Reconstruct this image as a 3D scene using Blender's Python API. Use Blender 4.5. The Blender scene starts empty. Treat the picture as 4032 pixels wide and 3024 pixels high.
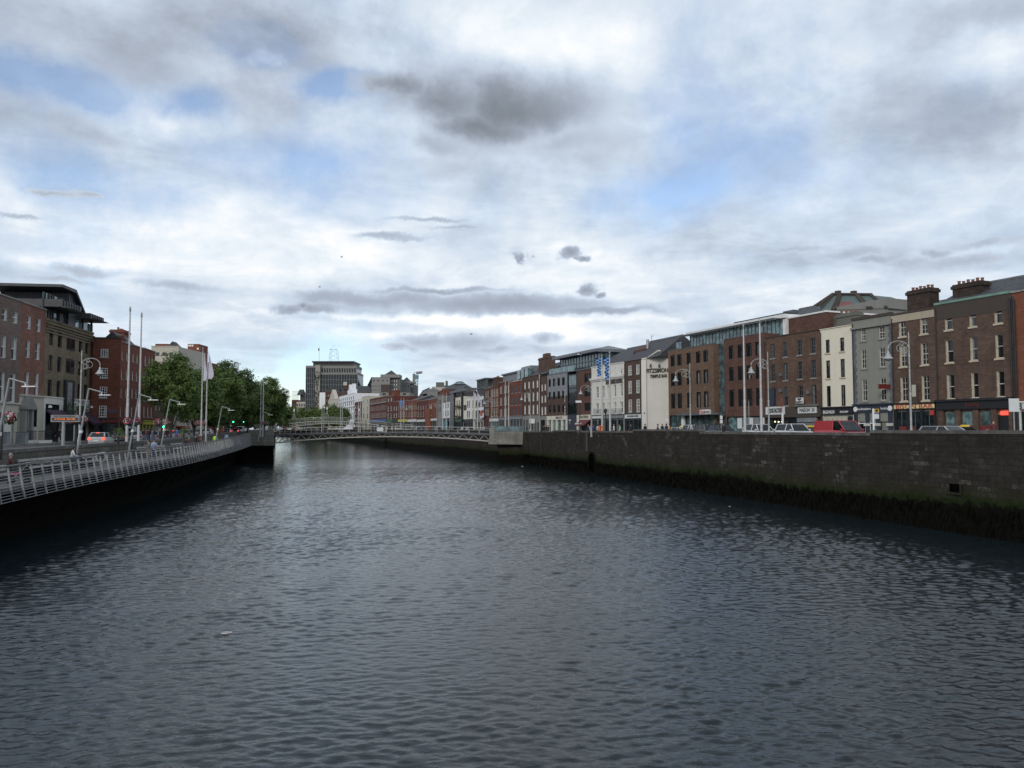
import bpy, math, random
from mathutils import Vector, Matrix, noise as mnoise
random.seed(7)
sc = bpy.context.scene
COL = sc.collection
R = math.radians
H = 6.36            # eye height above the water
F = 3136.0
PITCH = math.atan(178 / F)
cp, sp = math.cos(PITCH), math.sin(PITCH)
CAM = Vector((0, 0, H))

def ray(px, py):
    a, b = (px - 2016) / F, (1512 - py) / F
    return Vector((a, cp - b * sp, sp + b * cp))

def at(px, py, Y):
    d = ray(px, py)
    return CAM + d * (Y / d.y)

def zat(py, Y, px=2016):
    return at(px, py, Y).z

def lerp(a, b, t): return a + (b - a) * t

def interp(kn, x):
    if x <= kn[0][0]: i = 0
    elif x >= kn[-1][0]: i = len(kn) - 2
    else:
        i = 0
        while x > kn[i + 1][0]: i += 1
    t = (x - kn[i][0]) / (kn[i + 1][0] - kn[i][0])
    return [lerp(a, b, t) for a, b in zip(kn[i][1:], kn[i + 1][1:])]

# ------------------------------------------------------------------ mesh builder
class MB:
    def __init__(self): self.v, self.f, self.m, self.c = [], [], [], 0
    def mat(self, i): self.c = i; return self
    def face(self, pts):
        n = len(self.v); self.v += [tuple(p) for p in pts]
        self.f.append(tuple(range(n, n + len(pts)))); self.m.append(self.c)
        return self
    def box(self, x0, x1, y0, y1, z0, z1):
        n = len(self.v)
        self.v += [(x0,y0,z0),(x1,y0,z0),(x1,y1,z0),(x0,y1,z0),(x0,y0,z1),(x1,y0,z1),(x1,y1,z1),(x0,y1,z1)]
        for q in ((0,3,2,1),(4,5,6,7),(0,1,5,4),(1,2,6,5),(2,3,7,6),(3,0,4,7)):
            self.f.append(tuple(n + i for i in q)); self.m.append(self.c)
        return self
    def tube(self, p0, p1, r0, r1=None, n=8, caps=True):
        r1 = r0 if r1 is None else r1
        p0, p1 = Vector(p0), Vector(p1); d = p1 - p0
        if d.length < 1e-6: return self
        d.normalize(); up = Vector((0,0,1)) if abs(d.z) < .95 else Vector((1,0,0))
        a = d.cross(up).normalized(); b = d.cross(a)
        s = len(self.v)
        for p, r in ((p0, r0), (p1, r1)):
            for k in range(n):
                t = 2 * math.pi * k / n
                self.v.append(tuple(p + a * (math.cos(t) * r) + b * (math.sin(t) * r)))
        for k in range(n):
            k2 = (k + 1) % n
            self.f.append((s + k, s + n + k, s + n + k2, s + k2)); self.m.append(self.c)
        if caps:
            self.f.append(tuple(s + k for k in range(n))); self.m.append(self.c)
            self.f.append(tuple(s + n + k for k in reversed(range(n)))); self.m.append(self.c)
        return self
    def path(self, pts, r, n=6):
        rr = r if isinstance(r, (list, tuple)) else [r] * len(pts)
        for i in range(len(pts) - 1): self.tube(pts[i], pts[i + 1], rr[i], rr[i + 1], n)
        return self
    def lathe(self, prof, cx=0, cy=0, n=12):
        s = len(self.v)
        for r, z in prof:
            for k in range(n):
                t = 2 * math.pi * k / n
                self.v.append((cx + r * math.cos(t), cy + r * math.sin(t), z))
        for i in range(len(prof) - 1):
            for k in range(n):
                k2 = (k + 1) % n
                self.f.append((s+i*n+k, s+i*n+k2, s+(i+1)*n+k2, s+(i+1)*n+k)); self.m.append(self.c)
        self.f.append(tuple(s + k for k in reversed(range(n)))); self.m.append(self.c)
        self.f.append(tuple(s + (len(prof)-1)*n + k for k in range(n))); self.m.append(self.c)
        return self
    def prism(self, poly, lo, hi, axis='y'):
        """poly = 2-D outline; axis y: (x,z) outline extruded along y; z: (x,y) outline; x: (y,z) outline"""
        def P(a, b, t):
            return (a, t, b) if axis == 'y' else ((a, b, t) if axis == 'z' else (t, a, b))
        n = len(poly); s = len(self.v)
        self.v += [P(a, b, lo) for a, b in poly] + [P(a, b, hi) for a, b in poly]
        self.f.append(tuple(range(s, s + n))); self.m.append(self.c)
        self.f.append(tuple(reversed(range(s + n, s + 2 * n)))); self.m.append(self.c)
        for k in range(n):
            k2 = (k + 1) % n
            self.f.append((s + k, s + n + k, s + n + k2, s + k2)); self.m.append(self.c)
        return self
    def merge(self, mesh, mtx, mi=0):
        s = len(self.v)
        self.v += [tuple(mtx @ v.co) for v in mesh.vertices]
        for p in mesh.polygons:
            self.f.append(tuple(s + i for i in p.vertices)); self.m.append(mi)
        return self
    def mesh(self, name, mats, smooth=False, fix=True):
        me = bpy.data.meshes.new(name)
        me.from_pydata(self.v, [], self.f)
        for m in (mats if isinstance(mats, (list, tuple)) else [mats]): me.materials.append(m)
        if any(self.m): me.polygons.foreach_set('material_index', self.m)
        if fix:
            import bmesh
            bm = bmesh.new(); bm.from_mesh(me); bmesh.ops.recalc_face_normals(bm, faces=bm.faces); bm.to_mesh(me); bm.free()
        if smooth: me.polygons.foreach_set('use_smooth', [True] * len(me.polygons))
        me.update()
        return me
    def build(self, name, mats, parent=None, loc=(0,0,0), rz=0, smooth=False, fix=True):
        return put(name, self.mesh(name, mats, smooth, fix), parent, loc, rz)

def put(name, me, parent=None, loc=(0,0,0), rz=0):
    o = bpy.data.objects.new(name, me); COL.objects.link(o)
    o.location = loc; o.rotation_euler = (0, 0, rz)
    if parent is not None: o.parent = parent
    return o

def thing(name, label, cat, loc=(0,0,0), rz=0, group=None):
    o = bpy.data.objects.new(name, None); COL.objects.link(o)
    o.empty_display_size = .3
    o.location = loc; o.rotation_euler = (0, 0, rz)
    return tag(o, label, cat, group)

def tag(o, label, cat, group=None, kind=None):
    if label: o['label'] = label
    if cat: o['category'] = cat
    if group: o['group'] = group
    if kind: o['kind'] = kind
    return o

def struct(o, label=None): o['kind'] = 'structure'; 

def dup(root, loc, rz=0, label=None, group=None, scale=None):
    kids = list(root.children)
    r = root.copy(); COL.objects.link(r); r.location = loc; r.rotation_euler = (0, 0, rz)
    if label: r['label'] = label
    if group: r['group'] = group
    if scale: r.scale = scale
    for ch in kids:
        c = ch.copy(); COL.objects.link(c); c.parent = r
        for g in list(ch.children):
            d = g.copy(); COL.objects.link(d); d.parent = c
    return r

# ------------------------------------------------------------------ materials
def newmat(name):
    m = bpy.data.materials.new(name); m.use_nodes = True
    nt = m.node_tree; b = nt.nodes['Principled BSDF']
    return m, nt, b

def N(nt, t, **kw):
    n = nt.nodes.new(t)
    for k, v in kw.items():
        if k.startswith('i_'):
            k2 = k[2:]
            n.inputs[int(k2) if k2.isdigit() else k2].default_value = v
        else: setattr(n, k, v)
    return n

def noise_node(nt, vec, scale, detail=4, rough=.55):
    n = N(nt, 'ShaderNodeTexNoise'); n.inputs['Scale'].default_value = scale
    n.inputs['Detail'].default_value = detail; n.inputs['Roughness'].default_value = rough
    nt.links.new(vec, n.inputs['Vector']); return n.outputs['Fac']

def mixc(nt, fac, a, b, mode='MIX'):
    n = N(nt, 'ShaderNodeMix', data_type='RGBA', blend_type=mode)
    for s, v in ((n.inputs[0], fac), (n.inputs[6], a), (n.inputs[7], b)):
        if hasattr(v, 'links'): nt.links.new(v, s)
        elif isinstance(v, (int, float)): s.default_value = v
        else: s.default_value = (*v, 1)
    return n.outputs[2]

def ramp(nt, fac, lo, hi, a=0., b=1.):
    n = N(nt, 'ShaderNodeMapRange'); n.interpolation_type = 'SMOOTHSTEP'
    n.inputs[1].default_value = lo; n.inputs[2].default_value = hi
    n.inputs[3].default_value = a; n.inputs[4].default_value = b
    nt.links.new(fac, n.inputs[0]); return n.outputs[0]

def mathn(nt, op, a, b=0.):
    n = N(nt, 'ShaderNodeMath', operation=op)
    for i, v in enumerate((a, b)):
        if hasattr(v, 'links'): nt.links.new(v, n.inputs[i])
        else: n.inputs[i].default_value = v
    return n.outputs[0]

def mk(name, col, rough=.8, var=.25, scale=1.5, metal=0., spec=.5, bump=0., emit=None, es=1., rnd=0.):
    m, nt, b = newmat(name)
    tc = N(nt, 'ShaderNodeTexCoord').outputs['Object']
    f = noise_node(nt, tc, scale, 5, .6)
    f = ramp(nt, f, .25, .75)
    lo = tuple(c * (1 - var) for c in col); hi = tuple(min(1, c * (1 + var)) for c in col)
    c = mixc(nt, f, lo, hi)
    if rnd:
        oi = N(nt, 'ShaderNodeObjectInfo').outputs['Random']
        k = ramp(nt, oi, 0, 1, 1 - rnd, 1 + rnd)
        c = mixc(nt, 1., c, N_gray(nt, k), 'MULTIPLY')
    nt.links.new(c, b.inputs['Base Color'])
    b.inputs['Roughness'].default_value = rough; b.inputs['Metallic'].default_value = metal
    b.inputs['Specular IOR Level'].default_value = spec
    if bump:
        bn = N(nt, 'ShaderNodeBump'); bn.inputs['Strength'].default_value = bump; bn.inputs['Distance'].default_value = .03
        nt.links.new(noise_node(nt, tc, scale * 12, 4), bn.inputs['Height']); nt.links.new(bn.outputs[0], b.inputs['Normal'])
    if emit:
        b.inputs['Emission Color'].default_value = (*emit, 1); b.inputs['Emission Strength'].default_value = es
    return m

def N_gray(nt, k):
    n = N(nt, 'ShaderNodeCombineColor')
    for i in range(3): nt.links.new(k, n.inputs[i])
    return n.outputs[0]

def brick(name, c1, c2, mortar, stain=.4, bw=.5, bh=.16, patch=None, pz=None):
    m, nt, b = newmat(name)
    tc = N(nt, 'ShaderNodeTexCoord').outputs['Object']
    sx = N(nt, 'ShaderNodeSeparateXYZ'); nt.links.new(tc, sx.inputs[0])
    along = mathn(nt, 'ADD', sx.outputs[0], sx.outputs[1])
    cb = N(nt, 'ShaderNodeCombineXYZ'); nt.links.new(along, cb.inputs[0]); nt.links.new(sx.outputs[2], cb.inputs[1])
    bt = N(nt, 'ShaderNodeTexBrick'); nt.links.new(cb.outputs[0], bt.inputs['Vector'])
    bt.inputs['Color1'].default_value = (*c1, 1); bt.inputs['Color2'].default_value = (*c2, 1); bt.inputs['Mortar'].default_value = (*mortar, 1)
    bt.inputs['Scale'].default_value = 1; bt.inputs['Mortar Size'].default_value = .012
    bt.inputs['Brick Width'].default_value = bw; bt.inputs['Row Height'].default_value = bh; bt.inputs['Bias'].default_value = -.1
    c = bt.outputs['Color']
    # weathering: soot and washed-out patches, vertical runs
    f = noise_node(nt, tc, .35, 6, .62)
    c = mixc(nt, ramp(nt, f, .35, .72, 0, stain), c, tuple(x * .38 for x in c1))
    f2 = noise_node(nt, tc, 2.6, 5, .65)
    c = mixc(nt, ramp(nt, f2, .5, .8, 0, .55), c, tuple(min(1, x * 1.5 + .02) for x in c2))
    mp = N(nt, 'ShaderNodeMapping'); mp.inputs['Scale'].default_value = (2.2, 2.2, .12); nt.links.new(tc, mp.inputs[0])
    f3 = noise_node(nt, mp.outputs[0], 1., 4, .6)
    c = mixc(nt, ramp(nt, f3, .5, .75, 0, stain * .8), c, tuple(x * .45 for x in c1))
    if patch:
        f4 = noise_node(nt, tc, .9, 6, .7)
        k = ramp(nt, f4, .42, .58)
        if pz: k = mathn(nt, 'MULTIPLY', k, ramp(nt, sx.outputs[2], pz[1], pz[0]))
        c = mixc(nt, k, c, patch)
    nt.links.new(c, b.inputs['Base Color']); b.inputs['Roughness'].default_value = .9
    b.inputs['Specular IOR Level'].default_value = .2
    bn = N(nt, 'ShaderNodeBump'); bn.inputs['Strength'].default_value = .4; bn.inputs['Distance'].default_value = .02
    nt.links.new(bt.outputs['Fac'], bn.inputs['Height']); bn.invert = True; nt.links.new(bn.outputs[0], b.inputs['Normal'])
    return m

def render_mat(name, col, streak=.35, rough=.85, dark=(.1,.1,.09)):
    m, nt, b = newmat(name)
    tc = N(nt, 'ShaderNodeTexCoord').outputs['Object']
    f = noise_node(nt, tc, .6, 6, .65)
    c = mixc(nt, ramp(nt, f, .3, .7, 0, .35), col, tuple(x * .8 for x in col))
    mp = N(nt, 'ShaderNodeMapping'); mp.inputs['Scale'].default_value = (1.8, 1.8, .1); nt.links.new(tc, mp.inputs[0])
    f3 = noise_node(nt, mp.outputs[0], 1.2, 5, .65)
    c = mixc(nt, ramp(nt, f3, .52, .85, 0, streak), c, dark)
    f5 = noise_node(nt, tc, 5, 4, .6)
    c = mixc(nt, ramp(nt, f5, .4, .7, 0, .1), c, dark)
    nt.links.new(c, b.inputs['Base Color']); b.inputs['Roughness'].default_value = rough
    b.inputs['Specular IOR Level'].default_value = .3
    return m

def glass_mat(name, col, rough=.08, spec=.6, rnd=.5):
    m, nt, b = newmat(name)
    oi = N(nt, 'ShaderNodeObjectInfo').outputs['Random']
    tc = N(nt, 'ShaderNodeTexCoord').outputs['Object']
    f = noise_node(nt, tc, 1.3, 3, .6)
    c = mixc(nt, ramp(nt, f, .4, .65), tuple(x * .5 for x in col), tuple(x * 1.4 for x in col))
    c = mixc(nt, 1., c, N_gray(nt, ramp(nt, oi, 0, 1, 1 - rnd, 1 + rnd)), 'MULTIPLY')
    nt.links.new(c, b.inputs['Base Color']); b.inputs['Roughness'].default_value = rough
    b.inputs['Specular IOR Level'].default_value = spec
    bn = N(nt, 'ShaderNodeBump'); bn.inputs['Strength'].default_value = .25; bn.inputs['Distance'].default_value = .05
    nt.links.new(noise_node(nt, tc, .9, 2), bn.inputs['Height']); nt.links.new(bn.outputs[0], b.inputs['Normal'])
    return m

M = {}
M['white'] = mk('white_paint', (.72,.72,.70), .5, .08)
M['offwhite'] = mk('offwhite_paint', (.5,.48,.43), .6, .15)
M['cream_rev'] = mk('cream_reveal', (.50,.43,.32), .8, .3, 3)
M['whiterev'] = mk('white_reveal', (.62,.61,.58), .8, .2, 3)
M['darkframe'] = mk('dark_frame', (.018,.019,.022), .5, .2)
M['greyframe'] = mk('grey_frame', (.09,.1,.11), .5, .2)
M['glass'] = glass_mat('window_glass', (.018,.021,.024))
M['glass_far'] = glass_mat('far_window_glass', (.02,.022,.026), .2, .5)
M['tealglass'] = glass_mat('teal_glass', (.10,.16,.165), .06, .9, .25)
M['darkglass'] = glass_mat('dark_glass', (.012,.02,.022), .06, .6, .3)
M['blind'] = mk('window_blind', (.17,.17,.16), .7, .25, rnd=.5)
M['sill'] = mk('granite_sill', (.26,.25,.23), .9, .3, 4)
M['slate'] = mk('roof_slate', (.045,.045,.05), .7, .5, 2.5, bump=.3)
M['lead'] = mk('lead_roof', (.16,.17,.185), .5, .25, 1.)
M['copper'] = render_mat('copper_roof', (.10,.135,.125), .6, .6, (.04,.045,.04))
M['concrete'] = render_mat('concrete', (.24,.235,.215), .55, .9)
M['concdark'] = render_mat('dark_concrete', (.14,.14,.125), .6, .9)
M['pot'] = mk('clay_pot', (.22,.10,.065), .85, .4, 6)
M['steel'] = mk('galvanised_steel', (.30,.31,.32), .45, .15, 3, metal=.4)
M['poles'] = mk('silver_pole_paint', (.48,.47,.46), .45, .15, 3, metal=.2)
M['iron'] = mk('black_iron', (.02,.02,.022), .5, .3)
M['lamp_green'] = mk('lamp_post_paint', (.36,.37,.36), .5, .25, 4)
M['asphalt'] = mk('asphalt', (.055,.055,.057), .85, .25, .8)
M['paving'] = mk('paving', (.17,.165,.155), .85, .3, .5)
M['deck'] = mk('deck_boards', (.12,.115,.11), .8, .35, 3)
M['black'] = mk('black_fascia', (.012,.012,.014), .45, .2)
M['navy'] = mk('navy_fascia', (.025,.032,.05), .5, .2)
M['red'] = mk('sign_red', (.35,.03,.03), .5, .1)
M['letterw'] = mk('white_letter', (.75,.75,.74), .6, .03)
M['letterk'] = mk('black_letter', (.02,.02,.02), .6, .03)

# ------------------------------------------------------------------ camera
cd = bpy.data.cameras.new('camera'); cam = bpy.data.objects.new('camera', cd); COL.objects.link(cam)
cam.location = CAM; cam.rotation_euler = (math.pi / 2 + PITCH, 0, 0)
cd.sensor_width = 36; cd.lens = 36 * F / 4032; cd.clip_end = 20000; cd.clip_start = .1
sc.camera = cam
sc.view_settings.view_transform = 'Standard'; sc.view_settings.look = 'None'
sc.view_settings.exposure = EXPO if 'EXPO' in globals() else 0.0

# ------------------------------------------------------------------ sky
SUN_EL, SUN_AZ = R(24), R(205)      # behind the viewer, to the left, veiled by cloud
w = bpy.data.worlds.new('World'); sc.world = w; w.use_nodes = True
nt = w.node_tree; L = nt.links
bg = nt.nodes['Background']; bg.inputs['Strength'].default_value = .1
sky = N(nt, 'ShaderNodeTexSky', sky_type='NISHITA'); sky.sun_disc = False
sky.sun_elevation = SUN_EL; sky.sun_rotation = SUN_AZ; sky.air_density = 1.0; sky.dust_density = .4
d = N(nt, 'ShaderNodeTexCoord').outputs['Generated']
s3 = N(nt, 'ShaderNodeSeparateXYZ'); L.new(d, s3.inputs[0])
az = mathn(nt, 'ARCTAN2', s3.outputs[0], s3.outputs[1])
el = mathn(nt, 'ARCSINE', s3.outputs[2])
ae = N(nt, 'ShaderNodeCombineXYZ'); L.new(az, ae.inputs[0]); L.new(el, ae.inputs[1])
# cloud-layer coordinates: direction projected on a flat ceiling
zz = mathn(nt, 'ADD', mathn(nt, 'MAXIMUM', s3.outputs[2], 0.), .16)
cpx = mathn(nt, 'DIVIDE', s3.outputs[0], zz); cpy = mathn(nt, 'DIVIDE', s3.outputs[1], zz)
pl = N(nt, 'ShaderNodeCombineXYZ'); L.new(cpx, pl.inputs[0]); L.new(cpy, pl.inputs[1])
def nz(vec, scale, detail=6, rough=.55, dist=0.):
    n = N(nt, 'ShaderNodeTexNoise'); n.inputs['Scale'].default_value = scale; n.inputs['Detail'].default_value = detail
    n.inputs['Roughness'].default_value = rough; n.inputs['Distortion'].default_value = dist
    L.new(vec, n.inputs['Vector']); return n
# billow the blob outlines
wn = nz(d, 7, 6, .62); wn2 = nz(d, 2.5, 3, .5)
def vm(op, a, b):
    n = N(nt, 'ShaderNodeVectorMath', operation=op)
    for i, v in enumerate((a, b)):
        if hasattr(v, 'links'): L.new(v, n.inputs[i])
        else: n.inputs[i].default_value = v
    return n.outputs[0]
off = vm('MULTIPLY', vm('SUBTRACT', wn.outputs['Color'], (.5, .5, .5)), (.13, .075, 0))
off2 = vm('MULTIPLY', vm('SUBTRACT', wn2.outputs['Color'], (.5, .5, .5)), (.08, .045, 0))
wae = vm('ADD', vm('ADD', ae.outputs[0], off), off2)
wn3 = nz(d, 17, 7, .66)
wthin = vm('ADD', ae.outputs[0], vm('MULTIPLY', vm('SUBTRACT', wn3.outputs['Color'], (.5, .5, .5)), (.085, .028, 0)))
def blobs(lst, wae=wae, r1=1.7, r0=.0):
    tot = None
    for (px, py, rx, ry, amt) in lst:
        r_ = ray(px, py).normalized(); a0 = math.atan2(r_.x, r_.y); e0 = math.asin(r_.z)
        q = vm('MULTIPLY', vm('SUBTRACT', wae, (a0, e0, 0)), (F / rx, F / ry, 0))
        ln = N(nt, 'ShaderNodeVectorMath', operation='LENGTH'); L.new(q, ln.inputs[0])
        g = ramp(nt, ln.outputs['Value'], r1, r0, 0., amt)
        tot = g if tot is None else mathn(nt, 'ADD', tot, g)
    return tot
dmain = blobs([(1830,385,560,165,.42),(2100,440,440,130,.30),(1640,330,330,110,.22),(1950,450,420,90,.16)], wae, 1.25, .3)
dark = blobs([(2000,610,460,90,.35),(1500,450,260,90,.25),
  (480,190,360,170,.5),(950,50,380,110,.5),(1150,230,220,140,.28),(3700,110,420,90,.42),(3650,600,420,160,.34),(300,40,500,80,.2),
  (3900,1030,300,55,.3),(60,430,260,70,.3),(2750,980,260,40,.22),(2900,740,300,120,.16),(1750,930,330,60,.18),(3350,1015,320,50,.25),(800,560,300,60,.15),(2100,60,300,60,.15)])
dthin = blobs([(1780,1185,640,62,.55),(1750,1215,500,20,.45),(2330,1222,330,28,.75),(1180,1222,130,36,.75),(1900,1150,300,30,.3),(330,1075,190,42,.55),(680,1130,260,34,.5),(150,1100,160,30,.3),
  (2230,1005,80,38,.9),(2050,1012,32,36,.8),(2320,1130,62,40,.9),(1800,1372,270,56,.62),(2140,1345,110,30,.4),(1650,1350,120,26,.3),
  (380,770,80,24,.6),(60,845,130,18,.5),(180,740,120,18,.3),(1500,870,220,22,.4),(1850,900,260,22,.4),(1640,930,150,22,.4),(2950,985,220,22,.3),(3350,1015,240,34,.45),(3800,1040,240,34,.4),(3100,1010,60,26,.4),
  (2480,1070,160,26,.35),(2750,1195,120,30,.3)], wthin, 1.35, .35)
bright = blobs([(1980,110,330,100,.26),(2420,150,240,140,.4),(560,430,330,70,.45),(3980,220,180,90,.5),(300,930,700,160,.3),
  (1550,960,700,140,.3),(1100,640,300,70,.25),(3300,300,420,120,.15),(2600,1130,500,90,.3),(2000,1290,900,60,.3),(700,760,500,60,.2)])
bthin = blobs([(1780,1325,230,26,.55),(2130,1296,110,26,.6),(2000,1262,700,18,.35),(300,1040,200,16,.3),(1060,235,60,26,.35),(1300,1240,500,16,.3),(3900,990,260,18,.3)], wthin, 1.5, .2)
blue = blobs([(1030,165,150,60,.95),(190,310,290,80,.95),(800,380,130,60,.8),(1320,310,130,50,.8),(1180,600,330,90,.5),(1330,760,330,110,.5),
  (2700,400,180,160,.6),(2560,790,260,110,.6),(2900,560,260,160,.4),(150,660,420,80,.45),(1150,1480,420,130,.75),(2800,100,250,110,.5),(3100,760,380,120,.3),(1450,1560,400,60,.4)])
nA = nz(pl.outputs[0], 1.1, 8, .6, .4).outputs['Fac']
nB = nz(pl.outputs[0], 3.2, 8, .62, .2).outputs['Fac']
nC = nz(d, 5.0, 8, .62).outputs['Fac']
nD = nz(d, 14.0, 6, .6).outputs['Fac']
shade = mathn(nt, 'ADD', ramp(nt, nA, .25, .75, -.14, .12), ramp(nt, nB, .25, .75, -.08, .08))
shade = mathn(nt, 'ADD', shade, ramp(nt, nC, .3, .7, -.07, .06))
nE = nz(pl.outputs[0], 2.3, 12, .58, .6).outputs['Fac']; nF = nz(d, 9., 10, .62, .3).outputs['Fac']
shade = mathn(nt, 'ADD', shade, mathn(nt, 'ADD', ramp(nt, nE, .45, .60, -.035, .045), ramp(nt, nF, .45, .57, -.022, .026)))
shade = mathn(nt, 'ADD', shade, .745)
shade = mathn(nt, 'ADD', shade, mathn(nt, 'MULTIPLY', mathn(nt, 'ADD', bright, bthin), .5))
dk_ = mathn(nt, 'MULTIPLY', mathn(nt, 'ADD', dark, mathn(nt, 'MULTIPLY', dthin, .3)), ramp(nt, mathn(nt, 'ADD', mathn(nt, 'MULTIPLY', nC, .6), mathn(nt, 'MULTIPLY', nD, .4)),   .35, .65, .75, 1.15))
shade = mathn(nt, 'SUBTRACT', shade, mathn(nt, 'MULTIPLY', dk_, .40))
def mass(lst, w_, lo, hi, core, edge, amp=.75):
    global shade, dark
    tot = None
    for (px, py, rx, ry) in lst:
        r_ = ray(px, py).normalized(); a0 = math.atan2(r_.x, r_.y); e0 = math.asin(r_.z)
        ln = N(nt, 'ShaderNodeVectorMath', operation='LENGTH'); L.new(vm('MULTIPLY', vm('SUBTRACT', w_, (a0, e0, 0)), (F / rx, F / ry, 0)), ln.inputs[0])
        g = mathn(nt, 'SUBTRACT', 1.5, ln.outputs['Value']); tot = g if tot is None else mathn(nt, 'MAXIMUM', tot, g)
    nn = mathn(nt, 'ADD', mathn(nt, 'MULTIPLY', mathn(nt, 'SUBTRACT', nC, .5), amp * 1.5), mathn(nt, 'MULTIPLY', mathn(nt, 'SUBTRACT', nD, .5), amp * 1.3))
    v = mathn(nt, 'ADD', tot, nn)
    k = ramp(nt, v, lo, hi); tgt = mathn(nt, 'ADD', ramp(nt, v, lo, hi + .7, edge, core), mathn(nt, 'MULTIPLY', mathn(nt, 'SUBTRACT', nF, .5), .22))
    n = N(nt, 'ShaderNodeMix'); L.new(k, n.inputs[0]); L.new(shade, n.inputs[2]); L.new(tgt, n.inputs[3]); shade = n.outputs[0]
    dark = mathn(nt, 'MAXIMUM', dark, k)
mass([(1700,365,400,125),(2060,400,370,140),(1900,470,380,90),(1560,340,260,85)], wae, .2, 1.25, .21, .56)
mass([(2180,560,330,60),(1700,560,200,60)], wae, .3, 1.2, .50, .64)
mass([(1500,1180,360,34),(1900,1200,540,38),(2380,1222,240,16),(1250,1222,110,24),(1130,1222,60,22),(1700,1150,300,14)], wthin, .2, .9, .40, .60, .55)
mass([(2230,1003,58,26),(2290,1020,40,12),(2050,1012,20,24),(2315,1135,44,24),(2360,1160,30,12),(1180,1212,44,18)], wthin, .3, .9, .34, .58, .5)
mass([(1690,1345,150,44),(1850,1345,190,50),(1960,1378,110,22),(2130,1325,90,26),(1600,1370,90,22)], wthin, .2, 1.0, .50, .80, .6)
mass([(330,1070,130,26),(230,1100,160,14),(680,1130,190,18),(380,772,70,14),(230,760,110,12),(60,845,90,10),(1700,870,150,10),(1560,930,170,14),(1800,900,120,8)], wthin, .2, 1.0, .50, .68, .55)
mass([(3330,1005,150,24),(3430,1030,90,16),(3850,1030,170,26),(3700,1000,60,18),(3080,985,170,16),(3900,960,120,20)], wthin, .2, 1.0, .50, .66, .6)

cr = N(nt, 'ShaderNodeValToRGB'); L.new(shade, cr.inputs[0])
e = cr.color_ramp.elements
K = 10.
stops = [(0., (.13,.145,.17)), (.25, (.235,.265,.31)), (.5, (.44,.50,.60)), (.72, (.64,.735,.85)), (.9, (.86,.92,.98)), (1., (1.02,1.02,1.03))]
while len(e) < len(stops): e.new(.5)
for q, (p, c) in zip(e, stops): q.position = p; q.color = (*c, 1)
cloud = vm('SCALE', cr.outputs[0], (0,0,0)); cloud.node.inputs['Scale'].default_value = K
bl = mathn(nt, 'MULTIPLY', mathn(nt, 'ADD', blue, ramp(nt, nC, .5, .25, 0, .3)), ramp(nt, nC, .62, .42, .45, 1.1))
cover = mathn(nt, 'SUBTRACT', 1., mathn(nt, 'MINIMUM', bl, .70))
cover = mathn(nt, 'MAXIMUM', cover, mathn(nt, 'MINIMUM', mathn(nt, 'MULTIPLY', dark, 1.3), 1.))
skyb = vm('MULTIPLY', sky.outputs[0], (1.45, 1.55, 1.75))
col = mixc(nt, cover, skyb, cloud)
L.new(col, bg.inputs['Color'])

sl = bpy.data.lights.new('sun', 'SUN'); sl.energy = 1.3; sl.angle = R(14); sl.color = (1, .93, .84)
so = bpy.data.objects.new('sun', sl); COL.objects.link(so)
sd = Vector((math.sin(SUN_AZ) * math.cos(SUN_EL), math.cos(SUN_AZ) * math.cos(SUN_EL), math.sin(SUN_EL)))
so.rotation_euler = sd.to_track_quat('Z', 'Y').to_euler(); so.location = (0, 0, 80)
# ------------------------------------------------------------------ the river and its walls
LW = [(-25,-20.5),(36,-28.0),(47.4,-29.6),(64,-32.4),(74,-33.7),(93,-38.0),(120,-45.0),(148,-51.5),(175,-58),(298,-93),(420,-128),(740,-225),(900,-275)]   # (Y, X) of the left quay wall
RW = [(-25,46.2),(44.7,28.7),(151,2.0),(175,-6.5),(308,-50),(363,-66),(420,-86),(665,-172),(740,-215),(900,-275)]
def lwx(y): return interp(LW, y)[0]
def rwx(y): return interp(RW, y)[0]
def zleft(y): return interp([(-30,4.45),(60,4.5),(100,4.62),(150,5.0),(200,5.2),(900,5.2)], y)[0]
def zright(y): return interp([(-30,5.12),(70,5.12),(150,5.2),(900,5.25)], y)[0]

# water: real wave geometry (sum of many short wind waves) with finer ripples as bump
import numpy as np
m, nt, b = newmat('river_water')
tc = N(nt, 'ShaderNodeTexCoord').outputs['Object']
b.inputs['Base Color'].default_value = (.010, .017, .020, 1); b.inputs['Roughness'].default_value = .05
b.inputs['IOR'].default_value = 1.34; b.inputs['Specular IOR Level'].default_value = .5
def wv(sx, sy, rot, scale, det, rough):
    mp = N(nt, 'ShaderNodeMapping'); mp.inputs['Scale'].default_value = (sx, sy, 1); mp.inputs['Rotation'].default_value = (0, 0, R(rot))
    nt.links.new(tc, mp.inputs[0]); return noise_node(nt, mp.outputs[0], scale, det, rough)
hh = mathn(nt, 'ADD', mathn(nt, 'MULTIPLY', wv(.8, 1.2, 12, 3.6, 4, .65), .6), mathn(nt, 'MULTIPLY', wv(.85, 1.15, -20, 9., 3, .6), .2))
bn = N(nt, 'ShaderNodeBump'); bn.inputs['Strength'].default_value = 1.; bn.inputs['Distance'].default_value = .035
nt.links.new(hh, bn.inputs['Height']); nt.links.new(bn.outputs[0], b.inputs['Normal'])
M['water'] = m
rng = np.random.RandomState(5)
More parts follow.
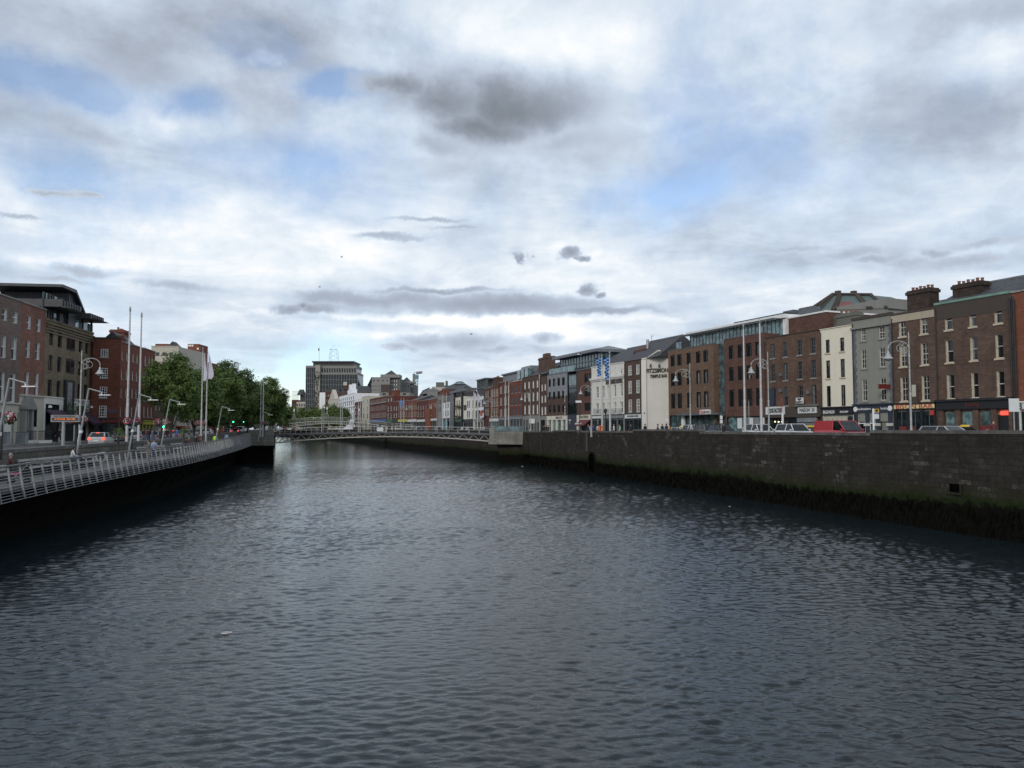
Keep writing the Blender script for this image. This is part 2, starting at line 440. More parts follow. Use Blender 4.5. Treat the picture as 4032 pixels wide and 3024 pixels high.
def waves(X, Y, lmin):
    Z = np.zeros_like(X); LM_ = np.interp(Y, [9, 28, 52, 95, 170, 420], [.12, .15, .24, .36, .58, 1.2])
    nw = 72
    lam = np.exp(rng0.uniform(np.log(.12), np.log(.78), nw)); th = rng0.normal(math.pi/2 - .12, .5, nw); ph = rng0.uniform(0, 2*np.pi, nw)
    patch = .85 + .28*np.sin(X*.13+Y*.045+1.) * np.sin(Y*.09-X*.05+2.) + .22*np.sin(X*.31-Y*.17)*np.sin(Y*.21+X*.08)
    for l, t, f in zip(lam, th, ph):
        k = 2*np.pi/l; s_ = SL / math.sqrt(nw/2) * (1.0 if l < .6 else .8)
        fade = np.clip((l-LM_)/(LM_*.5), 0, 1)
        if fade.max() <= 0: continue
        # slowly wandering phase so crests break up
        w_ = .9*np.sin(X*.23*t + Y*.11 + f*3) + .9*np.sin(Y*.27 - X*.19*t + f*5)
        u = k*(X*math.cos(t) + Y*math.sin(t)) + f + w_
        Z += fade * (s_/k) * (np.sin(u) + .25*np.cos(2*u))
    return Z * patch
SL = .24
def water_patch(ys, nx, lmin, name='river'):
    global rng0
    YY = np.repeat(ys, nx).reshape(len(ys), nx)
    L_ = np.array([lwx(y)-1.5 for y in ys])[:,None]; R_ = np.array([rwx(y)+1.5 for y in ys])[:,None]
    XX = L_ + (R_-L_)*np.linspace(0,1,nx)[None,:]
    rng0 = np.random.RandomState(5); ZZ = waves(XX, YY, lmin)
    return XX, YY, ZZ
V_, F_ = [], []; base_i = 0
bands = [(np.arange(11., 28., .045), 800, .16), (np.arange(28., 52., .085), 520, .24), (np.arange(52., 95., .13), 400, .34), (np.arange(95., 170., .22), 260, .55), (np.arange(170., 420., .55), 110, 2.9)]
prevY = None
for bi, (ys, nx, lm) in enumerate(bands):
    if bi + 1 < len(bands): ys = np.append(ys, bands[bi+1][0][0])
    XX, YY, ZZ = water_patch(ys, nx, lm)
    nr = len(ys); V_.append(np.stack([XX, YY, ZZ - .0*bi], -1).reshape(-1, 3))
    ii = (np.arange(nr-1)[:,None]*nx + np.arange(nx-1)[None,:]).reshape(-1) + base_i
    F_.append(np.stack([ii, ii+1, ii+nx+1, ii+nx], -1)); base_i += nr*nx
# calm sheets before and behind
for y0, y1 in ((-25., 11.), (419., 900.)):
    ys = np.linspace(y0, y1, 20); nx = 4; XX, YY, ZZ = water_patch(ys, nx, 99.); V_.append(np.stack([XX,YY,ZZ*0],-1).reshape(-1,3))
    ii = (np.arange(len(ys)-1)[:,None]*nx + np.arange(nx-1)[None,:]).reshape(-1) + base_i; F_.append(np.stack([ii, ii+1, ii+nx+1, ii+nx], -1)); base_i += len(ys)*nx
V_ = np.concatenate(V_).astype(np.float32); F_ = np.concatenate(F_).astype(np.int32)
me = bpy.data.meshes.new('river'); me.vertices.add(len(V_)); me.vertices.foreach_set('co', V_.ravel())
me.loops.add(F_.size); me.loops.foreach_set('vertex_index', F_.ravel()); me.polygons.add(len(F_)); me.polygons.foreach_set('loop_start', np.arange(0, F_.size, 4, dtype=np.int32)); me.polygons.foreach_set('loop_total', np.full(len(F_), 4, dtype=np.int32))
me.polygons.foreach_set('use_smooth', np.ones(len(F_), dtype=bool)); me.update(calc_edges=True); me.validate(); me.materials.append(M['water'])
o = put('river', me); struct(o)
mb = MB()
for a, c in ((-25,60),(60,150),(150,420),(420,900)): mb.face([(lwx(a)-2,a,-.25),(rwx(a)+2,a,-.25),(rwx(c)+2,c,-.25),(lwx(c)-2,c,-.25)])
o = mb.build('riverbed', M['water'], fix=False); struct(o)

# quay wall stone: coursed blocks, pale patches, algae band and black weed below the tide line
def quay_mat(name, base, tide, light):
    m, nt, b = newmat(name)
    g = N(nt, 'ShaderNodeNewGeometry').outputs['Position']
    s = N(nt, 'ShaderNodeSeparateXYZ'); nt.links.new(g, s.inputs[0])
    al = mathn(nt, 'SUBTRACT', mathn(nt, 'MULTIPLY', s.outputs[1], .97), mathn(nt, 'MULTIPLY', s.outputs[0], .25))
    cb = N(nt, 'ShaderNodeCombineXYZ'); nt.links.new(al, cb.inputs[0]); nt.links.new(s.outputs[2], cb.inputs[1])
    bt = N(nt, 'ShaderNodeTexBrick'); nt.links.new(cb.outputs[0], bt.inputs['Vector'])
    bt.inputs['Color1'].default_value = (*[x * .82 for x in base], 1); bt.inputs['Color2'].default_value = (*[x * 1.25 for x in base], 1)
    bt.inputs['Mortar'].default_value = (*[x * .62 for x in base], 1)
    bt.inputs['Scale'].default_value = 1; bt.inputs['Mortar Size'].default_value = .018; bt.inputs['Mortar Smooth'].default_value = .4
    bt.inputs['Brick Width'].default_value = .95; bt.inputs['Row Height'].default_value = .33
    c = bt.outputs['Color']
    f = noise_node(nt, g, .5, 7, .68)
    c = mixc(nt, ramp(nt, f, .3, .68, .0, .8), c, tuple(x * .55 for x in base))
    f = noise_node(nt, g, 3.5, 6, .7)
    c = mixc(nt, ramp(nt, f, .5, .8, 0, .6), c, tuple(x * 2. for x in base))
    mp = N(nt, 'ShaderNodeMapping'); mp.inputs['Scale'].default_value = (1.3, 1.3, .12); nt.links.new(g, mp.inputs[0])
    c = mixc(nt, ramp(nt, noise_node(nt, mp.outputs[0], 1.1, 5, .65), .5, .8, 0, .65), c, tuple(x * .35 for x in base))
    # odd bare or limewashed blocks
    bt2 = N(nt, 'ShaderNodeTexBrick'); nt.links.new(cb.outputs[0], bt2.inputs['Vector'])
    bt2.inputs['Color1'].default_value = (0,0,0,1); bt2.inputs['Color2'].default_value = (1,1,1,1); bt2.inputs['Mortar'].default_value = (0,0,0,1)
    bt2.inputs['Scale'].default_value = 1; bt2.inputs['Mortar Size'].default_value = .02; bt2.inputs['Brick Width'].default_value = .95; bt2.inputs['Row Height'].default_value = .33
    k = mathn(nt, 'MULTIPLY', ramp(nt, bt2.outputs['Color'], .6, .95), ramp(nt, noise_node(nt, g, .22, 3, .6), .5, .66))
    k = mathn(nt, 'MULTIPLY', k, ramp(nt, noise_node(nt, g, 4., 4, .6), .4, .6))
    c = mixc(nt, mathn(nt, 'MULTIPLY', k, light), c, (.26,.25,.23))
    # tide: green fringe then black weed
    ez = mathn(nt, 'ADD', s.outputs[2], ramp(nt, noise_node(nt, g, 1.6, 6, .7), .3, .7, -.28, .28))
    ez = mathn(nt, 'ADD', ez, ramp(nt, noise_node(nt, g, .08, 2, .5), .3, .7, -.2, .2))
    c = mixc(nt, ramp(nt, ez, tide + 1.3, tide + .2, 0, .85), c, (.028,.030,.016))
    c = mixc(nt, ramp(nt, ez, tide + .42, tide + .1, 0, .9), c, (.015,.025,.007))
    c = mixc(nt, ramp(nt, ez, tide + .06, tide - .12, 0, 1), c, (.007,.0065,.005))
    nt.links.new(c, b.inputs['Base Color']); b.inputs['Roughness'].default_value = .9; b.inputs['Specular IOR Level'].default_value = .05
    bn = N(nt, 'ShaderNodeBump'); bn.inputs['Strength'].default_value = .6; bn.inputs['Distance'].default_value = .05; bn.invert = True
    nt.links.new(bt.outputs['Fac'], bn.inputs['Height'])
    bn2 = N(nt, 'ShaderNodeBump'); bn2.inputs['Strength'].default_value = .7; bn2.inputs['Distance'].default_value = .08
    nt.links.new(noise_node(nt, g, 6, 6, .7), bn2.inputs['Height']); nt.links.new(bn.outputs[0], bn2.inputs['Normal'])
    nt.links.new(bn2.outputs[0], b.inputs['Normal'])
    return m
M['quayR'] = quay_mat('quay_stone', (.047,.041,.035), 1.76, .35)
M['quayL'] = quay_mat('north_quay_stone', (.155,.143,.125), 2.9, .5)
M['coping'] = mk('granite_coping', (.10,.096,.088), .9, .4, 1.2, bump=.3)
M['abut'] = quay_mat('abutment_concrete', (.27,.26,.23), -3, .3)

def strip_wall(name, fx, y0, y1, ztop, th, side, mats, step=3., zb=-2.5, batter=.25, hole=None):
    """a quay wall between Y0 and Y1: fx(y) is its river face at the top; side +1 = land lies at +X"""
    n = max(1, int((y1 - y0) / step)); mb = MB()
    for i in range(n):
        a = y0 + (y1 - y0) * i / n; c = y0 + (y1 - y0) * (i + 1) / n
        za, zc = ztop(a), ztop(c)
        xa, xc = fx(a), fx(c)
        lv = [zb, 0.0, 1.76, 3.2, 5.0]
        def X(x, z, zt): return x - side * batter * (1 - max(0, z) / zt)
        prev = None
        for j in range(len(lv)):
            z0 = lv[j]; z1a = lv[j + 1] if j + 1 < len(lv) else za - .22; z1c = lv[j + 1] if j + 1 < len(lv) else zc - .22
            if hole and hole(a, c, z0, z1a): continue
            mb.face([(X(xa,z0,za), a, z0), (X(xc,z0,zc), c, z0), (X(xc,z1c,zc), c, z1c), (X(xa,z1a,za), a, z1a)])
        xb, xd = xa + side * th, xc + side * th
        mb.face([(xb, a, za-.22), (xd, c, zc-.22), (xd, c, zb), (xb, a, zb)])
        # coping, a little proud
        mb.mat(1); q = -side * .05
        mb.face([(xa+q,a,za-.22),(xc+q,c,zc-.22),(xc+q,c,zc),(xa+q,a,za)])
        mb.face([(xa+q,a,za),(xc+q,c,zc),(xd-q,c,zc),(xb-q,a,za)])
        mb.face([(xb-q,a,za),(xd-q,c,zc),(xd-q,c,zc-.22),(xb-q,a,za-.22)])
        mb.face([(xa+q,a,za-.22),(xa,a,za-.22),(xc,c,zc-.22),(xc+q,c,zc-.22)])
        if i == 0: mb.face([(xa+q,a,za-.22),(xa+q,a,za),(xb-q,a,za),(xb-q,a,za-.22)]); 
        if i == n-1: mb.face([(xc+q,c,zc-.22),(xd-q,c,zc-.22),(xd-q,c,zc),(xc+q,c,zc)])
        mb.mat(0)
        if i == 0: mb.face([(xa,a,za-.22),(xb,a,za-.22),(xb,a,zb),(X(xa,zb,za),a,zb)])
        if i == n-1: mb.face([(xc,c,zc-.22),(X(xc,zb,zc),c,zb),(xd,c,zb),(xd,c,zc-.22)])
    return mb.build(name, mats, fix=False)

# right wall: one continuous wall whose coping steps
STEPS = [(-25,6.30),(57.0,6.30),(57.05,6.12),(82,6.10),(82.05,6.36),(99,6.36),(99.05,6.14),(120,6.10),(120.05,6.25),(132,6.2),(132.05,6.05),(151,6.0),(158,5.95),(158.05,6.25),(900,6.3)]
def zt_r(y): return interp(STEPS, y)[0]
segs = [-25, 57.02, 82.02, 99.02, 120.02, 132.02, 158.02, 900]
mbs = []
parts = []
for i in range(len(segs) - 1):
    o = strip_wall('quay_wall', rwx, segs[i], segs[i+1], (lambda y, a=segs[i], b_=segs[i+1]: zt_r(min(max(y, a + .06), b_ - .06))), .55, 1, [M['quayR'], M['coping']])
    parts.append(o)
# join into one mesh
def join(objs, name):
    mb = MB(); mats = list(objs[0].data.materials)
    for o in objs:
        s = len(mb.v); mb.v += [tuple(o.matrix_basis @ v.co) for v in o.data.vertices]
        for p in o.data.polygons: mb.f.append(tuple(s + i for i in p.vertices)); mb.m.append(p.material_index)
    me = mb.mesh(name, mats, fix=False)
    for o in objs: bpy.data.objects.remove(o)
    return put(name, me)
qr = thing('quay_wall', 'tall dark stone quay wall with green tide line along the right bank', 'wall')
o = join(parts, 'masonry'); o.parent = qr
# culvert mouth, square drain and ladders
def rw_pt(px, py):        # point on the right wall face seen at a pixel
    d = ray(px, py); lo, hi = 20., 170.
    for _ in range(50):
        mid = (lo + hi) / 2
        if d.x / d.y * mid > rwx(mid) - .12: hi = mid
        else: lo = mid
    return CAM + d * (lo / d.y)
RDIR = Vector((rwx(150) - rwx(50), 100, 0)).normalized(); RN = Vector((-RDIR.y, RDIR.x, 0))   # RN points to the river
def onwall(mbv, p, out=.09):   # (along, out, z) -> world
    return [tuple(Vector((p.x, p.y, 0)) + RDIR * a + RN * (o_ + out) + Vector((0, 0, z))) for a, o_, z in mbv]
p = rw_pt(2333, 1815)
mb = MB(); n = 12
for (r, dpt) in ((1.25, .06),):
    arc = [(math.cos(math.pi * k / n) * r, math.sin(math.pi * k / n) * r) for k in range(n + 1)]
    outer = [(-r, -2.2)] + [(-x, z) for x, z in [(a, b_) for a, b_ in arc]][0:0] 
    pts = [(r, -2.4)] + [(x, z) for x, z in arc] + [(-r, -2.4)]
    pts2 = [(x * 1.18, z * 1.18 if z > 0 else z) for x, z in pts]
    for k in range(len(pts) - 1):
        A, B, C, D = pts[k], pts[k + 1], pts2[k + 1], pts2[k]
        z = 1.7
        f1 = onwall([(A[0], .09, A[1]+z), (B[0], .09, B[1]+z), (C[0], .09, C[1]+z), (D[0], .09, D[1]+z)], p)
        mb.face(f1)
        mb.face(onwall([(D[0], .09, D[1]+z), (C[0], .09, C[1]+z), (C[0], -.3, C[1]+z), (D[0], -.3, D[1]+z)], p))
        mb.face(onwall([(A[0], .09, A[1]+z), (B[0], .09, B[1]+z), (B[0], -.05, B[1]+z), (A[0], -.05, A[1]+z)], p))
mb.build('culvert_surround', mk('slimy_stone', (.009,.010,.007), .9, .4, 2, spec=.02), qr)
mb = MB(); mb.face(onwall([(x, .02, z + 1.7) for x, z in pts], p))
M['void'] = mk('painted_hole_dark', (.003,.003,.003), 1., .1, spec=.0); mb.build('culvert_mouth', M['void'], qr)  # flat face; the darkness inside the hole is put into its colour
for (px, y0, y1, wd) in ((3765, 1905, 1938, .42),):
    a = rw_pt(px, y0); c = rw_pt(px, y1)
    mb = MB(); mb.face(onwall([(-wd, .03, c.z), (wd, .03, c.z), (wd, .03, a.z), (-wd, .03, a.z)], a)); mb.build('drain_opening', M['void'], qr)  # flat face as well, the drain's dark inside painted on
    mb = MB()
    for (a0, a1, z0, z1) in ((-wd-.15,-wd,c.z-.15,a.z+.15),(wd,wd+.15,c.z-.15,a.z+.15),(-wd,wd,a.z,a.z+.15),(-wd,wd,c.z-.15,c.z)):
        P = onwall([(a0,.09,z0),(a1,.09,z0),(a1,.09,z1),(a0,.09,z1)], a); mb.face(P)
    mb.build('drain_surround', M['quayR'], qr)
def ladder(px, label, z0=1.2, z1=6.2):
    p = rw_pt(px, 1720); t = thing('quay_ladder', label, 'ladder', (p.x, p.y, 0), math.atan2(RDIR.y, RDIR.x))
    # local x along wall, local +y toward the river
    mb = MB()
    for sx in (-.2, .2): MB().box(sx-.025, sx+.025, .22, .27, z0, z1).build('stringer', M['concdark'], t)
    z = z0 + .1
    while z < z1: MB().box(-.17, .17, .235, .26, z, z + .03).build('rung', M['concdark'], t); z += .3
    return t
ladder(2316, 'rusty steel ladder on the right quay wall beside the culvert arch', 3.2, 6.1)
p = rw_pt(2136, 1720); t = thing('drain_pipe', 'thin dark pipe running down the right quay wall nearest the footbridge', 'pipe', (p.x, p.y, 0), math.atan2(RDIR.y, RDIR.x))
MB().tube((0,.2,2.5),(0,.2,6.1),.09).build('pipe', M['iron'], t); [MB().box(-.14,.14,.1,.3,z,z+.1).build('bracket', M['iron'], t) for z in (3.6,5.2)]

# hanging weed below the tide line, right wall
mb = MB(); rr = random.Random(3)
M['weed'] = mk('black_weed', (.006,.006,.0045), .9, .6, .7, spec=.02)
y = 34.
while y < 150:
    s = .35 + y / 200
    for k in range(4):
        z1 = 1.85 - rr.random() ** 1.3 * 1.9; ln = rr.uniform(.25, .8); wd = rr.uniform(.02, .05) * (1 + y / 70)
        yy = y + rr.uniform(0, .3); x = rwx(yy) - .25 * (1 - max(z1,0) / 6.3) - rr.uniform(.01, .05)
        q = rr.uniform(-.06, .06)
        mb.face([(x+.06, yy-wd, z1), (x+.06, yy+wd, z1), (x-.02, yy+wd*.7+q, z1-ln*.6), (x-.0, yy+q, z1-ln), (x-.02, yy-wd*.7+q, z1-ln*.6)])
    y += .055 * (1 + y / 60)
o = mb.build('seaweed', M['weed'], fix=False); tag(o, 'black seaweed hanging below the tide line of the right quay wall', 'seaweed', kind='stuff')

# left quay wall (its parapet is the low stone wall between road and boardwalk)
def zt_l(y): return interp([(-25,5.05),(44,5.16),(72,5.30),(100,5.5),(148,5.9),(175,6.0),(900,6.2)], y)[0]
ql = thing('quay_wall', 'pale stone parapet and quay wall behind the boardwalk on the left bank', 'wall')
o = strip_wall('masonry', lwx, -25, 900, zt_l, .5, -1, [M['quayL'], M['coping']], batter=0.); o.parent = ql

# ground: one sheet each side of the river, reaching the horizon
def land(fx, side, zf, off, name, mat, far=4000, dz=0.):
    mb = MB(); yy = [-300, -25] + list(range(0, 240, 20)) + [300, 420, 600, 740, 900]
    for a, c in zip(yy[:-1], yy[1:]):
        mb.face([(fx(max(a,-25)) + side * off, a, zf(a) + dz), (fx(max(c,-25)) + side * off, c, zf(c) + dz), (side * far, c, zf(c) + dz), (side * far, a, zf(a) + dz)])
    o = mb.build(name, mat, fix=False); struct(o); return o
land(lwx, -1, zleft, .3, 'ground', M['asphalt'])
land(rwx, 1, zright, .3, 'ground', M['asphalt'])
mb = MB().face([(-4000, 900, 5.2), (4000, 900, 5.2), (4000, 6000, 5.2), (-4000, 6000, 5.2)]); o = mb.build('ground', M['asphalt']); struct(o)
mb = MB().face([(-4000, -25.1, -1.5), (4000, -25.1, -1.5), (4000, -300, -1.5), (-4000, -300, -1.5)]); o = mb.build('riverbed', M['black']); struct(o)
# pavements with real kerbs, on the river side of each road
def pave(fx, side, a0, a1, zf, y0, y1, name, mat, kerb=.12, step=6):
    mb = MB(); n = int((y1 - y0) / step)
    for i in range(n):
        a = y0 + (y1-y0) * i / n; c = y0 + (y1-y0) * (i+1) / n
        A0, A1, C0, C1 = fx(a)+side*a0, fx(a)+side*a1, fx(c)+side*a0, fx(c)+side*a1
        za, zc = zf(a)+kerb, zf(c)+kerb
        mb.face([(A0,a,za),(C0,c,zc),(C1,c,zc),(A1,a,za)])
        mb.face([(A1,a,za),(C1,c,zc),(C1,c,zc-kerb-.05),(A1,a,za-kerb-.05)])
        mb.face([(A0,a,za),(C0,c,zc),(C0,c,zc-kerb-.05),(A0,a,za-kerb-.05)])
    o = mb.build(name, mat, fix=False); struct(o); return o
pave(lwx, -1, .52, 3.2, zleft, -20, 600, 'pavement', M['paving'])
pave(rwx, 1, .57, 3.2, zright, -20, 600, 'pavement', M['paving'])
# ------------------------------------------------------------------ buildings
M['br_dark'] = brick('dark_brown_brick', (.098,.062,.048), (.150,.092,.068), (.12,.105,.09), .45)
M['br_brown'] = brick('brown_brick', (.11,.066,.048), (.165,.098,.07), (.13,.11,.095), .5)
M['br_soot'] = brick('sooty_chimney_brick', (.050,.036,.031), (.075,.052,.043), (.05,.045,.04), .5)
M['br_choc'] = brick('chocolate_brick', (.085,.052,.043), (.125,.075,.058), (.10,.088,.078), .4)
M['br_red'] = brick('red_brick', (.155,.05,.034), (.21,.075,.05), (.15,.10,.08), .35)
M['br_orange'] = brick('orange_red_brick', (.185,.062,.038), (.235,.085,.05), (.18,.12,.09), .3)
M['br_darkred'] = brick('dark_red_brick', (.10,.034,.027), (.145,.05,.037), (.10,.07,.06), .35)
M['br_modred'] = brick('office_red_brick', (.105,.052,.042), (.145,.074,.056), (.11,.085,.07), .35)
M['br_modbrown'] = brick('office_brown_brick', (.135,.083,.056), (.20,.125,.085), (.14,.12,.10), .35)
M['br_tan'] = brick('tan_brick', (.17,.135,.09), (.24,.19,.13), (.2,.18,.14), .5)
M['br_grey'] = brick('greyed_brick', (.15,.105,.09), (.21,.15,.125), (.17,.15,.135), .4)
M['br_washed'] = brick('washed_red_brick', (.19,.085,.06), (.27,.125,.09), (.2,.15,.13), .4, patch=(.33,.24,.22), pz=(1., 9.))
M['st_grey'] = render_mat('grey_stucco', (.25,.25,.215), .75, .9, (.07,.068,.055))
M['st_cream'] = render_mat('cream_stucco', (.76,.70,.57), .06, .8)
M['st_white'] = render_mat('white_stucco', (.68,.66,.61), .22, .85, (.3,.28,.25))
M['st_gable'] = render_mat('off_white_gable', (.64,.61,.555), .25, .85, (.35,.31,.26))
M['st_brwhite'] = render_mat('bright_white_render', (.74,.75,.77), .12, .8, (.4,.4,.4))
M['st_lime'] = render_mat('pale_stone', (.48,.45,.38), .3, .85, (.2,.19,.16))
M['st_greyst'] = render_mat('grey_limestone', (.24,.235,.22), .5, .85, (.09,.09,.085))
M['quoin'] = mk('blue_grey_quoins', (.115,.125,.15), .8, .3, 1)
M['green_gutter'] = mk('copper_gutter', (.16,.27,.22), .7, .3)
M['shop_red'] = mk('shop_red_panel', (.16,.025,.02), .5, .2)
M['frieze'] = render_mat('worn_cream_frieze', (.42,.37,.28), .6, .9, (.12,.1,.08))
M['soot'] = render_mat('sooty_band', (.075,.060,.050), .5, .9, (.03,.03,.03))
M['fascia_cream'] = mk('cream_fascia', (.72,.58,.32), .5, .08)
M['letter_red'] = mk('red_letter', (.42,.05,.03), .6, .05)
M['sign_white'] = mk('white_sign_board', (.62,.63,.62), .5, .06)
M['shutter'] = mk('steel_shutter', (.16,.17,.18), .5, .2, 6)
M['neon'] = mk('red_neon', (.6,.03,.02), .5, .1, emit=(1,.08,.05), es=1.6)
M['bulb'] = mk('warm_bulb', (.9,.7,.4), .5, .1, emit=(1,.75,.4), es=4)
M['maroon'] = mk('maroon_awning', (.12,.02,.025), .7, .2)
M['fl_teal'] = mk('teal_fascia', (.03,.2,.25), .5, .1)
M['fl_green'] = mk('green_fascia', (.03,.13,.05), .5, .1)
M['fl_yellow'] = mk('lime_fascia', (.5,.5,.05), .5, .1)
M['fl_blue'] = mk('blue_fascia', (.05,.10,.32), .5, .1)
M['fl_grey'] = mk('grey_fascia', (.2,.21,.22), .6, .2)
M['stonefr'] = mk('shopfront_stone', (.17,.165,.15), .85, .3, 2)
M['creamfr'] = mk('cream_shopfront', (.60,.57,.48), .6, .1)
M['bronze_letter'] = mk('bronze_letter',(.07,.06,.045),.6,.2)
M['gold'] = mk('gold_letter', (.5,.38,.12), .5, .1)

FR = [(4200, None)]
def fr_line(px):      # depth Y of the right-hand facade line at a pixel column
    x = (px - 2016) / F * cp
    if px >= 2640: return 73.4 / (x + .404)
    kn = [(1200, 1/610), (1330, 1/520), (1460, 1/420), (1683, 1/307), (1928, 1/212), (2155, 1/167.9), (2328, 1/147.4), (2530, 1/129.6), (2640, 1/121.8)]
    return 1 / interp(kn, px)[0]

class Fac:
    def __init__(self, pl, pr, Yl=None, Yr=None, base=5.15, setback=0., line=fr_line):
        Yl = Yl or line(pl); Yr = Yr or line(pr)
        a, b = at(pl, 1690, Yl), at(pr, 1690, Yr)
        self.P0 = Vector((a.x, a.y, base)); self.xd = Vector((b.x - a.x, b.y - a.y, 0)); self.L = self.xd.length
        self.xd.normalize(); self.yd = Vector((-self.xd.y, self.xd.x, 0))
        self.P0 += self.yd * setback; self.base = base
        self.rz = math.atan2(self.xd.y, self.xd.x)
    def hit(self, px, py, y=0.):
        d = ray(px, py); o = self.P0 + self.yd * y - CAM
        t = o.dot(self.yd) / d.dot(self.yd); p = CAM + d * t
        return (p - self.P0).dot(self.xd), p.z - self.base
    def z(self, px, py): return self.hit(px, py)[1]
    def s(self, px): return self.hit(px, 1600)[0]

def holed_wall(L, Z, holes, depth, rec=.16, zb=0., top=None, sides=True):
    """front wall at y=0 with recessed openings; top(x) optional sloping top"""
    mb = MB()
    xs = sorted(set([0, L] + [h[0] for h in holes] + [h[1] for h in holes]))
    zs = sorted(set([zb, Z] + [h[2] for h in holes] + [h[3] for h in holes]))
    for i in range(len(xs) - 1):
        for j in range(len(zs) - 1):
            cx, cz = (xs[i] + xs[i+1]) / 2, (zs[j] + zs[j+1]) / 2
            if any(h[0] < cx < h[1] and h[2] < cz < h[3] for h in holes): continue
            mb.face([(xs[i],0,zs[j]),(xs[i+1],0,zs[j]),(xs[i+1],0,zs[j+1]),(xs[i],0,zs[j+1])])
    mb.mat(1)
    for (x0, x1, z0, z1) in [h[:4] for h in holes]:
        mb.face([(x0,0,z0),(x0,rec,z0),(x0,rec,z1),(x0,0,z1)])
        mb.face([(x1,0,z0),(x1,0,z1),(x1,rec,z1),(x1,rec,z0)])
        mb.face([(x0,0,z1),(x0,rec,z1),(x1,rec,z1),(x1,0,z1)])
        mb.face([(x0,0,z0),(x1,0,z0),(x1,rec,z0),(x0,rec,z0)])
        mb.face([(x0,rec,z0),(x1,rec,z0),(x1,rec,z1),(x0,rec,z1)])
    mb.mat(0)
    mb.face([(0,0,zb),(0,0,Z),(0,depth,Z),(0,depth,zb)])
    mb.face([(L,0,zb),(L,depth,zb),(L,depth,Z),(L,0,Z)])
    mb.face([(0,depth,zb),(0,depth,Z),(L,depth,Z),(L,depth,zb)])
    mb.face([(0,0,Z),(L,0,Z),(L,depth,Z),(0,depth,Z)])
    return mb

WC = {}
def window_mesh(style, w, h, var):
    key = (style, round(w, 1), round(h, 1), var)
    if key in WC: return WC[key]
    w, h = key[1], key[2]
    rr = random.Random(hash(str(key)) & 0xffff)
    fr = MB(); f = .075 if style != 'far' else .09; hw = w / 2
    def ring(x0, x1, z0, z1, t, y0, y1):
        fr.box(x0, x0+t, y0, y1, z0, z1); fr.box(x1-t, x1, y0, y1, z0, z1)
        fr.box(x0+t, x1-t, y0, y1, z0, z0+t); fr.box(x0+t, x1-t, y0, y1, z1-t, z1)
    ring(-hw+.004, hw-.004, .004, h-.004, f, -.05, .05)
    if style in ('sash', 'far', 'plainsash'):
        fr.box(-hw+f, hw-f, -.035, .035, h*.5-.04, h*.5+.04)
    if style == 'sash':
        nb = 2 if w > .95 else 1
        for k in range(nb):
            x = -hw + w * (k+1) / (nb+1); fr.box(x-.017, x+.017, -.02, .03, f, h-f)
        for q in (.25, .75): fr.box(-hw+f, hw-f, -.018, .028, h*q-.016, h*q+.016)
    if style == 'dark':
        k = (-.12 if var % 2 else .1) * w
        fr.box(k-.05, k+.05, -.04, .045, f, h-f); fr.box(-hw+f, hw-f, -.06, .05, h-.28, h-f)
    if style == 'triple':
        for k in (1, 2): fr.box(-hw+w*k/3-.04, -hw+w*k/3+.04, -.04, .045, f, h-f)
    if style == 'grid':
        for k in (1, 2): fr.box(-hw+w*k/3-.03, -hw+w*k/3+.03, -.03, .03, f, h-f)
        for k in (1, 2, 3): fr.box(-hw+f, hw-f, -.028, .028, h*k/4-.03, h*k/4+.03)
    # the glass: slightly tilted panes, blinds or curtains drawn behind some of them
    pn = MB(); y = .06
    def pane(x0, x1, z0, z1, mi=0):
        tx, tz = rr.uniform(-.012, .012), rr.uniform(-.012, .012)
        pn.mat(mi).face([(x0,y-tx,z0),(x1,y+tx,z0),(x1,y+tx+tz,z1),(x0,y-tx+tz,z1)])
    top = h - f; bot = f; mid = h * .5
    if var == 1: pane(-hw+f, hw-f, mid, top, 1); pane(-hw+f, hw-f, bot, mid)
    elif var == 2: pane(-hw+f, -hw+w*.32, bot, top, 1); pane(-hw+w*.32, hw-f, bot, top)
    elif var == 3: pane(-hw+f, hw-f, h*.72, top, 1); pane(-hw+f, hw-f, bot, h*.72)
    elif var == 4: pane(hw-w*.35, hw-f, bot, top, 1); pane(-hw+f, hw-w*.35, bot, top)
    else: pane(-hw+f, hw-f, mid, top); pane(-hw+f, hw-f, bot, mid)
    WC[key] = (fr, pn, w, h); return WC[key]
MC = {}
def wmesh(style, w, h, var, frm, gl):
    key = (style, round(w,1), round(h,1), var, frm, gl)
    if key not in MC:
        fr, pn, w_, h_ = window_mesh(style, w, h, var)
        MC[key] = (fr.mesh('window', M[frm]), pn.mesh('pane', [M[gl], M['blind']], fix=False), w_, h_)
    return MC[key]
SC = {}
def window(root, x, z, w, h, style='sash', frm='white', gl='glass', y=.14, var=None, sill='sill', sillw=.12):
    var = random.choice((0,0,0,1,2,3,4)) if var is None else var
    fm, pm, w_, h_ = wmesh(style, w, h, var, frm, gl)
    o = put('window', fm, root, (x, y, z)); o.scale = (w / w_, 1, h / h_)
    put('pane', pm, o)
    if sill:
        k = (sill, round(w, 1))
        if k not in SC:
            SC[k] = MB().box(-round(w,1)/2-sillw, round(w,1)/2+sillw, -y-.09, -.02, -.17, -.003).mesh('sill', M[sill])
        put('sill', SC[k], o)
    return o

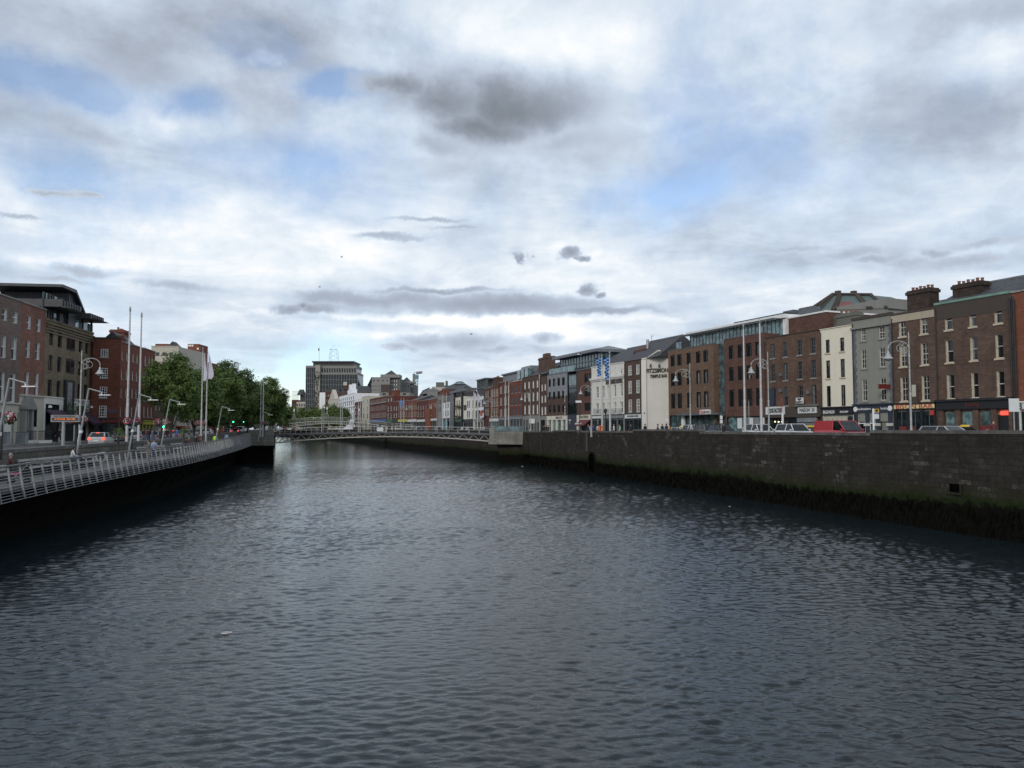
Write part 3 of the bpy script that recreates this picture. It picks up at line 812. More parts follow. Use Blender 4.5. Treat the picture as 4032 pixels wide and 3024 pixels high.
def text(s, name, parent, x, y, z, size, mat, depth=.03, align='CENTER', fit=None, rx=math.pi/2, rz=0, vertical=False, bold=.0):
    cu = bpy.data.curves.new('txt', 'FONT'); cu.body = s; cu.size = size; cu.extrude = depth / 2
    cu.align_x = align; cu.align_y = 'CENTER'; cu.offset = bold; cu.resolution_u = 2
    if vertical: cu.space_line = .8
    o = bpy.data.objects.new('txt', cu); COL.objects.link(o)
    dg = bpy.context.evaluated_depsgraph_get(); dg.update()
    me = bpy.data.meshes.new_from_object(o.evaluated_get(dg)); bpy.data.objects.remove(o); me.name = name
    me.materials.clear(); me.materials.append(mat)
    t = put(name, me, parent, (x, y, z)); t.rotation_euler = (rx, 0, rz)
    if fit:
        xs = [v.co.x for v in me.vertices]; wd = (max(xs) - min(xs)) or 1
        t.scale = (fit / wd, 1, 1)
    return t

def chimney(root, x0, x1, y0, y1, z0, z1, mat, pots=5, name='chimney', potmat='pot'):
    mb = MB().box(x0, x1, y0, y1, z0, z1-.45).box(x0-.12, x1+.12, y0-.12, y1+.12, z1-.45, z1-.15).box(x0-.02, x1+.02, y0-.02, y1+.02, z1-.15, z1)
    c = mb.build(name, M[mat], root)
    for k in range(pots):
        if abs(x1 - x0) > abs(y1 - y0): px_, py_ = x0 + (x1-x0) * (k+.5) / pots, (y0+y1)/2
        else: px_, py_ = (x0+x1)/2, y0 + (y1-y0) * (k+.5) / pots
        h = .34 if k % 2 else .42
        if 'pm' not in SC: SC['pm'] = MB().lathe([(.17,0),(.14,.1),(.13,.45),(.17,.5),(.16,.6),(.1,.6)], n=8).mesh('chimney_pot', M['pot'])
        p = put('chimney_pot', SC['pm'], c, (px_, py_, z1 - .01)); p.scale = (1, 1, h / .6)
    return c

def pitched(root, L, z0, depth, rise, mat='slate', y0=.25, hip=0., name='roof', over=0.):
    mb = MB(); ym = depth / 2; a, b_ = -over, L + over
    A, B_, C, D = (a,y0,z0),(b_,y0,z0),(b_,depth,z0),(a,depth,z0); E, G = (a+hip,ym,z0+rise),(b_-hip,ym,z0+rise)
    mb.face([A,B_,G,E]); mb.face([C,D,E,G]); mb.face([B_,C,G]); mb.face([D,A,E])
    r = mb.build(name, M[mat], root)
    MB().box(a+hip, b_-hip, ym-.12, ym+.12, z0+rise-.05, z0+rise+.1).build('ridge', M['lead'], r)
    return r

def parapet(root, L, z, mat='sill', th=.4, ov=.1, name='parapet_coping', h=.15, x0=0.):
    return MB().box(x0-.02, L+.02, -ov, th, z+.003, z+h).build(name, M[mat], root)

def shopfront(root, L, zf0, zf1, fr='black', fascia='black', glass='darkglass', n=3, words=None, wmat='letterw', wsize=None, wx=None, wfit=None, x0=.15, x1=None, base=0., stall=.6, name='shopfront', door=True):
    """pilasters, fascia and glazing set in the recessed ground floor; x0..x1 along the facade"""
    x1 = L - .15 if x1 is None else x1
    sf = MB()
    sf.box(x0, x1, -.12, .25, zf0, zf1); sf.box(x0-.06, x1+.06, -.26, .25, zf1, zf1+.12)
    w = (x1 - x0) / n
    for k in range(n + 1):
        x = x0 + w * k; x = min(max(x, x0 + .14), x1 - .14); sf.box(x-.14, x+.14, -.06, .25, base, zf0-.003)
    sf.box(x0+.14, x1-.14, .02, .25, base, base+stall)
    o = sf.build(name, M[fr], root)
    g = MB()
    for k in range(n):
        a = x0 + w*k + .16; b_ = a + w - .32
        g.box(a, b_, .08, .12, base+stall+.003, zf0-.25)
    g.build('shop_window', M[glass], o)
    t = MB()
    for k in range(n):
        a = x0 + w*k + .16; b_ = a + w - .32
        t.box(a, b_, .03, .07, zf0-.24, zf0-.16); t.box((a+b_)/2-.03, (a+b_)/2+.03, .03, .07, base+stall+.003, zf0-.245)
    t.build('glazing_bar', M['greyframe'], o)
    fb = MB().box(x0+.05, x1-.05, -.15, -.123, zf0+.06, zf1-.06).build('sign_board', M[fascia], o)
    if words:
        text(words, 'lettering', fb, wx if wx is not None else (x0+x1)/2, -.18, (zf0+zf1)/2, wsize or (zf1-zf0)*.6, M[wmat], fit=wfit)
    return o, fb

def building(name, label, cat, pl, pr, top, wall, cols, rows, style='sash', frm='white', gl='glass', reveal=None, Yl=None, Yr=None,
             base=5.15, depth=10, rowcol=None, shop=None, rec=.16, sill='sill', group=None, setback=0., topat=None, line=fr_line, coping='sill', nosill=False, fac=None, wallname='wall', copeh=.15, extra=()):
    f = fac or Fac(pl, pr, Yl, Yr, base, setback, line)
    root = thing(name, label, cat, f.P0, f.rz, group)
    Z = f.z(topat or (pl + pr) / 2, top)
    rc = rowcol or (cols[0][0] if cols else pl)
    zr = [(f.z(rc, b_), f.z(rc, a)) for a, b_ in rows]
    cs = [(f.s(a), f.s(b_)) for a, b_ in cols]
    holes = []
    for ri, (z0, z1) in enumerate(zr):
        for (x0, x1) in cs: holes.append((max(x0, .05), min(x1, f.L - .05), z0, z1))
    if shop is not None:
        zs = f.z((pl + pr) / 2, shop); holes.append((.12, f.L - .12, .02, zs))
    hs = holes + list(extra)
    mb = holed_wall(f.L, Z, hs, depth, rec if shop is None else max(rec, .16))
    mb.build(wallname, [M[wall], M[reveal or wall]], root, fix=False)
    for (x0, x1, z0, z1) in holes[:len(zr) * len(cs)]:
        window(root, (x0 + x1) / 2, z0, x1 - x0, z1 - z0, style, frm, gl, y=rec - .08, sill=None if nosill else sill)
    if coping: parapet(root, f.L, Z, coping, h=copeh)
    if group and 'right' in group and f.L > 3.5: MB().tube((.14,-.1,.3),(.14,-.1,Z-.3),.055,n=6).build('drainpipe', M['iron'], root)
    return root, f, Z

# ---- right bank, from the right edge of the picture leftwards
GR = 'brick terraced buildings along the right quay'
r, f, Z = building('brick_house', 'orange-red brick building with white ground floor at the right edge of the photo', 'building', 4003, 4190, 1150, 'br_orange',
    [(4060,4092),(4130,4162)], [(1240,1320),(1352,1440),(1485,1585)], topat=4010, shop=1612, group=GR, frm='offwhite', reveal='cream_rev')
pitched(r, f.L, Z + .1, 9, 3.2)
o, fb = shopfront(r, f.L, f.z(4010,1612), f.z(4010,1586), 'white', 'sign_white', 'darkglass', 3)
text('8', 'house_number', r, f.s(4022), -.2, f.z(4022,1600), .8, M['letterk'])
MB().tube((.25,-.12,.5),(.25,-.12,Z-.6),.08).build('drainpipe', M['iron'], r)

r, f, Z = building('brick_house', 'widest dark brown brick house, three windows across, cream-sided sashes, dark pub front', 'building', 3694, 4002, 1150, 'br_dark',
    [(3731,3760),(3828,3855),(3928,3958)], [(1225,1299),(1339,1428),(1474,1571)], 'plainsash', 'offwhite', topat=4000, reveal='cream_rev', shop=1616, group=GR, rec=.3, sill='cream_rev', coping='green_gutter', copeh=.22)
MB().box(.02, f.L-.02, -.03, 0.002, Z-1.5, Z-.01).build('sooty_parapet', M['soot'], r)
pitched(r, f.L, Z + .1, 10, 2.2)
x0, x1 = f.hit(3752,1200,1.6)[0], f.hit(3862,1200,1.6)[0]; chimney(r, x0, x1, 1.6, 2.9, Z, f.hit(3810,1112,1.6)[1], 'br_soot', 6)
z1, z0 = f.z(3700,1583), f.z(3700,1614)
pub = MB().box(.1, f.L-.1, -.25, .2, z0, z1).box(.02, f.L-.02, -.45, .2, z1, z1+.22).build('pub_front', M['black'], r)
text('TAPAS', 'lettering', pub, f.s(3836), -.27, (z0+z1)/2, .5, M['shop_red'])
for a, b_ in ((3690,3717),(3761,3782),(3831,3853),(3903,3925),(3973,3998)):
    MB().box(max(f.s(a),.1), min(f.s(b_), f.L-.1), -.12, .2, 0, z0-.003).build('pier', M['br_dark'], r)
for a, b_ in ((3720,3759),(3785,3829),(3856,3901)):
    xa, xb = f.s(a), f.s(b_); p_ = MB().box(xa, xb, .0, .14, .05, 1.55).build('shop_panel', M['shop_red'], r)
    MB().box(xa+.1, xb-.1, .05, .1, 1.56, z0-.25).build('shop_window', M['tealglass'], p_)
    text('(((', 'mural', p_, (xa+xb)/2+.2, -.02, 1.0, .5, M['letterw'], .01)
MB().box(f.s(3927), f.s(3971), .1, .14, .02, z0-.6).build('doorway', M['black'], r)
MB().box(f.s(3940), f.s(3973), -.04, .04, z0-.62, z0-.25).build('neon_sign', M['neon'], r)
MB().tube((f.L-.12,-.14,.3),(f.L-.12,-.14,Z-.5),.09).build('drainpipe', M['iron'], r)

r, f, Z = building('brick_house', 'brown brick house with worn cream frieze above a yellow BISON BAR fascia', 'building', 3520, 3693, 1215, 'br_dark',
    [(3548,3575),(3632,3661)], [(1255,1326),(1360,1444),(1485,1580)], 'sash', 'offwhite', topat=3693, reveal='cream_rev', shop=1613, group=GR, rec=.3, sill='cream_rev', coping='soot', copeh=.2)
MB().box(.02, f.L-.02, -.06, .002, Z-.75, Z-.02).build('frieze', M['frieze'], r)
pitched(r, f.L, Z + .1, 10, 1.5)
chimney(r, f.hit(3572,1200,1.4)[0], f.hit(3662,1200,1.4)[0], 1.4, 2.7, Z, f.hit(3620,1138,1.4)[1], 'br_soot', 6)
o, fb = shopfront(r, f.L, f.z(3530,1613), f.z(3530,1593), 'black', 'fascia_cream', 'darkglass', 3, 'BISON BAR', 'letter_red', .62, f.s(3602), 4.4)
for a, b_ in ((3538,3566),(3568,3600)): MB().box(f.s(a), f.s(b_), -.02, .06, .7, 1.5).build('menu_panel', M['shop_red'], o)
MB().box(f.s(3664), f.s(3680), -.16, -.08, 2.6, 3.1).build('poster', M['letter_red'], o)
xa, xb = f.s(3596), f.s(3622); b = MB().box(xa, xb, -.3, -.22, f.z(3610,1590), f.z(3610,1510)).build('hanging_banner', M['soot'], r)
MB().box(xa+.15, xb-.15, -.33, -.303, f.z(3610,1562), f.z(3610,1515)).build('banner_picture', M['st_lime'], b)

r, f, Z = building('stucco_house', 'weathered grey stucco house with blue-grey quoins and a slate-blue bookmaker shopfront', 'building', 3364, 3519, 1238, 'st_grey',
    [(3395,3416),(3467,3491)], [(1296,1343),(1377,1452),(1494,1580)], 'sash', 'offwhite', topat=3519, shop=1660, group=GR, rec=.2, sill='st_grey', coping='soot', copeh=.3)
for (a, b_) in ((0.0, f.s(3378)), (f.s(3505), f.L)):
    mb = MB(); z = 3.8; k = 0
    while z < Z - 1.2:
        q = .0 if k % 2 else .14
        mb.box(a - .004 + (q if a > 1 else 0), b_ + .004 - (q if a < 1 else 0), -.05, .0, z + .02, z + .40); z += .42; k += 1
    mb.build('quoins', M['quoin'], r)
MB().box(-.02, f.L+.02, -.28, 0, Z-1.0, Z-.8).build('cornice', M['st_grey'], r)
z1, z0 = f.z(3370,1597), f.z(3370,1626)
o = MB().box(.05, f.L-.05, -.12, .2, z0, z1).box(0, f.L, -.3, .2, z1, z1+.15).build('shopfront', M['navy'], r)
xs_ = [.05, f.L*.26, f.L*.5, f.L*.78, f.L-.05]
for a in (.3, f.L*.36, f.L*.63, f.L-.35):
    MB().box(a-.28, a+.28, -.08, .2, 0, z0-.003).build('pilaster', M['navy'], r)
    MB().box(a-.4, a+.4, -.2, -.083, 1.55, 1.85).build('capital', M['offwhite'], o)
for a, b_ in ((.6, f.L*.36-.3), (f.L*.36+.3, f.L*.63-.3)):
    fr_ = MB(); fr_.box(a, a+.09, 0, .1, .3, z0-.3).box(b_-.09, b_, 0, .1, .3, z0-.3).box(a+.09, b_-.09, 0, .1, 1.8, 1.9).box(a+.09, b_-.09, 0, .1, z0-.39, z0-.3)
    MB().box(a+.09, b_-.09, .03, .06, .3, z0-.4).build('shop_window', M['darkglass'], fr_.build('shop_window_frame', M['white'], r))
text('bookmakers', 'lettering', o, f.s(3405), -.14, (z0+z1)/2, .38, M['letterw']); text('betting', 'lettering', o, f.s(3487), -.14, (z0+z1)/2, .38, M['letterw'])
for px_ in (3367, 3508): MB().tube((f.s(px_)+.0 if px_>3400 else .35, -.16,(z0+z1)/2),(f.s(px_) if px_>3400 else .35,-.121,(z0+z1)/2),.28,n=12).build('round_sign', M['letterw'], o)
MB().box(f.s(3505), f.s(3505)+.15, -1.6, -.05, f.z(3505,1532), f.z(3505,1514)).build('projecting_sign', M['shop_red'], r)

r, f, Z = building('stucco_house', 'narrow smooth cream-painted house with black shopfront', 'building', 3238, 3363, 1279, 'st_cream',
    [(3256,3272),(3313,3330)], [(1338,1390),(1420,1490),(1520,1601)], 'plainsash', 'darkframe', topat=3362, shop=1622, group=GR, rec=.2, sill='cream_rev', coping='st_cream', copeh=.08)
z1, z0 = f.z(3250,1607), f.z(3250,1634)
o = MB().box(.02, f.L-.02, -.15, .2, z0, z1).box(-.01, f.L+.01, -.32, .2, z1, z1+.12).build('shopfront', M['black'], r)
text('BAGS & WAGON', 'lettering', o, f.s(3267), -.17, (z0+z1)/2-.1, .55, M['letterw'], fit=f.s(3290)-f.s(3246)); text('VINTAGE SHOP', 'lettering', o, f.s(3327), -.17, (z0+z1)/2-.1, .3, M['letterw'], fit=f.s(3344)-f.s(3311))
for k in range(5):
    a = f.s(3242 + k * 18.5); MB().box(a, a + (f.s(3257)-f.s(3242)), 0, .05, .8, z0-.25).build('display_panel', M['st_lime'], o)
MB().box(f.s(3336), f.L-.2, .02, .1, .02, z0-.2).build('doorway', M['black'], r)
chimney(r, f.hit(3291,1200,3.5)[0], f.hit(3368,1200,3.5)[0], 3.5, 4.5, Z-1.0, f.hit(3330,1232,3.5)[1], 'concdark', 4)
MB().box(f.hit(3246,1200,4.)[0], f.hit(3291,1200,4.)[0], 4, 5.5, Z, f.hit(3270,1250,4.)[1]).build('back_wall', M['concdark'], r)

r, f, Z = building('brick_house', 'brown brick house, four windows across, above the CROOK FACTORY and MAISON 24 shops', 'building', 3016, 3237, 1298, 'br_brown',
    [(3038,3054),(3087,3103),(3144,3162),(3197,3216)], [(1355,1411),(1436,1501),(1527,1599)], 'sash', 'greyframe', topat=3236, shop=1613, group=GR, rec=.22, coping='soot', copeh=.12)
z1, z0 = f.z(3030,1606), f.z(3030,1634)
o = MB().box(.05, f.L-.05, -.08, .2, z0-.02, z1).box(0, f.L, -.3, .2, z0-.35, z0-.023).build('shopfront', M['soot'], r)
a, b_ = f.s(3012)+.35, f.s(3093); s1 = MB().box(a, b_, -.2, -.083, z0+.03, z1+.1).build('shop_sign', M['sign_white'], r)
text('CROOK FACTORY', 'lettering', s1, (a+b_)/2, -.22, (z0+z1)/2+.05, .8, M['letterk'], fit=(b_-a)*.75, bold=.02)
a, b_ = f.s(3146), f.s(3219); s2 = MB().box(a, b_, -.2, -.083, z0+.1, z1-.05).build('shop_sign', M['sign_white'], r)
text('MAISON  24', 'lettering', s2, (a+b_)/2, -.22, (z0+z1)/2, .62, M['letterk'], fit=(b_-a)*.8)
MB().box(f.s(3136), f.s(3228), -.4, -.1, z1+.02, z1+.25).build('sign_cornice', M['concdark'], r)
MB().box(f.s(3140), f.s(3217), .0, .06, .0, z0-1.0).build('roller_shutter', M['shutter'], r)
MB().box(f.s(3140), f.s(3217), -.15, .06, z0-.95, z0-.4).build('shutter_box', M['fl_grey'], r)
for a, b_ in ((3024,3044),(3046,3060),(3064,3092),(3096,3134)):
    MB().box(f.s(a), f.s(b_), .02, .06, .4, z0-.45).build('shop_window', M['darkglass'], r)
for px_, py_ in ((3053,1663),(3067,1664),(3080,1663)): s_, z_ = f.hit(px_, py_); MB().lathe([(.02,0),(.07,.05),(.07,.12),(.02,.17)], s_, -.05, 8).build('shop_light', M['bulb'], r, (0,0,z_))
s_, z_ = f.hit(3090, 1663); bp = MB().lathe([(.14,-.9),(.14,.9),(.1,1.0)], s_, -.3, 10).build('barber_pole', M['letterw'], r, (0,0,z_))
mb = MB()
for k in range(6): z = z_ - .8 + k * .28; mb.face([(s_-.15,-.46,z),(s_+.15,-.46,z+.2),(s_+.15,-.46,z+.32),(s_-.15,-.46,z+.12)])
mb.build('stripes', M['letter_red'], bp)
a, z_ = f.hit(3148, 1590); b_, zt = f.hit(3176, 1565); s3_ = MB().box(a, b_, -.55, -.45, z_, zt).build('box_sign', M['sign_white'], r)
for k, wd in enumerate(('HAIR', '&', 'BEAUTY')): text(wd, 'lettering', s3_, (a+b_)/2, -.58, zt - (zt-z_)*(.25+.27*k), .34, M['letterk'], fit=(b_-a)*(.55,.12,.85)[k])
a, z_ = f.hit(3035, 1598); b_, zt = f.hit(3053, 1530); MB().box(a, b_, -.25, -.05, z_, zt).build('banner', M['navy'], r)
for px_, py_ in ((3077,1476),(3077,1538),(3185,1545)): s_, z_ = f.hit(px_, py_); MB().box(s_-.2, s_+.2, -.25, .0, z_-.2, z_+.2).build('alarm_box', M['quoin'], r)

# modern brick office: two brick wings, glazed slot, set-back glass storey
GM = None
f0 = Fac(2634, 3015); root = thing('brick_office', 'modern brown and red brick office block with tall glass slot and glazed roof storey', 'building', f0.P0, f0.rz)
sl0, sl1 = f0.s(2812), f0.s(2856); Zb = f0.z(2812,1353); Zr = f0.z(3000,1312)
def wing(x0, x1, Z, cols, rows, rc, mat, shopz, dy=0.):
    zr = [(f0.z(rc, b_), f0.z(rc, a)) for a, b_ in rows]
    holes = [(f0.s(a)-x0, f0.s(b_)-x0, z0, z1) for (a, b_) in cols for (z0, z1) in zr]
    mb = holed_wall(x1 - x0, Z, holes + [(.3, x1-x0-.2, .02, shopz)], 14, .35)
    mb.build('wall', [M[mat], M['darkframe']], root, (x0, dy, 0), fix=False)
    for (a, b_, z0, z1) in holes:
        window(root, x0 + (a+b_)/2, z0, b_-a, z1-z0, 'dark', 'darkframe', 'glass', y=.24+dy, sill=None, var=random.choice((0,0,4,2)))
    parapet(root, x1, Z, 'greyframe', x0=x0, h=.1, ov=.04-dy)
zsh = f0.z(2700,1634)
wing(0, sl0, Zb, [(2643,2659),(2669,2686),(2706,2722),(2743,2760),(2772,2790)], [(1400,1443),(1471,1521),(1551,1609)], 2643, 'br_modbrown', zsh)
wing(sl1, f0.L, Zr, [(2873,2891),(2908,2927),(2942,2963),(2978,3000)], [(1363,1414),(1447,1501),(1536,1602)], 2873, 'br_modred', f0.z(2900,1640))
zt = f0.z(2830,1338); g = MB().box(sl0, sl1, .9, 1.0, 0, zt).build('glass_slot', M['tealglass'], root)
mb = MB()
for z in [zt*k/9 for k in range(1, 9)]: mb.box(sl0, sl1, .84, .9, z-.03, z+.03)
for k in (.5,): mb.box(sl0+(sl1-sl0)*k-.04, sl0+(sl1-sl0)*k+.04, .82, .9, 0, zt)
mb.build('mullions', M['greyframe'], g)
MB().box(sl0, sl1, .86, .9, zt*.57, zt*.61).build('floor_band', M['tealglass'], g)
# ground-floor glazing and canopy
MB().box(.35, sl0+.2, .2, .26, .05, zsh-.1).build('ground_floor_glazing', M['tealglass'], root)
for k in range(9):
    x = .4 + (sl0-.5)*k/8; MB().box(x-.05, x+.05, .12, .2, .05, zsh-.1).build('glazing_bar', M['darkframe'], root)
MB().box(f0.s(2682), sl1-.4, -1.0, .2, zsh-.1, zsh+.2).build('canopy', M['greyframe'], root)
MB().box(f0.s(2691)-.3, f0.s(2691)+.3, -.2, .1, .05, zsh-.1).build('column', M['white'], root)
MB().box(sl1+.35, f0.L-.25, .2, .26, .05, f0.z(2900,1640)-.1).build('ground_floor_glazing', M['tealglass'], root)
for k in range(5):
    a = f0.s(2900+k*22); MB().box(a, a+.9, .1, .16, 1.3, 2.7).build('window_poster', M['fl_grey' if k%2 else 'sign_white'], root)
a, z_ = f0.hit(2783, 1632); b_, zt2 = f0.hit(2823, 1612)
sg = MB().box(a, b_, -1.2, -1.0, z_, zt2).build('box_sign', M['sign_white'], root)
text('bat', 'lettering', sg, a+(b_-a)*.3, -1.23, (z_+zt2)/2, .85, M['letter_red']); text('rent', 'lettering', sg, a+(b_-a)*.72, -1.23, (z_+zt2)/2, .7, M['quoin'])
# set-back storey: built on a plane 2.5 m behind the street front
SB = 2.2
def ph(px, py): return f0.hit(px, py, SB)
xa, z0p = ph(2712, 1366); xb, _ = ph(3080, 1300); zc = ph(2712, 1322)[1]; ztp = ph(2712, 1309)[1]
z0p = min(Zb, Zr) + .05
g = MB().box(xa, xb, SB+.3, SB+.4, z0p-.5, zc).build('glass_storey', M['tealglass'], root)
mb = MB(); nn = 26
for k in range(nn + 1): x = xa + (xb-xa)*k/nn; mb.box(x-.035, x+.035, SB+.22, SB+.3, z0p-.5, zc)
mb.build('mullions', M['greyframe'], g)
cap = MB().box(xa-.5, xb+.6, SB-.2, SB+9, zc+.003, ztp).build('white_roof_slab', M['white'], root)
mb = MB(); k = xa - 1.0
while k < xb: mb.box(k, k+.12, SB-1.3, SB-.2, zc-.12, zc); k += .9
mb.box(xa-1.0, xb, SB-1.4, SB-1.3, zc-.14, zc+.0)
mb.build('sunshade', M['greyframe'], root)
MB().box(xb+.001, xb+.5, SB+.1, SB+8, z0p-.5, zc).build('white_end_frame', M['white'], root)
xe = f0.hit(3252,1250,SB+.6)[0]; ze = f0.hit(3200,1238,SB+.6)[1]
MB().box(xb+.5, xe, SB+.6, SB+9, Zr-3, ze).build('brick_stair_block', M['br_modred'], root)
MB().box(xb+.6, xe+.1, SB+.5, SB+9, ze+.003, ze+.2).build('coping', M['white'], root)
mb = MB(); x = xa + 9
while x < xb - 1: mb.box(x, x+1.4, SB+1.5, SB+2.7, ztp, ztp+.5); x += 1.55
mb.build('rooftop_plant', M['darkframe'], root)
for k in range(2): MB().box(xb-5+k*3, xb-3.0+k*3.4, SB+4.5, SB+6, ztp, ztp+1.3).build('louvre_screen', M['greyframe'], root)
bal = MB(); a = f0.s(2679); 
MB().box(a, xa-.6, .3, .34, Zb+.1, Zb+1.15).build('glass_balustrade', M['tealglass'], root)

# Fitzsimons gable
f = Fac(2531, 2634, Yl=129.5, Yr=126.5); root = thing('gable_building', 'plain off-white gable wall with dark FITZSIMON TEMPLE BAR letters', 'building', f.P0, f.rz)
Ze = f.z(2531,1415); Za = f.z(2596,1381); xs0 = f.s(2549); Lg = f.L + .8
pg = [(0,0),(Lg,0),(Lg,f.z(2634,1409)),(f.s(2596),Za),(f.s(2552),Ze+.1),(0,Ze)]
MB().prism(pg, 0, 12).build('gable_wall', M['st_gable'], root)
MB().box(0, xs0, -.3, -.002, .0, Ze-.1).build('corner_strip', M['st_white'], root)
mb = MB()
for (a, b_) in zip(pg[2:], pg[3:]): mb.tube((a[0],-.1,a[1]+.03),(b_[0],-.1,b_[1]+.03),.13,n=4); 
mb.build('verge', M['st_gable'], root)
a, z_ = f.hit(2547, 1456); b_ = f.s(2633)
text('FITZSIMON', 'lettering', root, (a+b_)/2, -.12, z_-.25, .95, M['bronze_letter'], fit=b_-a, bold=.02, depth=.1)
a, z_ = f.hit(2560, 1479); b_ = f.s(2630); text('TEMPLE BAR', 'lettering', root, (a+b_)/2, -.12, z_-.15, .72, M['bronze_letter'], fit=b_-a, bold=.015, depth=.1)
for px_ in (2568, 2602): s_, z_ = f.hit(px_, 1440); MB().tube((s_,-.5,z_+.2),(s_,-.6,z_-.3),.12,.16).tube((s_,0,z_+.3),(s_,-.5,z_+.25),.03).build('flood_lamp', M['iron'], root)
MB().tube((f.s(2541),-.35,f.z(2541,1627)),(f.s(2541),-.2,f.z(2541,1627)),.12).build('wall_lamp', M['iron'], root)

r, f, Z = building('brick_house', 'two-window brown brick house between the white hotel and the gable, navy shopfront', 'building', 2461, 2530, 1420, 'br_choc',
    [(2476,2488),(2507,2519)], [(1441,1477),(1501,1549),(1574,1623)], 'sash', 'white', topat=2495, shop=1632, group=GR, rec=.12, coping='soot', copeh=.1)
pitched(r, f.L + 4.5, Z + .1, 10, 3.6)
q0, q1, qz = f.hit(2496,1400,2.6)[0], f.hit(2543,1400,2.6)[0], f.hit(2520,1377,2.6)[1]
chimney(r, q0, q1, 2.6, 3.8, Z+1, qz, 'br_choc', 7)
MB().tube((q1-.4,3.2,qz),(q1-.4,3.2,qz+1.6),.26,.24,10).build('flue', M['steel'], r)
qa, qt = f.hit(2566,1316,6)
an = MB().tube((qa,6,Z+2),(qa,6,qt),.04).tube((qa-1.1,6,qt-2.0),(qa+1.6,6,qt-2.1),.03).tube((qa-.5,6,qt-.5),(qa+.9,6,qt-.3),.025).build('aerial', M['steel'], r)
z1, z0 = f.z(2470,1633)+.1, f.z(2470,1649)
o, fb = shopfront(r, f.L, z0, z1, 'navy', 'sign_white', 'darkglass', 2, 'MR GOODDAY COFFEE', 'letterk', .4, None, f.L*.62)

r, f, Z = building('stucco_hotel', 'off-white stucco hotel with moulded cornice and HOTEL lettering, behind the chequered flags', 'building', 2329, 2460, 1427, 'st_white',
    [(2347,2357),(2371,2380),(2392,2401),(2417,2426),(2442,2452)], [(1513,1561),(1582,1626)], 'plainsash', 'white', 'glass', topat=2459, shop=1635, group=GR, rec=.3, sill='white', rowcol=2445, coping='st_white',
    extra=())
zc = f.z(2459,1476); MB().box(-.05, f.L+.05, -.35, 0, zc-.25, zc+.1).box(-.02, f.L+.02, -.18, 0, zc-.5, zc-.253).build('cornice', M['st_white'], r)
for a, b_ in ((2354,2362),(2401,2408),(2424,2432),(2447,2455)):
    z0, z1 = f.z(b_,1471), f.z(b_,1445); o_ = window(r, (f.s(a)+f.s(b_))/2, z0, f.s(b_)-f.s(a), z1-z0, 'plainsash', 'white', y=-.06, sill=None)
a, z_ = f.hit(2388, 1505); b_ = f.s(2454); text('BLOOMES HOTEL', 'lettering', r, (a+b_)/2, -.12, z_-.1, .95, M['bronze_letter'], fit=b_-a, bold=.015, depth=.1)
for px_ in (2352,2376,2396,2421,2446):
    s_, z_ = f.hit(px_, 1628); mb = MB()
    for q in (0, .3, .6, .9): mb.box(s_-.8, s_+.8, -.45, -.42, z_-.1+q, z_-.05+q)
    for q in (-.8, -.4, 0, .4, .8): mb.box(s_+q-.02, s_+q+.02, -.419, -.38, z_-.1, z_+.85)
    mb.build('balcony_rail', M['steel'], r)
pitched(r, f.L, Z + .1, 12, 3.4, hip=3.)
MB().box(.3, 6, 7, 11, Z, Z+3.6).build('roof_hut', M['slate'], r)
z1, z0 = f.z(2335,1637), f.z(2335,1650)
o, fb = shopfront(r, f.L, z0, z1, 'stonefr', 'fl_grey', 'darkglass', 5)
MB().box(.8, 5.0, -.2, -.152, z0+.1, z1-.1).build('white_sign', M['sign_white'], o)

# corner office with glazed corner and roof pavilion
f = Fac(2156, 2328, Yl=168, Yr=149); root = thing('corner_building', 'modern brown brick corner building with grey upper storeys, glass corner bay and glazed roof terrace', 'building', f.P0, f.rz)
Z = f.z(2232,1467); cx0, cx1 = f.s(2235), f.s(2273)
rows = [(1494,1524),(1545,1574),(1597,1625)]; zr = [(f.z(2160,b_), f.z(2160,a)) for a, b_ in rows]
def cwing(x0, x1, cols, mats, zmin=4.0):
    holes = [(f.s(a)-x0, f.s(b_)-x0, z0, z1) for a, b_ in cols for z0, z1 in zr]
    holed_wall(x1-x0, Z, holes + [(.2, x1-x0-.2, .02, 4.0)], 16, .3).build('wall', [M[mats], M['darkframe']], root, (x0,0,0), fix=False)
    for (a, b_, z0, z1) in holes: window(root, x0+(a+b_)/2, z0, b_-a, z1-z0, 'dark' if b_-a < 2 else 'triple', 'darkframe', y=.2, sill=None)
cwing(0, cx0, [(2161,2170),(2178,2188),(2196,2206),(2214,2225)], 'br_choc')
cwing(cx1, f.L, [(2302,2326)], 'br_modred')
zg = f.z(2200,1560); 
mb = MB(); cols_ = [f.s(2161)-.01, f.s(2170), f.s(2178), f.s(2188), f.s(2196), f.s(2206), f.s(2214), f.s(2225)]
for (a, b_) in [(0, cols_[0])] + [(cols_[i], cols_[i+1]) for i in (1,3,5)] + [(cols_[7], cx0)]: mb.box(a, b_, -.06, -.002, zg, Z)
for i in (0,2,4,6):
    mb.box(cols_[i], cols_[i+1], -.06, -.002, zr[0][1], Z); mb.box(cols_[i], cols_[i+1], -.06, -.002, zr[1][1], zr[0][0])
mb.build('grey_render', M['fl_grey'], root)
g = MB().box(cx0, cx1, .1, .2, 3.9, Z-.6).build('glass_corner_bay', M['darkglass'], root)
mb = MB()
for z in [4.0 + (Z-4.6)*k/3 for k in range(4)]: mb.box(cx0, cx1, -.0, .1, z-.12, z+.12)
mb.box(cx0, cx0+.25, -.05, .0, 3.9, Z).box(cx1-.25, cx1, -.05, .0, 3.9, Z)
mb.build('bay_frame', M['darkframe'], g)
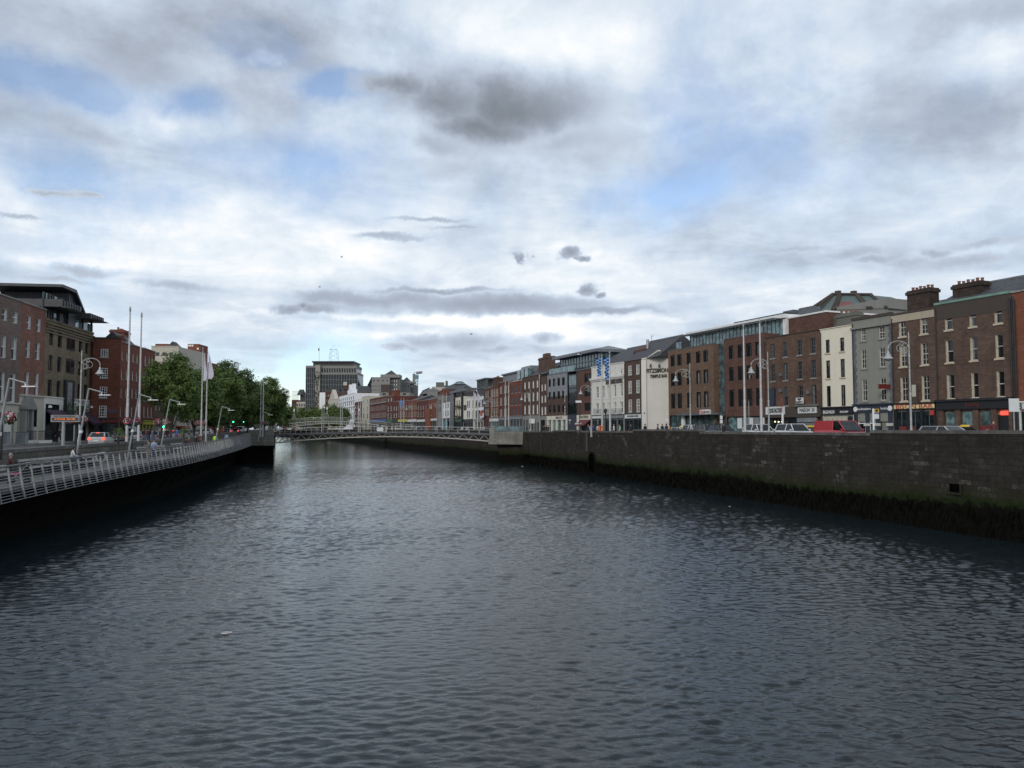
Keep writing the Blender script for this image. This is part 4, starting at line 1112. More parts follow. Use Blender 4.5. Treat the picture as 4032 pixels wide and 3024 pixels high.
MB().box(cx0+.6, cx1-.5, .02, .09, f.z(2250,1517), f.z(2250,1476)).build('curtain', M['tealglass'], g)
MB().box(-.1, f.L+.05, -.12, 16, Z+.003, Z+.2).build('parapet_coping', M['greyframe'], root)
zp0, zp1 = Z+.2, Z+3.3
pa, pb = 1.8, f.L-.3
g = MB().box(pa, pb, 2.2, 10, zp0, zp1).build('glazed_pavilion', M['tealglass'], root)
mb = MB()
for k in range(15): x = pa + (pb-pa)*k/14; mb.box(x-.06, x+.06, 2.1, 2.2, zp0, zp1)
mb.box(pa, pb, 2.05, 2.1, zp0+1.6, zp0+1.7); mb.build('pavilion_frame', M['greyframe'], g)
MB().box(.2, f.L*.62, .3, .36, zp0, zp0+1.1).build('glass_balustrade', M['tealglass'], root)
rf = MB().box(pa-1.2, pb+.6, .8, 11.5, zp1+.003, zp1+.55).build('flat_roof', M['lead'], root)
mb = MB(); L0, L1 = pa+6, pb-1; mb.face([(L0,2,zp1+.56),(L1,2,zp1+.56),(L1-3,6,zp1+1.7),(L0+4,6,zp1+1.7)]); mb.face([(L0,2,zp1+.56),(L0+4,6,zp1+1.7),(L0,10,zp1+.56)]); mb.face([(L0,10,zp1+.56),(L0+4,6,zp1+1.7),(L1-3,6,zp1+1.7),(L1,10,zp1+.56)]); mb.face([(L1,2,zp1+.56),(L1,10,zp1+.56),(L1-3,6,zp1+1.7)])
mb.build('rooflight', M['lead'], rf)
# shopfronts below
mb = MB()
for px_ in (2155,2172,2190,2211,2229): a = max(f.s(px_),.0); mb.box(a, a+.7, -.15, .25, 0, 3.1)
mb.box(0, f.s(2229)+.7, -.2, .25, 3.103, 3.95); mb.build('shopfront', M['creamfr'], root)
MB().box(.3, cx0-.2, .1, .16, .5, 3.1).build('shop_window', M['tealglass'], root)
text('BAR & CO', 'lettering', root, f.s(2205), -.24, 3.55, .7, M['letterk'])
MB().box(cx0+.4, cx1-.1, -.1, .1, 0, 3.9).build('dark_entrance', M['navy'], root)
text('MEN\nS', 'lettering', root, f.s(2246), -.14, 2.7, .5, M['letterw'])
fr2 = MB().box(cx1+.1, cx1+1.6, -.2, .25, 0, 3.0).box(cx1+.1, f.L-.1, -.2, .25, 3.0, 3.95).build('shopfront', M['creamfr'], root)
text('THE SEVEN', 'lettering', fr2, f.s(2303), -.24, 3.5, .75, M['letterk'])
aw = MB().prism([(-1.6,1.9),(-.1,3.0),(-.1,2.85),(-1.5,1.8)], cx1+1.8, f.L-.2, 'x').build('awning', M['maroon'], fr2)
text('BAR & GRILL', 'lettering', fr2, f.s(2308), -1.68, 2.25, .5, M['letterw'], rx=math.radians(55))
s_ = f.s(2228); text('C\nA\nF\nE\n\nB\nA\nR', 'vertical_lettering', root, s_, -.2, f.z(2228,1585), .8, M['letterw'], vertical=True)

r, f, Z = building('brick_house', 'tall sooty brown brick house with white-sided sashes and a broad chimney, arched stone ground floor', 'building', 2060, 2127, 1480, 'br_choc',
    [(2065,2070),(2081,2087),(2098,2103),(2114,2119)], [(1497,1525),(1542,1577),(1592,1629)], 'plainsash', 'white', topat=2100, group=GR, rec=.3, reveal='whiterev', rowcol=2114, coping='soot', copeh=.1)
pitched(r, f.L + 3, Z, 10, 2.8); chimney(r, f.L-5.5, f.L+1.5, 1.5, 3, Z, Z+4.0, 'br_dark', 0); MB().box(f.L-3.4, f.L-.6, 1.8, 2.7, Z+4.0, Z+4.8).build('chimney_cap', M['br_dark'], r)
zs = f.z(2100,1636); sf = MB().box(0, f.L, -.12, -.004, zs-.9, zs).box(0,.5,-.12,-.004,0,zs-.9).box(f.L-.5,f.L,-.12,-.004,0,zs-.9)
for k in range(1, 6): x = f.L*k/6; sf.box(x-.28, x+.28, -.12, -.004, 0, zs-.9)
sf = sf.build('stone_arcade', M['st_greyst'], r)
for k in range(6):
    x = f.L*(k+.5)/6; MB().prism([(x-.55,.3)] + [(x+.55,.3)] + [(x+.55*math.cos(t*math.pi/6), zs-1.6+.55*math.sin(t*math.pi/6)) for t in range(7)], -.05, -.002).build('arched_window', M['darkglass'], r)
MB().tube((f.L-.1,-.12,0),(f.L-.1,-.12,Z),.1).build('drainpipe', M['st_lime'], r)

r, f, Z = building('brick_house', 'narrow lower brown brick house with two slim windows beside the grey-topped corner building', 'building', 2127, 2155, 1481, 'br_choc',
    [(2133,2138),(2145,2151)], [(1514,1539),(1558,1585),(1602,1633)], 'plainsash', 'white', topat=2140, group=GR, rec=.25, reveal='whiterev', coping='soot', copeh=.1)
pitched(r, f.L, Z, 9, 2.4)
MB().box(0, f.L, -.1, -.003, 0, 4.0).build('stone_ground_floor', M['st_greyst'], r); MB().box(1, f.L-1.2, -.16, -.102, .1, 3.2).build('shop_window', M['darkglass'], r)

r, f, Z = building('brick_house', 'red-brown brick building with teal balcony windows and a zinc mansard', 'building', 2008, 2059, 1501, 'br_red',
    [(2013,2020),(2030,2036),(2043,2051)], [(1520,1549),(1564,1597),(1608,1640)], 'triple', 'greyframe', 'tealglass', topat=2035, group=GR, rec=.2, coping='creamfr', shop=1650, copeh=.1)
mb = MB(); q = Z+.1; mb.face([(2,1,q),(f.L,1,q),(f.L-.3,2,q+3.4),(3,2,q+3.4)]); mb.face([(3,2,q+3.4),(f.L-.3,2,q+3.4),(f.L-.3,9,q+3.4),(3,9,q+3.4)]); mb.face([(f.L,1,q),(f.L,9,q),(f.L-.3,9,q+3.4),(f.L-.3,2,q+3.4)]); mb.face([(2,9,q),(2,1,q),(3,2,q+3.4),(3,9,q+3.4)])
mn = mb.build('mansard', M['lead'], r)
for k in range(3): MB().box(3.4+k*3.0, 5.6+k*3.0, .8, 1.9, q+.5, q+2.6).build('dormer', M['tealglass'], mn)
shopfront(r, f.L, f.z(2015,1652), f.z(2015,1640), 'fl_grey', 'fl_grey', 'glass', 4)

r, f, Z = building('brick_house', 'dark red brick house with a stepped face and zinc-clad attic', 'building', 1966, 2007, 1503, 'br_darkred',
    [(1969,1972),(1974,1977),(1985,1988),(1992,1995),(2000,2004)], [(1522,1550),(1566,1596),(1611,1640)], 'far', 'offwhite', topat=1990, group=GR, rec=.15, shop=1652)
MB().box(-7, f.L, 3, 11, Z-.5, Z+2.3).build('zinc_attic', M['lead'], r); MB().box(-7.3, f.L+.3, 2.6, 11, Z+2.3, Z+2.7).build('attic_roof', M['greyframe'], r)
shopfront(r, f.L, f.z(1980,1655), f.z(1980,1644), 'stonefr', 'fl_grey', 'glass', 4)

r, f, Z = building('brick_house', 'bright orange-red brick house, three windows across, white-grey shop fascia', 'building', 1928, 1965, 1527, 'br_orange',
    [(1935,1941),(1945,1950),(1955,1961)], [(1535,1563),(1572,1601),(1609,1640)], 'far', 'offwhite', topat=1945, group=GR, rec=.15, shop=1652, coping='soot')
shopfront(r, f.L, f.z(1940,1660), f.z(1940,1647), 'fl_grey', 'sign_white', 'tealglass', 4)

r, f, Z = building('brick_house', 'narrow dark brown brick house left of the orange-red one', 'building', 1906, 1927, 1529, 'br_choc',
    [(1912,1916),(1920,1924)], [(1542,1563),(1577,1600),(1610,1634)], 'far', 'offwhite', topat=1918, group=GR, rec=.15, shop=1652)
chimney(r, f.L-4, f.L-1, 2, 4, Z, Z+3, 'br_choc', 3)
shopfront(r, f.L, f.z(1915,1656), f.z(1915,1646), 'maroon', 'maroon', 'darkglass', 2)

r, f, Z = building('glazed_building', 'white-framed building with large gridded windows and sunshade roof', 'building', 1869, 1905, 1563, 'st_brwhite',
    [(1871,1879),(1882,1892),(1895,1904)], [(1577,1603),(1617,1648)], 'grid', 'greyframe', 'glass', topat=1887, rec=.25, coping='white', shop=1654)
mb = MB()
for k in range(6): mb.box(.5+k*(f.L-1)/5, .7+k*(f.L-1)/5, .5, 1.2, Z+.2, Z+4.8)
mb.box(0, f.L, .3, 6, Z+4.8, Z+5.1).box(0,f.L,.4,.5,Z+2.4,Z+2.6); mb.build('roof_frame', M['greyframe'], r); MB().box(1, f.L-1, 3, 8, Z+.1, Z+4.7).build('roof_room', M['st_greyst'], r)
shopfront(r, f.L, f.z(1887,1660), f.z(1887,1650), 'creamfr', 'fl_grey', 'glass', 3)
a, z_ = f.hit(1901, 1645); MB().box(a, a+4.2, -.9, -.7, z_, f.z(1901,1628)).build('advert_board', M['sign_white'], r); MB().box(a+.8, a+3.4, -.95, -.902, z_+.5, z_+1.8).build('advert_print', M['letter_red'], r)

r, f, Z = building('stucco_house', 'cream and yellow pair of rendered fronts with a picture panel', 'building', 1826, 1868, 1566, 'st_cream',
    [(1841,1844),(1848,1851),(1860,1863)], [(1579,1606),(1618,1645)], 'far', 'darkframe', topat=1847, rec=.2, shop=1652, coping='st_white')
MB().box(f.s(1838), f.s(1853), -.05, -.002, 4.3, Z-.1).build('white_front', M['st_brwhite'], r)
for a, b_ in ((1841,1844),(1848,1851)):
    for y0, y1 in ((1579,1606),(1618,1645)): window(r, (f.s(a)+f.s(b_))/2, f.z(1841,y1), f.s(b_)-f.s(a), f.z(1841,y0)-f.z(1841,y1), 'far', 'darkframe', y=-.1, sill=None)
a, z_ = f.hit(1827, 1616); b_, zt = f.hit(1837, 1594); MB().box(a, b_, -.08, -.003, z_, zt).build('picture_panel', M['soot'], r)
shopfront(r, f.L, f.z(1840,1662), f.z(1840,1652), 'black', 'black', 'glass', 4)

r, f, Z = building('stucco_house', 'cream pub front hung with flower baskets between dark steel frames', 'building', 1792, 1825, 1564, 'st_cream',
    [(1797,1801),(1806,1810),(1815,1819)], [(1577,1601),(1614,1642)], 'far', 'darkframe', topat=1808, rec=.2, shop=1650)
M['flowers'] = mk('mixed_flowers', (.12,.07,.05), .9, .9, 9); M['shrub'] = mk('hanging_foliage', (.03,.055,.02), .8, .6, 5)
for px_ in (1799,1808,1817):
    for y0 in (1603,1643):
        s_, z_ = f.hit(px_, y0); mb = MB(); rr = random.Random(px_)
        for k in range(60):
            c = Vector((s_+rr.gauss(0,.7), -.5+rr.gauss(0,.25), z_+rr.gauss(0,.35))); q = rr.uniform(.1,.25); mb.mat(k % 3 == 0).face([c+Vector((-q,0,-q)),c+Vector((q,rr.uniform(-q,q),-q)),c+Vector((0,0,q))])
        mb.build('window_box_flowers', [M['shrub'], M['flowers']], r, fix=False)
MB().box(-.3, 0.3, -.5, .3, 0, Z+1.5).build('steel_post', M['darkframe'], r); MB().box(f.L-1.2, f.L-.2, -.6, .3, 0, Z+1.2).build('steel_post', M['darkframe'], r)
MB().box(-4, f.L+9, -1.0, 2, Z+1.5, Z+2.2).build('steel_canopy', M['greyframe'], r)
sf, fb = shopfront(r, f.L, f.z(1808,1660), f.z(1808,1648), 'black', 'fl_green', 'glass', 6)
r, f, Z = building('glazed_building', 'slim steel and glass stair tower beside the white gabled house', 'building', 1771, 1791, 1560, 'greyframe',
    [(1772,1778),(1781,1786)], [(1566,1592),(1598,1624),(1630,1655)], 'triple', 'steel', 'tealglass', topat=1780, rec=.1, nosill=True)
r, f, Z = building('stucco_house', 'small bright white rendered house with slate roof', 'building', 1740, 1770, 1585, 'st_brwhite',
    [(1743,1746),(1753,1756),(1762,1766)], [(1591,1607),(1618,1638)], 'far', 'darkframe', topat=1755, rec=.2, shop=1650)
pitched(r, f.L, Z, 11, 5.5, y0=.1); shopfront(r, f.L, f.z(1755,1657), f.z(1755,1648), 'black', 'black', 'glass', 3)
MB().box(f.L*.45, f.L*.9, -1.4, -.3, 0, 4.1).build('teal_kiosk_front', M['fl_teal'], r)
r, f, Z = building('stone_building', 'tall narrow grey stone front behind the white banners', 'building', 1723, 1739, 1560, 'st_greyst',
    [(1727,1730),(1733,1736)], [(1575,1592),(1602,1622)], 'far', 'darkframe', topat=1730, rec=.2)
r, f, Z = building('brick_house', 'red brick house with a big blank gable beside the banners', 'building', 1684, 1722, 1572, 'br_red',
    [(1690,1693),(1697,1700)], [(1592,1607),(1618,1636)], 'far', 'offwhite', topat=1703, rec=.15, shop=1650, group=GR)
chimney(r, f.L-6, f.L-1, 2, 4, Z, Z+3, 'br_red', 4)
MB().box(-3, f.L*.35, -.6, 3, 0, f.z(1690,1606)).build('orange_brick_bay', M['br_orange'], r)
shopfront(r, f.L, f.z(1703,1657), f.z(1703,1648), 'stonefr', 'sign_white', 'glass', 4)
def rowhouse(name, label, a, b_, top, mat, ncol, rows, shopc=('black','fl_green'), **k):
    w_ = (b_ - a) / ncol
    cols = [(a + w_*(i+.3), a + w_*(i+.7)) for i in range(ncol)]
    r, f, Z = building(name, label, 'building', a, b_, top, mat, cols, rows, 'far', k.pop('frm','offwhite'), 'glass_far', rowcol=(a+b_)/2, topat=(a+b_)/2, rec=.2, shop=1653 if shopc else None, group=k.pop('group', GR), **k)
    if shopc: shopfront(r, f.L, f.z((a+b_)/2,1661), f.z((a+b_)/2,1651), shopc[0], shopc[1], 'glass_far', max(3, ncol//2))
    return r, f, Z
rr_ = [(1596,1611),(1620,1640)]
r, f, Z = rowhouse('brick_house', 'red brick terrace end with dark roof and string course beside the orange bay', 1642, 1683, 1578, 'br_darkred', 4, rr_, ('black','sign_white'), depth=12); pitched(r, f.L, Z, 12, 1.6)
r, f, Z = rowhouse('brick_house', 'long red brick terrace block with white shopfronts', 1604, 1641, 1577, 'br_red', 6, rr_, ('stonefr','sign_white'), depth=12); pitched(r, f.L, Z, 12, 2)
r, f, Z = rowhouse('brick_house', 'red brick terrace block above the lime-yellow shop', 1567, 1603, 1579, 'br_red', 5, rr_, ('black','fl_yellow'), depth=12)
r, f, Z = rowhouse('brick_house', 'small red brick house with tall white sashes next to the lime shop', 1548, 1566, 1581, 'br_darkred', 2, [(1600,1616),(1627,1645)], ('black','black'), depth=12, frm='white')
r, f, Z = rowhouse('brick_house', 'taller dark red brick house above the green shop', 1523, 1547, 1561, 'br_darkred', 2, [(1568,1580),(1600,1618),(1627,1647)], ('black','fl_green'), depth=12, frm='white'); chimney(r, 0, 6, 2, 5, Z, Z+3, 'br_red', 4)
r, f, Z = rowhouse('brick_building', 'long dark red brick range with rows of narrow windows and stone string course', 1455, 1522, 1566, 'br_darkred', 14, [(1572,1581),(1597,1615),(1625,1644)], ('black','fl_blue'), depth=16, coping='stonefr')
MB().box(0, f.L, -.5, 0, f.z(1490,1590), f.z(1490,1585)).build('cornice', M['st_greyst'], r); chimney(r, 20, 28, 6, 9, Z, Z+3, 'br_darkred', 6)
r, f, Z = rowhouse('office_building', 'pale beige modern front with wide white windows', 1424, 1454, 1562, 'st_lime', 2, [(1575,1590),(1602,1620),(1628,1648)], None, depth=16, group=None, frm='white')
r, f, Z = rowhouse('brick_house', 'dark red brick house between the beige front and the white hotel', 1396, 1423, 1583, 'br_darkred', 3, [(1596,1608),(1617,1632),(1640,1652)], None, depth=16, frm='white')
r, f, Z = rowhouse('stucco_building', 'big bright white stuccoed building with pediment-topped parapet', 1334, 1395, 1555, 'st_brwhite', 8, [(1566,1577),(1585,1599),(1606,1620),(1632,1650)], None, depth=22, group=None, frm='greyframe')
for z in (1580,1603,1626): MB().box(-.3, f.L+.3, -.5, 0, f.z(1365,z)-.3, f.z(1365,z)+.3).build('string_course', M['st_brwhite'], r)
ch = MB().box(f.L*.25, f.L*.55, 3, 6, Z, Z+3.5).box(f.L*.28,f.L*.33,3.5,5.5,Z+3.5,Z+7).box(f.L*.48,f.L*.53,3.5,5.5,Z+3.5,Z+7).build('chimney', M['st_brwhite'], r)
r, f, Z = rowhouse('stucco_building', 'cream stone bank front half hidden by the trees beyond the arched bridge', 1291, 1333, 1574, 'st_lime', 4, [(1585,1597),(1606,1618),(1630,1645)], None, depth=22, group=None)
mb = MB().prism([(0,Z),(f.L*.6,Z),(f.L*.3,Z+7)], .5, 3); mb.build('pediment', M['st_lime'], r)
# ------------------------------------------------------------------ left bank buildings
def fl_line(px):
    x = -(px - 2016) / F * cp
    if px <= 357: return 43.9 / (x - .14)
    return 1 / interp([(467, 1/113), (605, 1/131), (730, 1/180), (814, 1/300), (970, 1/600)], px)[0]
GL = 'brick buildings along the left quay'
r, f, Z = building('brick_house', 'grey-brown brick house with tall white-sided sashes at the left edge of the photo', 'building', -150, 70, 1183, 'br_grey',
    [(-105,-85),(-60,-42),(-4,14),(37,56)], [(1220,1267),(1325,1413),(1469,1583)], 'plainsash', 'white', base=4.6, rowcol=37, line=fl_line, topat=68, group=GL, rec=.3, reveal='whiterev', shop=1624)
MB().box(0, f.L, -.12, -.003, f.z(0,1624), f.z(0,1590)).box(0, f.L, -.3, -.003, f.z(0,1589), f.z(0,1589)+.2).build('stone_band', M['st_lime'], r)
for px_ in (-60, 17, 66): MB().box(f.s(px_)-.4, f.s(px_), -.12, .1, 0, f.z(0,1624)-.01).build('pier', M['st_lime'], r)
pitched(r, f.L-4, Z+.1, 9, 2.5); MB().tube((f.s(48),4,Z),(f.s(48),4,Z+4.6),.13).build('vent_pipe', M['offwhite'], r)

r, f, Z = building('brick_house', 'patchy washed red brick house with pale stone ground floor and pedimented doorway', 'building', 70, 167, 1217, 'br_washed',
    [(94,109),(133,148)], [(1236,1291),(1335,1406),(1462,1556)], 'plainsash', 'white', base=4.6, line=fl_line, topat=166, group=GL, rec=.3, reveal='whiterev', coping='sill')
zg = f.z(100,1560); MB().box(.02, f.L-.02, -.1, -.003, 0, zg).box(0, f.L, -.25, -.003, zg+.003, zg+.2).build('stone_ground_floor', M['st_lime'], r)
MB().box(f.s(130), f.s(142), -.14, -.103, f.z(136,1680), f.z(136,1603)).build('slit_window', M['darkglass'], r)
a, b_ = f.s(70)+.3, f.s(110); zd = f.z(90,1612)
d_ = MB().box(a, a+.5, -.7, -.103, 0, zd).box(b_-.5, b_, -.7, -.103, 0, zd).box(a+.9, a+1.2, -.6, -.103, 0, zd).box(a-.2, b_+.2, -.9, -.103, zd, zd+.35).prism([(a-.2,zd+.35),(b_+.2,zd+.35),((a+b_)/2,zd+1.6)], -.9, -.103).build('pedimented_doorway', M['st_greyst'], r)
MB().box(a+1.25, b_-.55, -.2, -.104, 0, zd-.1).build('door', M['iron'], d_)

r, f, Z = building('hotel_building', 'tan brick hotel with dark paired windows, white stone base and a black winged roof canopy', 'building', 167, 357, 1313, 'br_tan',
    [(185,202),(220,237),(303,317),(329,343)], [(1297,1356),(1396,1457),(1494,1560)], 'dark', 'darkframe', base=4.6, line=fl_line, topat=356, rec=.35, sill=None, nosill=True, coping='br_tan', copeh=.25,
    extra=[])
for (y0, y1) in ((1320,1378),(1412,1470),(1515,1566)):
    a, b_ = f.s(254), f.s(287); z0, z1 = f.z(270,y1), f.z(270,y0)
    wf = MB().box(a, b_, -.03, -.004, z0, z1).build('paired_window', M['darkframe'], r)
    for q in (0,1): MB().box(a+.1+q*(b_-a)/2, a+(b_-a)/2-.08+q*(b_-a)/2, -.05, -.033, z0+.15, z1-.35).build('pane', M['glass'], wf)
mb = MB()
for k in range(4): mb.box(0, f.L, -.08-.05*k, -.003, Z-1.5+.35*k, Z-1.3+.35*k)
mb.build('corbelled_cornice', M['br_tan'], r)
zw = f.z(240,1570); 
base_ = MB()
segs_ = [(f.s(167)+.05, f.s(177)), (f.s(232), f.s(247)), (f.s(283), f.s(304)), (f.s(340), f.L-.05)]
for a, b_ in segs_: base_.box(a, b_, -.08, -.003, 0, zw)
base_.box(f.s(177), f.s(232), -.08, -.003, f.z(205,1592), zw).box(f.s(304), f.s(340), -.08, -.003, f.z(322,1598), zw)
base_.box(0, f.L, -.16, -.003, zw+.003, zw+.15).build('white_stone_base', M['st_white'], r)
MB().box(f.s(177)+.02, f.s(232)-.02, -.05, -.004, 0, f.z(205,1592)-.02).build('ground_floor_glazing', M['darkglass'], r)
MB().box(f.s(304)+.02, f.s(340)-.02, -.05, -.004, 0, f.z(322,1598)-.02).build('ground_floor_glazing', M['darkglass'], r)
MB().box(f.s(247)+.02, f.s(283)-.02, -.3, -.005, 0, f.z(265,1497)).build('dark_entrance_bay', M['darkframe'], r)
MB().box(f.s(254), f.s(272), -.34, -.303, 2.6, f.z(265,1506)).build('hotel_banner', M['fl_grey'], r)
M['purple'] = mk('purple_awning', (.045,.02,.04), .7, .2)
for a, b_ in ((177,252),(306,352)):
    aw = MB().prism([(-2.2,2.6),(-.17,4.2),(-.17,4.0),(-2.1,2.3)], f.s(a), f.s(b_), 'x').build('awning', M['purple'], r)
for px_ in (180, 347): s_, z_ = f.hit(px_, 1607); wl = MB().lathe([(.05,0),(.25,.05),(.2,.3),(.05,.36)], s_, -.5, 8).build('globe_lamp', M['letterw'], r, (0,0,z_)); MB().box(s_-.04, s_+.04, -.45, -.1, z_, z_+.06).build('bracket', M['iron'], wl)
for px_ in (252, 300):
    s_, z_ = f.hit(px_, 1612); mb = MB(); rr = random.Random(px_)
    for k in range(260):
        c = Vector((s_+rr.gauss(0,.8), -.9+rr.gauss(0,.4), z_+rr.gauss(0,.6))); q = rr.uniform(.06,.15); mb.face([c+Vector((-q,0,-q)),c+Vector((q,rr.uniform(-q,q),-q)),c+Vector((0,0,q))])
    mb.build('hanging_shrub', M['shrub'], r, fix=False)
# roof storey with canopies
zf = lambda px, py, y=0.: f.hit(px, py, y)[1]
g = MB().box(f.s(172), f.s(300), .5, .6, Z, Z+3.5).build('roof_glazing', M['tealglass'], r)
mb = MB()
for px_ in (172,180,193,197,205,213,232,247,258,264,270,283,287,292,300): x = f.s(px_); mb.box(x-.1, x+.1, .4, .5, Z+.25, Z+3.5)
mb.box(f.s(233), f.s(246), .3, .5, Z+.25, Z+3.5).build('mullions', M['darkframe'], g)
M['zinc'] = mk('dark_zinc', (.035,.037,.042), .5, .3, 2)
def canopy(x0, x1, y0, y1, z0, z1, drop=0.):
    mb = MB(); n = int((x1-x0)/.8)
    mb.face([(x0,y0,z0),(x1,y0,z0-drop),(x1,y0,z1-drop),(x0,y0,z1)]); mb.face([(x0,y1,z0),(x0,y0,z0),(x0,y0,z1),(x0,y1,z1)]); mb.face([(x1,y1,z0-drop),(x1,y0,z0-drop),(x1,y0,z1-drop),(x1,y1,z1-drop)])
    mb.face([(x0,y0,z1),(x1,y0,z1-drop),(x1,y1,z1-drop),(x0,y1,z1)]); mb.face([(x0,y0,z0),(x1,y0,z0-drop),(x1,y1,z0-drop),(x0,y1,z0)]); mb.face([(x0,y1,z0),(x1,y1,z0-drop),(x1,y1,z1-drop),(x0,y1,z1)])
    for k in range(n): x = x0 + (x1-x0)*k/n; q = drop*k/n; mb.box(x, x+.06, y0-.08, y0-.003, z0-q, z1-q)
    c = mb.build('roof_canopy', M['zinc'], r, fix=False)
    mb = MB()
    for k in range(n): x = x0 + (x1-x0)*k/n; mb.box(x, x+.08, y0-.9, y0-.083, z0-.1-drop*k/n, z0+.02-drop*k/n)
    mb.build('louvre', M['darkframe'], c); return c
f_ = f
canopy(f.s(172), f.s(258), -1.6, 12, f.hit(172,1183,-1.6)[1], f.hit(172,1152,-1.6)[1], 0.)
canopy(f.s(294), f.s(352), -1.6, 10, f.hit(294,1232,-1.6)[1], f.hit(294,1210,-1.6)[1], 0.)
zt1 = f.hit(270,1160,2.)[1]; MB().prism([(f.s(215),zt1),(f.s(272),zt1+.05),(f.s(312),zt1-2.6),(f.s(312),zt1-2.9),(f.s(272),zt1-.4),(f.s(215),zt1-.35)], -.5, 9).build('raised_roof', M['zinc'], r)
MB().box(f.s(262), f.s(292), .1, 8, Z+.3, zt1-.5).build('lift_core', M['zinc'], r)
for px_ in (310, 345): MB().box(f.s(px_)-.12, f.s(px_)+.12, -.3, -.06, Z+.25, f.hit(294,1232,-1.6)[1]).build('canopy_post', M['darkframe'], r)
MB().box(f.s(292), f.L-.3, .0, .05, Z+.25, Z+1.3).build('glass_balustrade', M['tealglass'], r)

# red brick corner building: a gable end facing the bridge and a long street front
Pg = at(357, 1690, 113); Pc = at(467, 1690, 113.01)
f = Fac(357, 467, 111.9, 112.55, base=4.65)
r, f, Z = building('brick_building', 'red brick corner building with white small-paned windows in its blank end wall', 'building', 357, 467, 1332, 'br_red',
    [(391,420)], [(1374,1406),(1449,1488),(1523,1566),(1598,1641)], 'grid', 'white', fac=f, topat=400, rec=.12, shop=1650, depth=.5, coping='soot', group=GL)
o, fb = shopfront(r, f.L, f.z(400,1665), f.z(400,1650), 'black', 'soot', 'darkglass', 2, 'PIZZA & PASTA', 'letter_red', .7)
a, z_ = f.hit(428, 1623); b_, zt = f.hit(453, 1616); MB().box(a, b_, -.05, -.003, z_, zt).build('street_name_plate', M['fl_blue'], r)
chimney(r, f.s(432), f.s(470)-.3, 2.2, 3, Z-.3, Z+.35, 'br_red', 4)
MB().prism([(.2,Z-.3),(3.4,Z-.3),(1.8,Z+1.3)], 2.2, 9).build('roof', M['slate'], r)
def sidefront(name, label, a, b_, top, mat, cols, rows, frm='white', style='far', **k):
    return building(name, label, 'building', a, b_, top, mat, cols, rows, style, frm, 'glass', base=4.65, line=fl_line, topat=(a+b_)/2, group=GL, rec=.2, shop=1655, **k)
R4 = [(1380,1413),(1452,1490),(1525,1563),(1600,1638)]
r, f, Z = sidefront('brick_house', 'red brick street front with paired slim windows just right of the gable end', 468, 509, 1350, 'br_red', [(474,478),(493,498)], R4); shopfront(r, f.L, f.z(488,1668), f.z(488,1656), 'black', 'soot', 'darkglass', 4)
r, f, Z = sidefront('brick_house', 'red brick house behind the two tall flagpoles on the left bank', 510, 558, 1363, 'br_red', [(517,522),(533,538),(546,551)], [(1390,1422),(1460,1495),(1530,1566),(1602,1640)]); shopfront(r, f.L, f.z(530,1670), f.z(530,1657), 'black', 'fl_blue', 'darkglass', 4)
chimney(r, 3, 6, 2, 4, Z, Z+2.6, 'br_red', 3)
r, f, Z = sidefront('brick_house', 'brown-red brick house with arched white windows against the nearest tree', 559, 604, 1377, 'br_red', [(565,571),(580,586),(593,599)], [(1400,1437),(1467,1508),(1535,1578),(1602,1642)]); shopfront(r, f.L, f.z(580,1672), f.z(580,1658), 'fl_yellow', 'fl_yellow', 'darkglass', 3)
MB().tube((f.L*.4,3,Z),(f.L*.4,3,Z+3),.15).build('flue', M['pot'], r)
mats_ = ['br_brown','br_red','st_lime','br_darkred','br_brown','st_white','br_red','br_darkred']
lab = ['brown brick house behind the nearest riverside tree','red brick house with orange shopfront behind the trees','pale rendered house glimpsed between the riverside trees','dark red house behind the white sail banners','brown brick house behind the second riverside tree','pale house behind the traffic lights','red brick house behind the rightmost riverside tree','dark brick house where the left quay ends in trees']
edges = [605, 640, 680, 715, 745, 775, 800, 830, 870]; tops = [1430,1440,1450,1462,1480,1500,1530,1560]
fas = [('st_white','sign_white'),('fl_yellow','fl_yellow'),('creamfr','sign_white'),('black','fl_grey'),('maroon','maroon'),('black','fl_yellow'),('black','black'),('stonefr','fl_grey')]
for k in range(8):
    a, b_ = edges[k], edges[k+1]; w_ = b_ - a; t0 = tops[k]
    rows = [(lerp(t0, 1650, q), lerp(t0, 1650, q + .15)) for q in (.1, .38, .68)]
    r, f, Z = sidefront('brick_house', lab[k], a, b_, t0, mats_[k], [(a+w_*.2,a+w_*.33),(a+w_*.62,a+w_*.75)], rows)
    shopfront(r, f.L, f.z(a,1672), f.z(a,1659), fas[k][0], fas[k][1], 'darkglass', 4)
# cream block and brick tower behind
f = Fac(588, 696, 158, 158.01, base=4.8)
r, f, Z = building('office_block', 'pale cream concrete block rising behind the left bank trees', 'building', 588, 696, 1365, 'st_lime', [(607,623),(634,651),(662,678)], [(1387,1402),(1425,1440)], 'far', 'greyframe', fac=f, topat=640, rec=.15, nosill=True, depth=14, coping='st_lime')
MB().box(-.6, 2, 3, 6, Z, Z+.9).build('brick_roof_room', M['br_red'], r); MB().prism([(2.6,Z),(4.9,Z),(3.7,Z+1.2)], 1, 3).build('lantern_roof', M['slate'], r)
f = Fac(721, 786, 172, 172.01, base=4.8)
r, f, Z = building('brick_tower', 'plain red brick stair tower with small openings near its top', 'building', 721, 786, 1420, 'br_red', [], [], fac=f, topat=750, coping='soot')
tw = MB().box(f.s(729), f.s(772), .6, 6, Z+.15, f.z(750,1353)).box(f.s(772), f.s(780), .6, 4, Z+.15, f.z(750,1363)).build('upper_shaft', M['br_orange'], r)
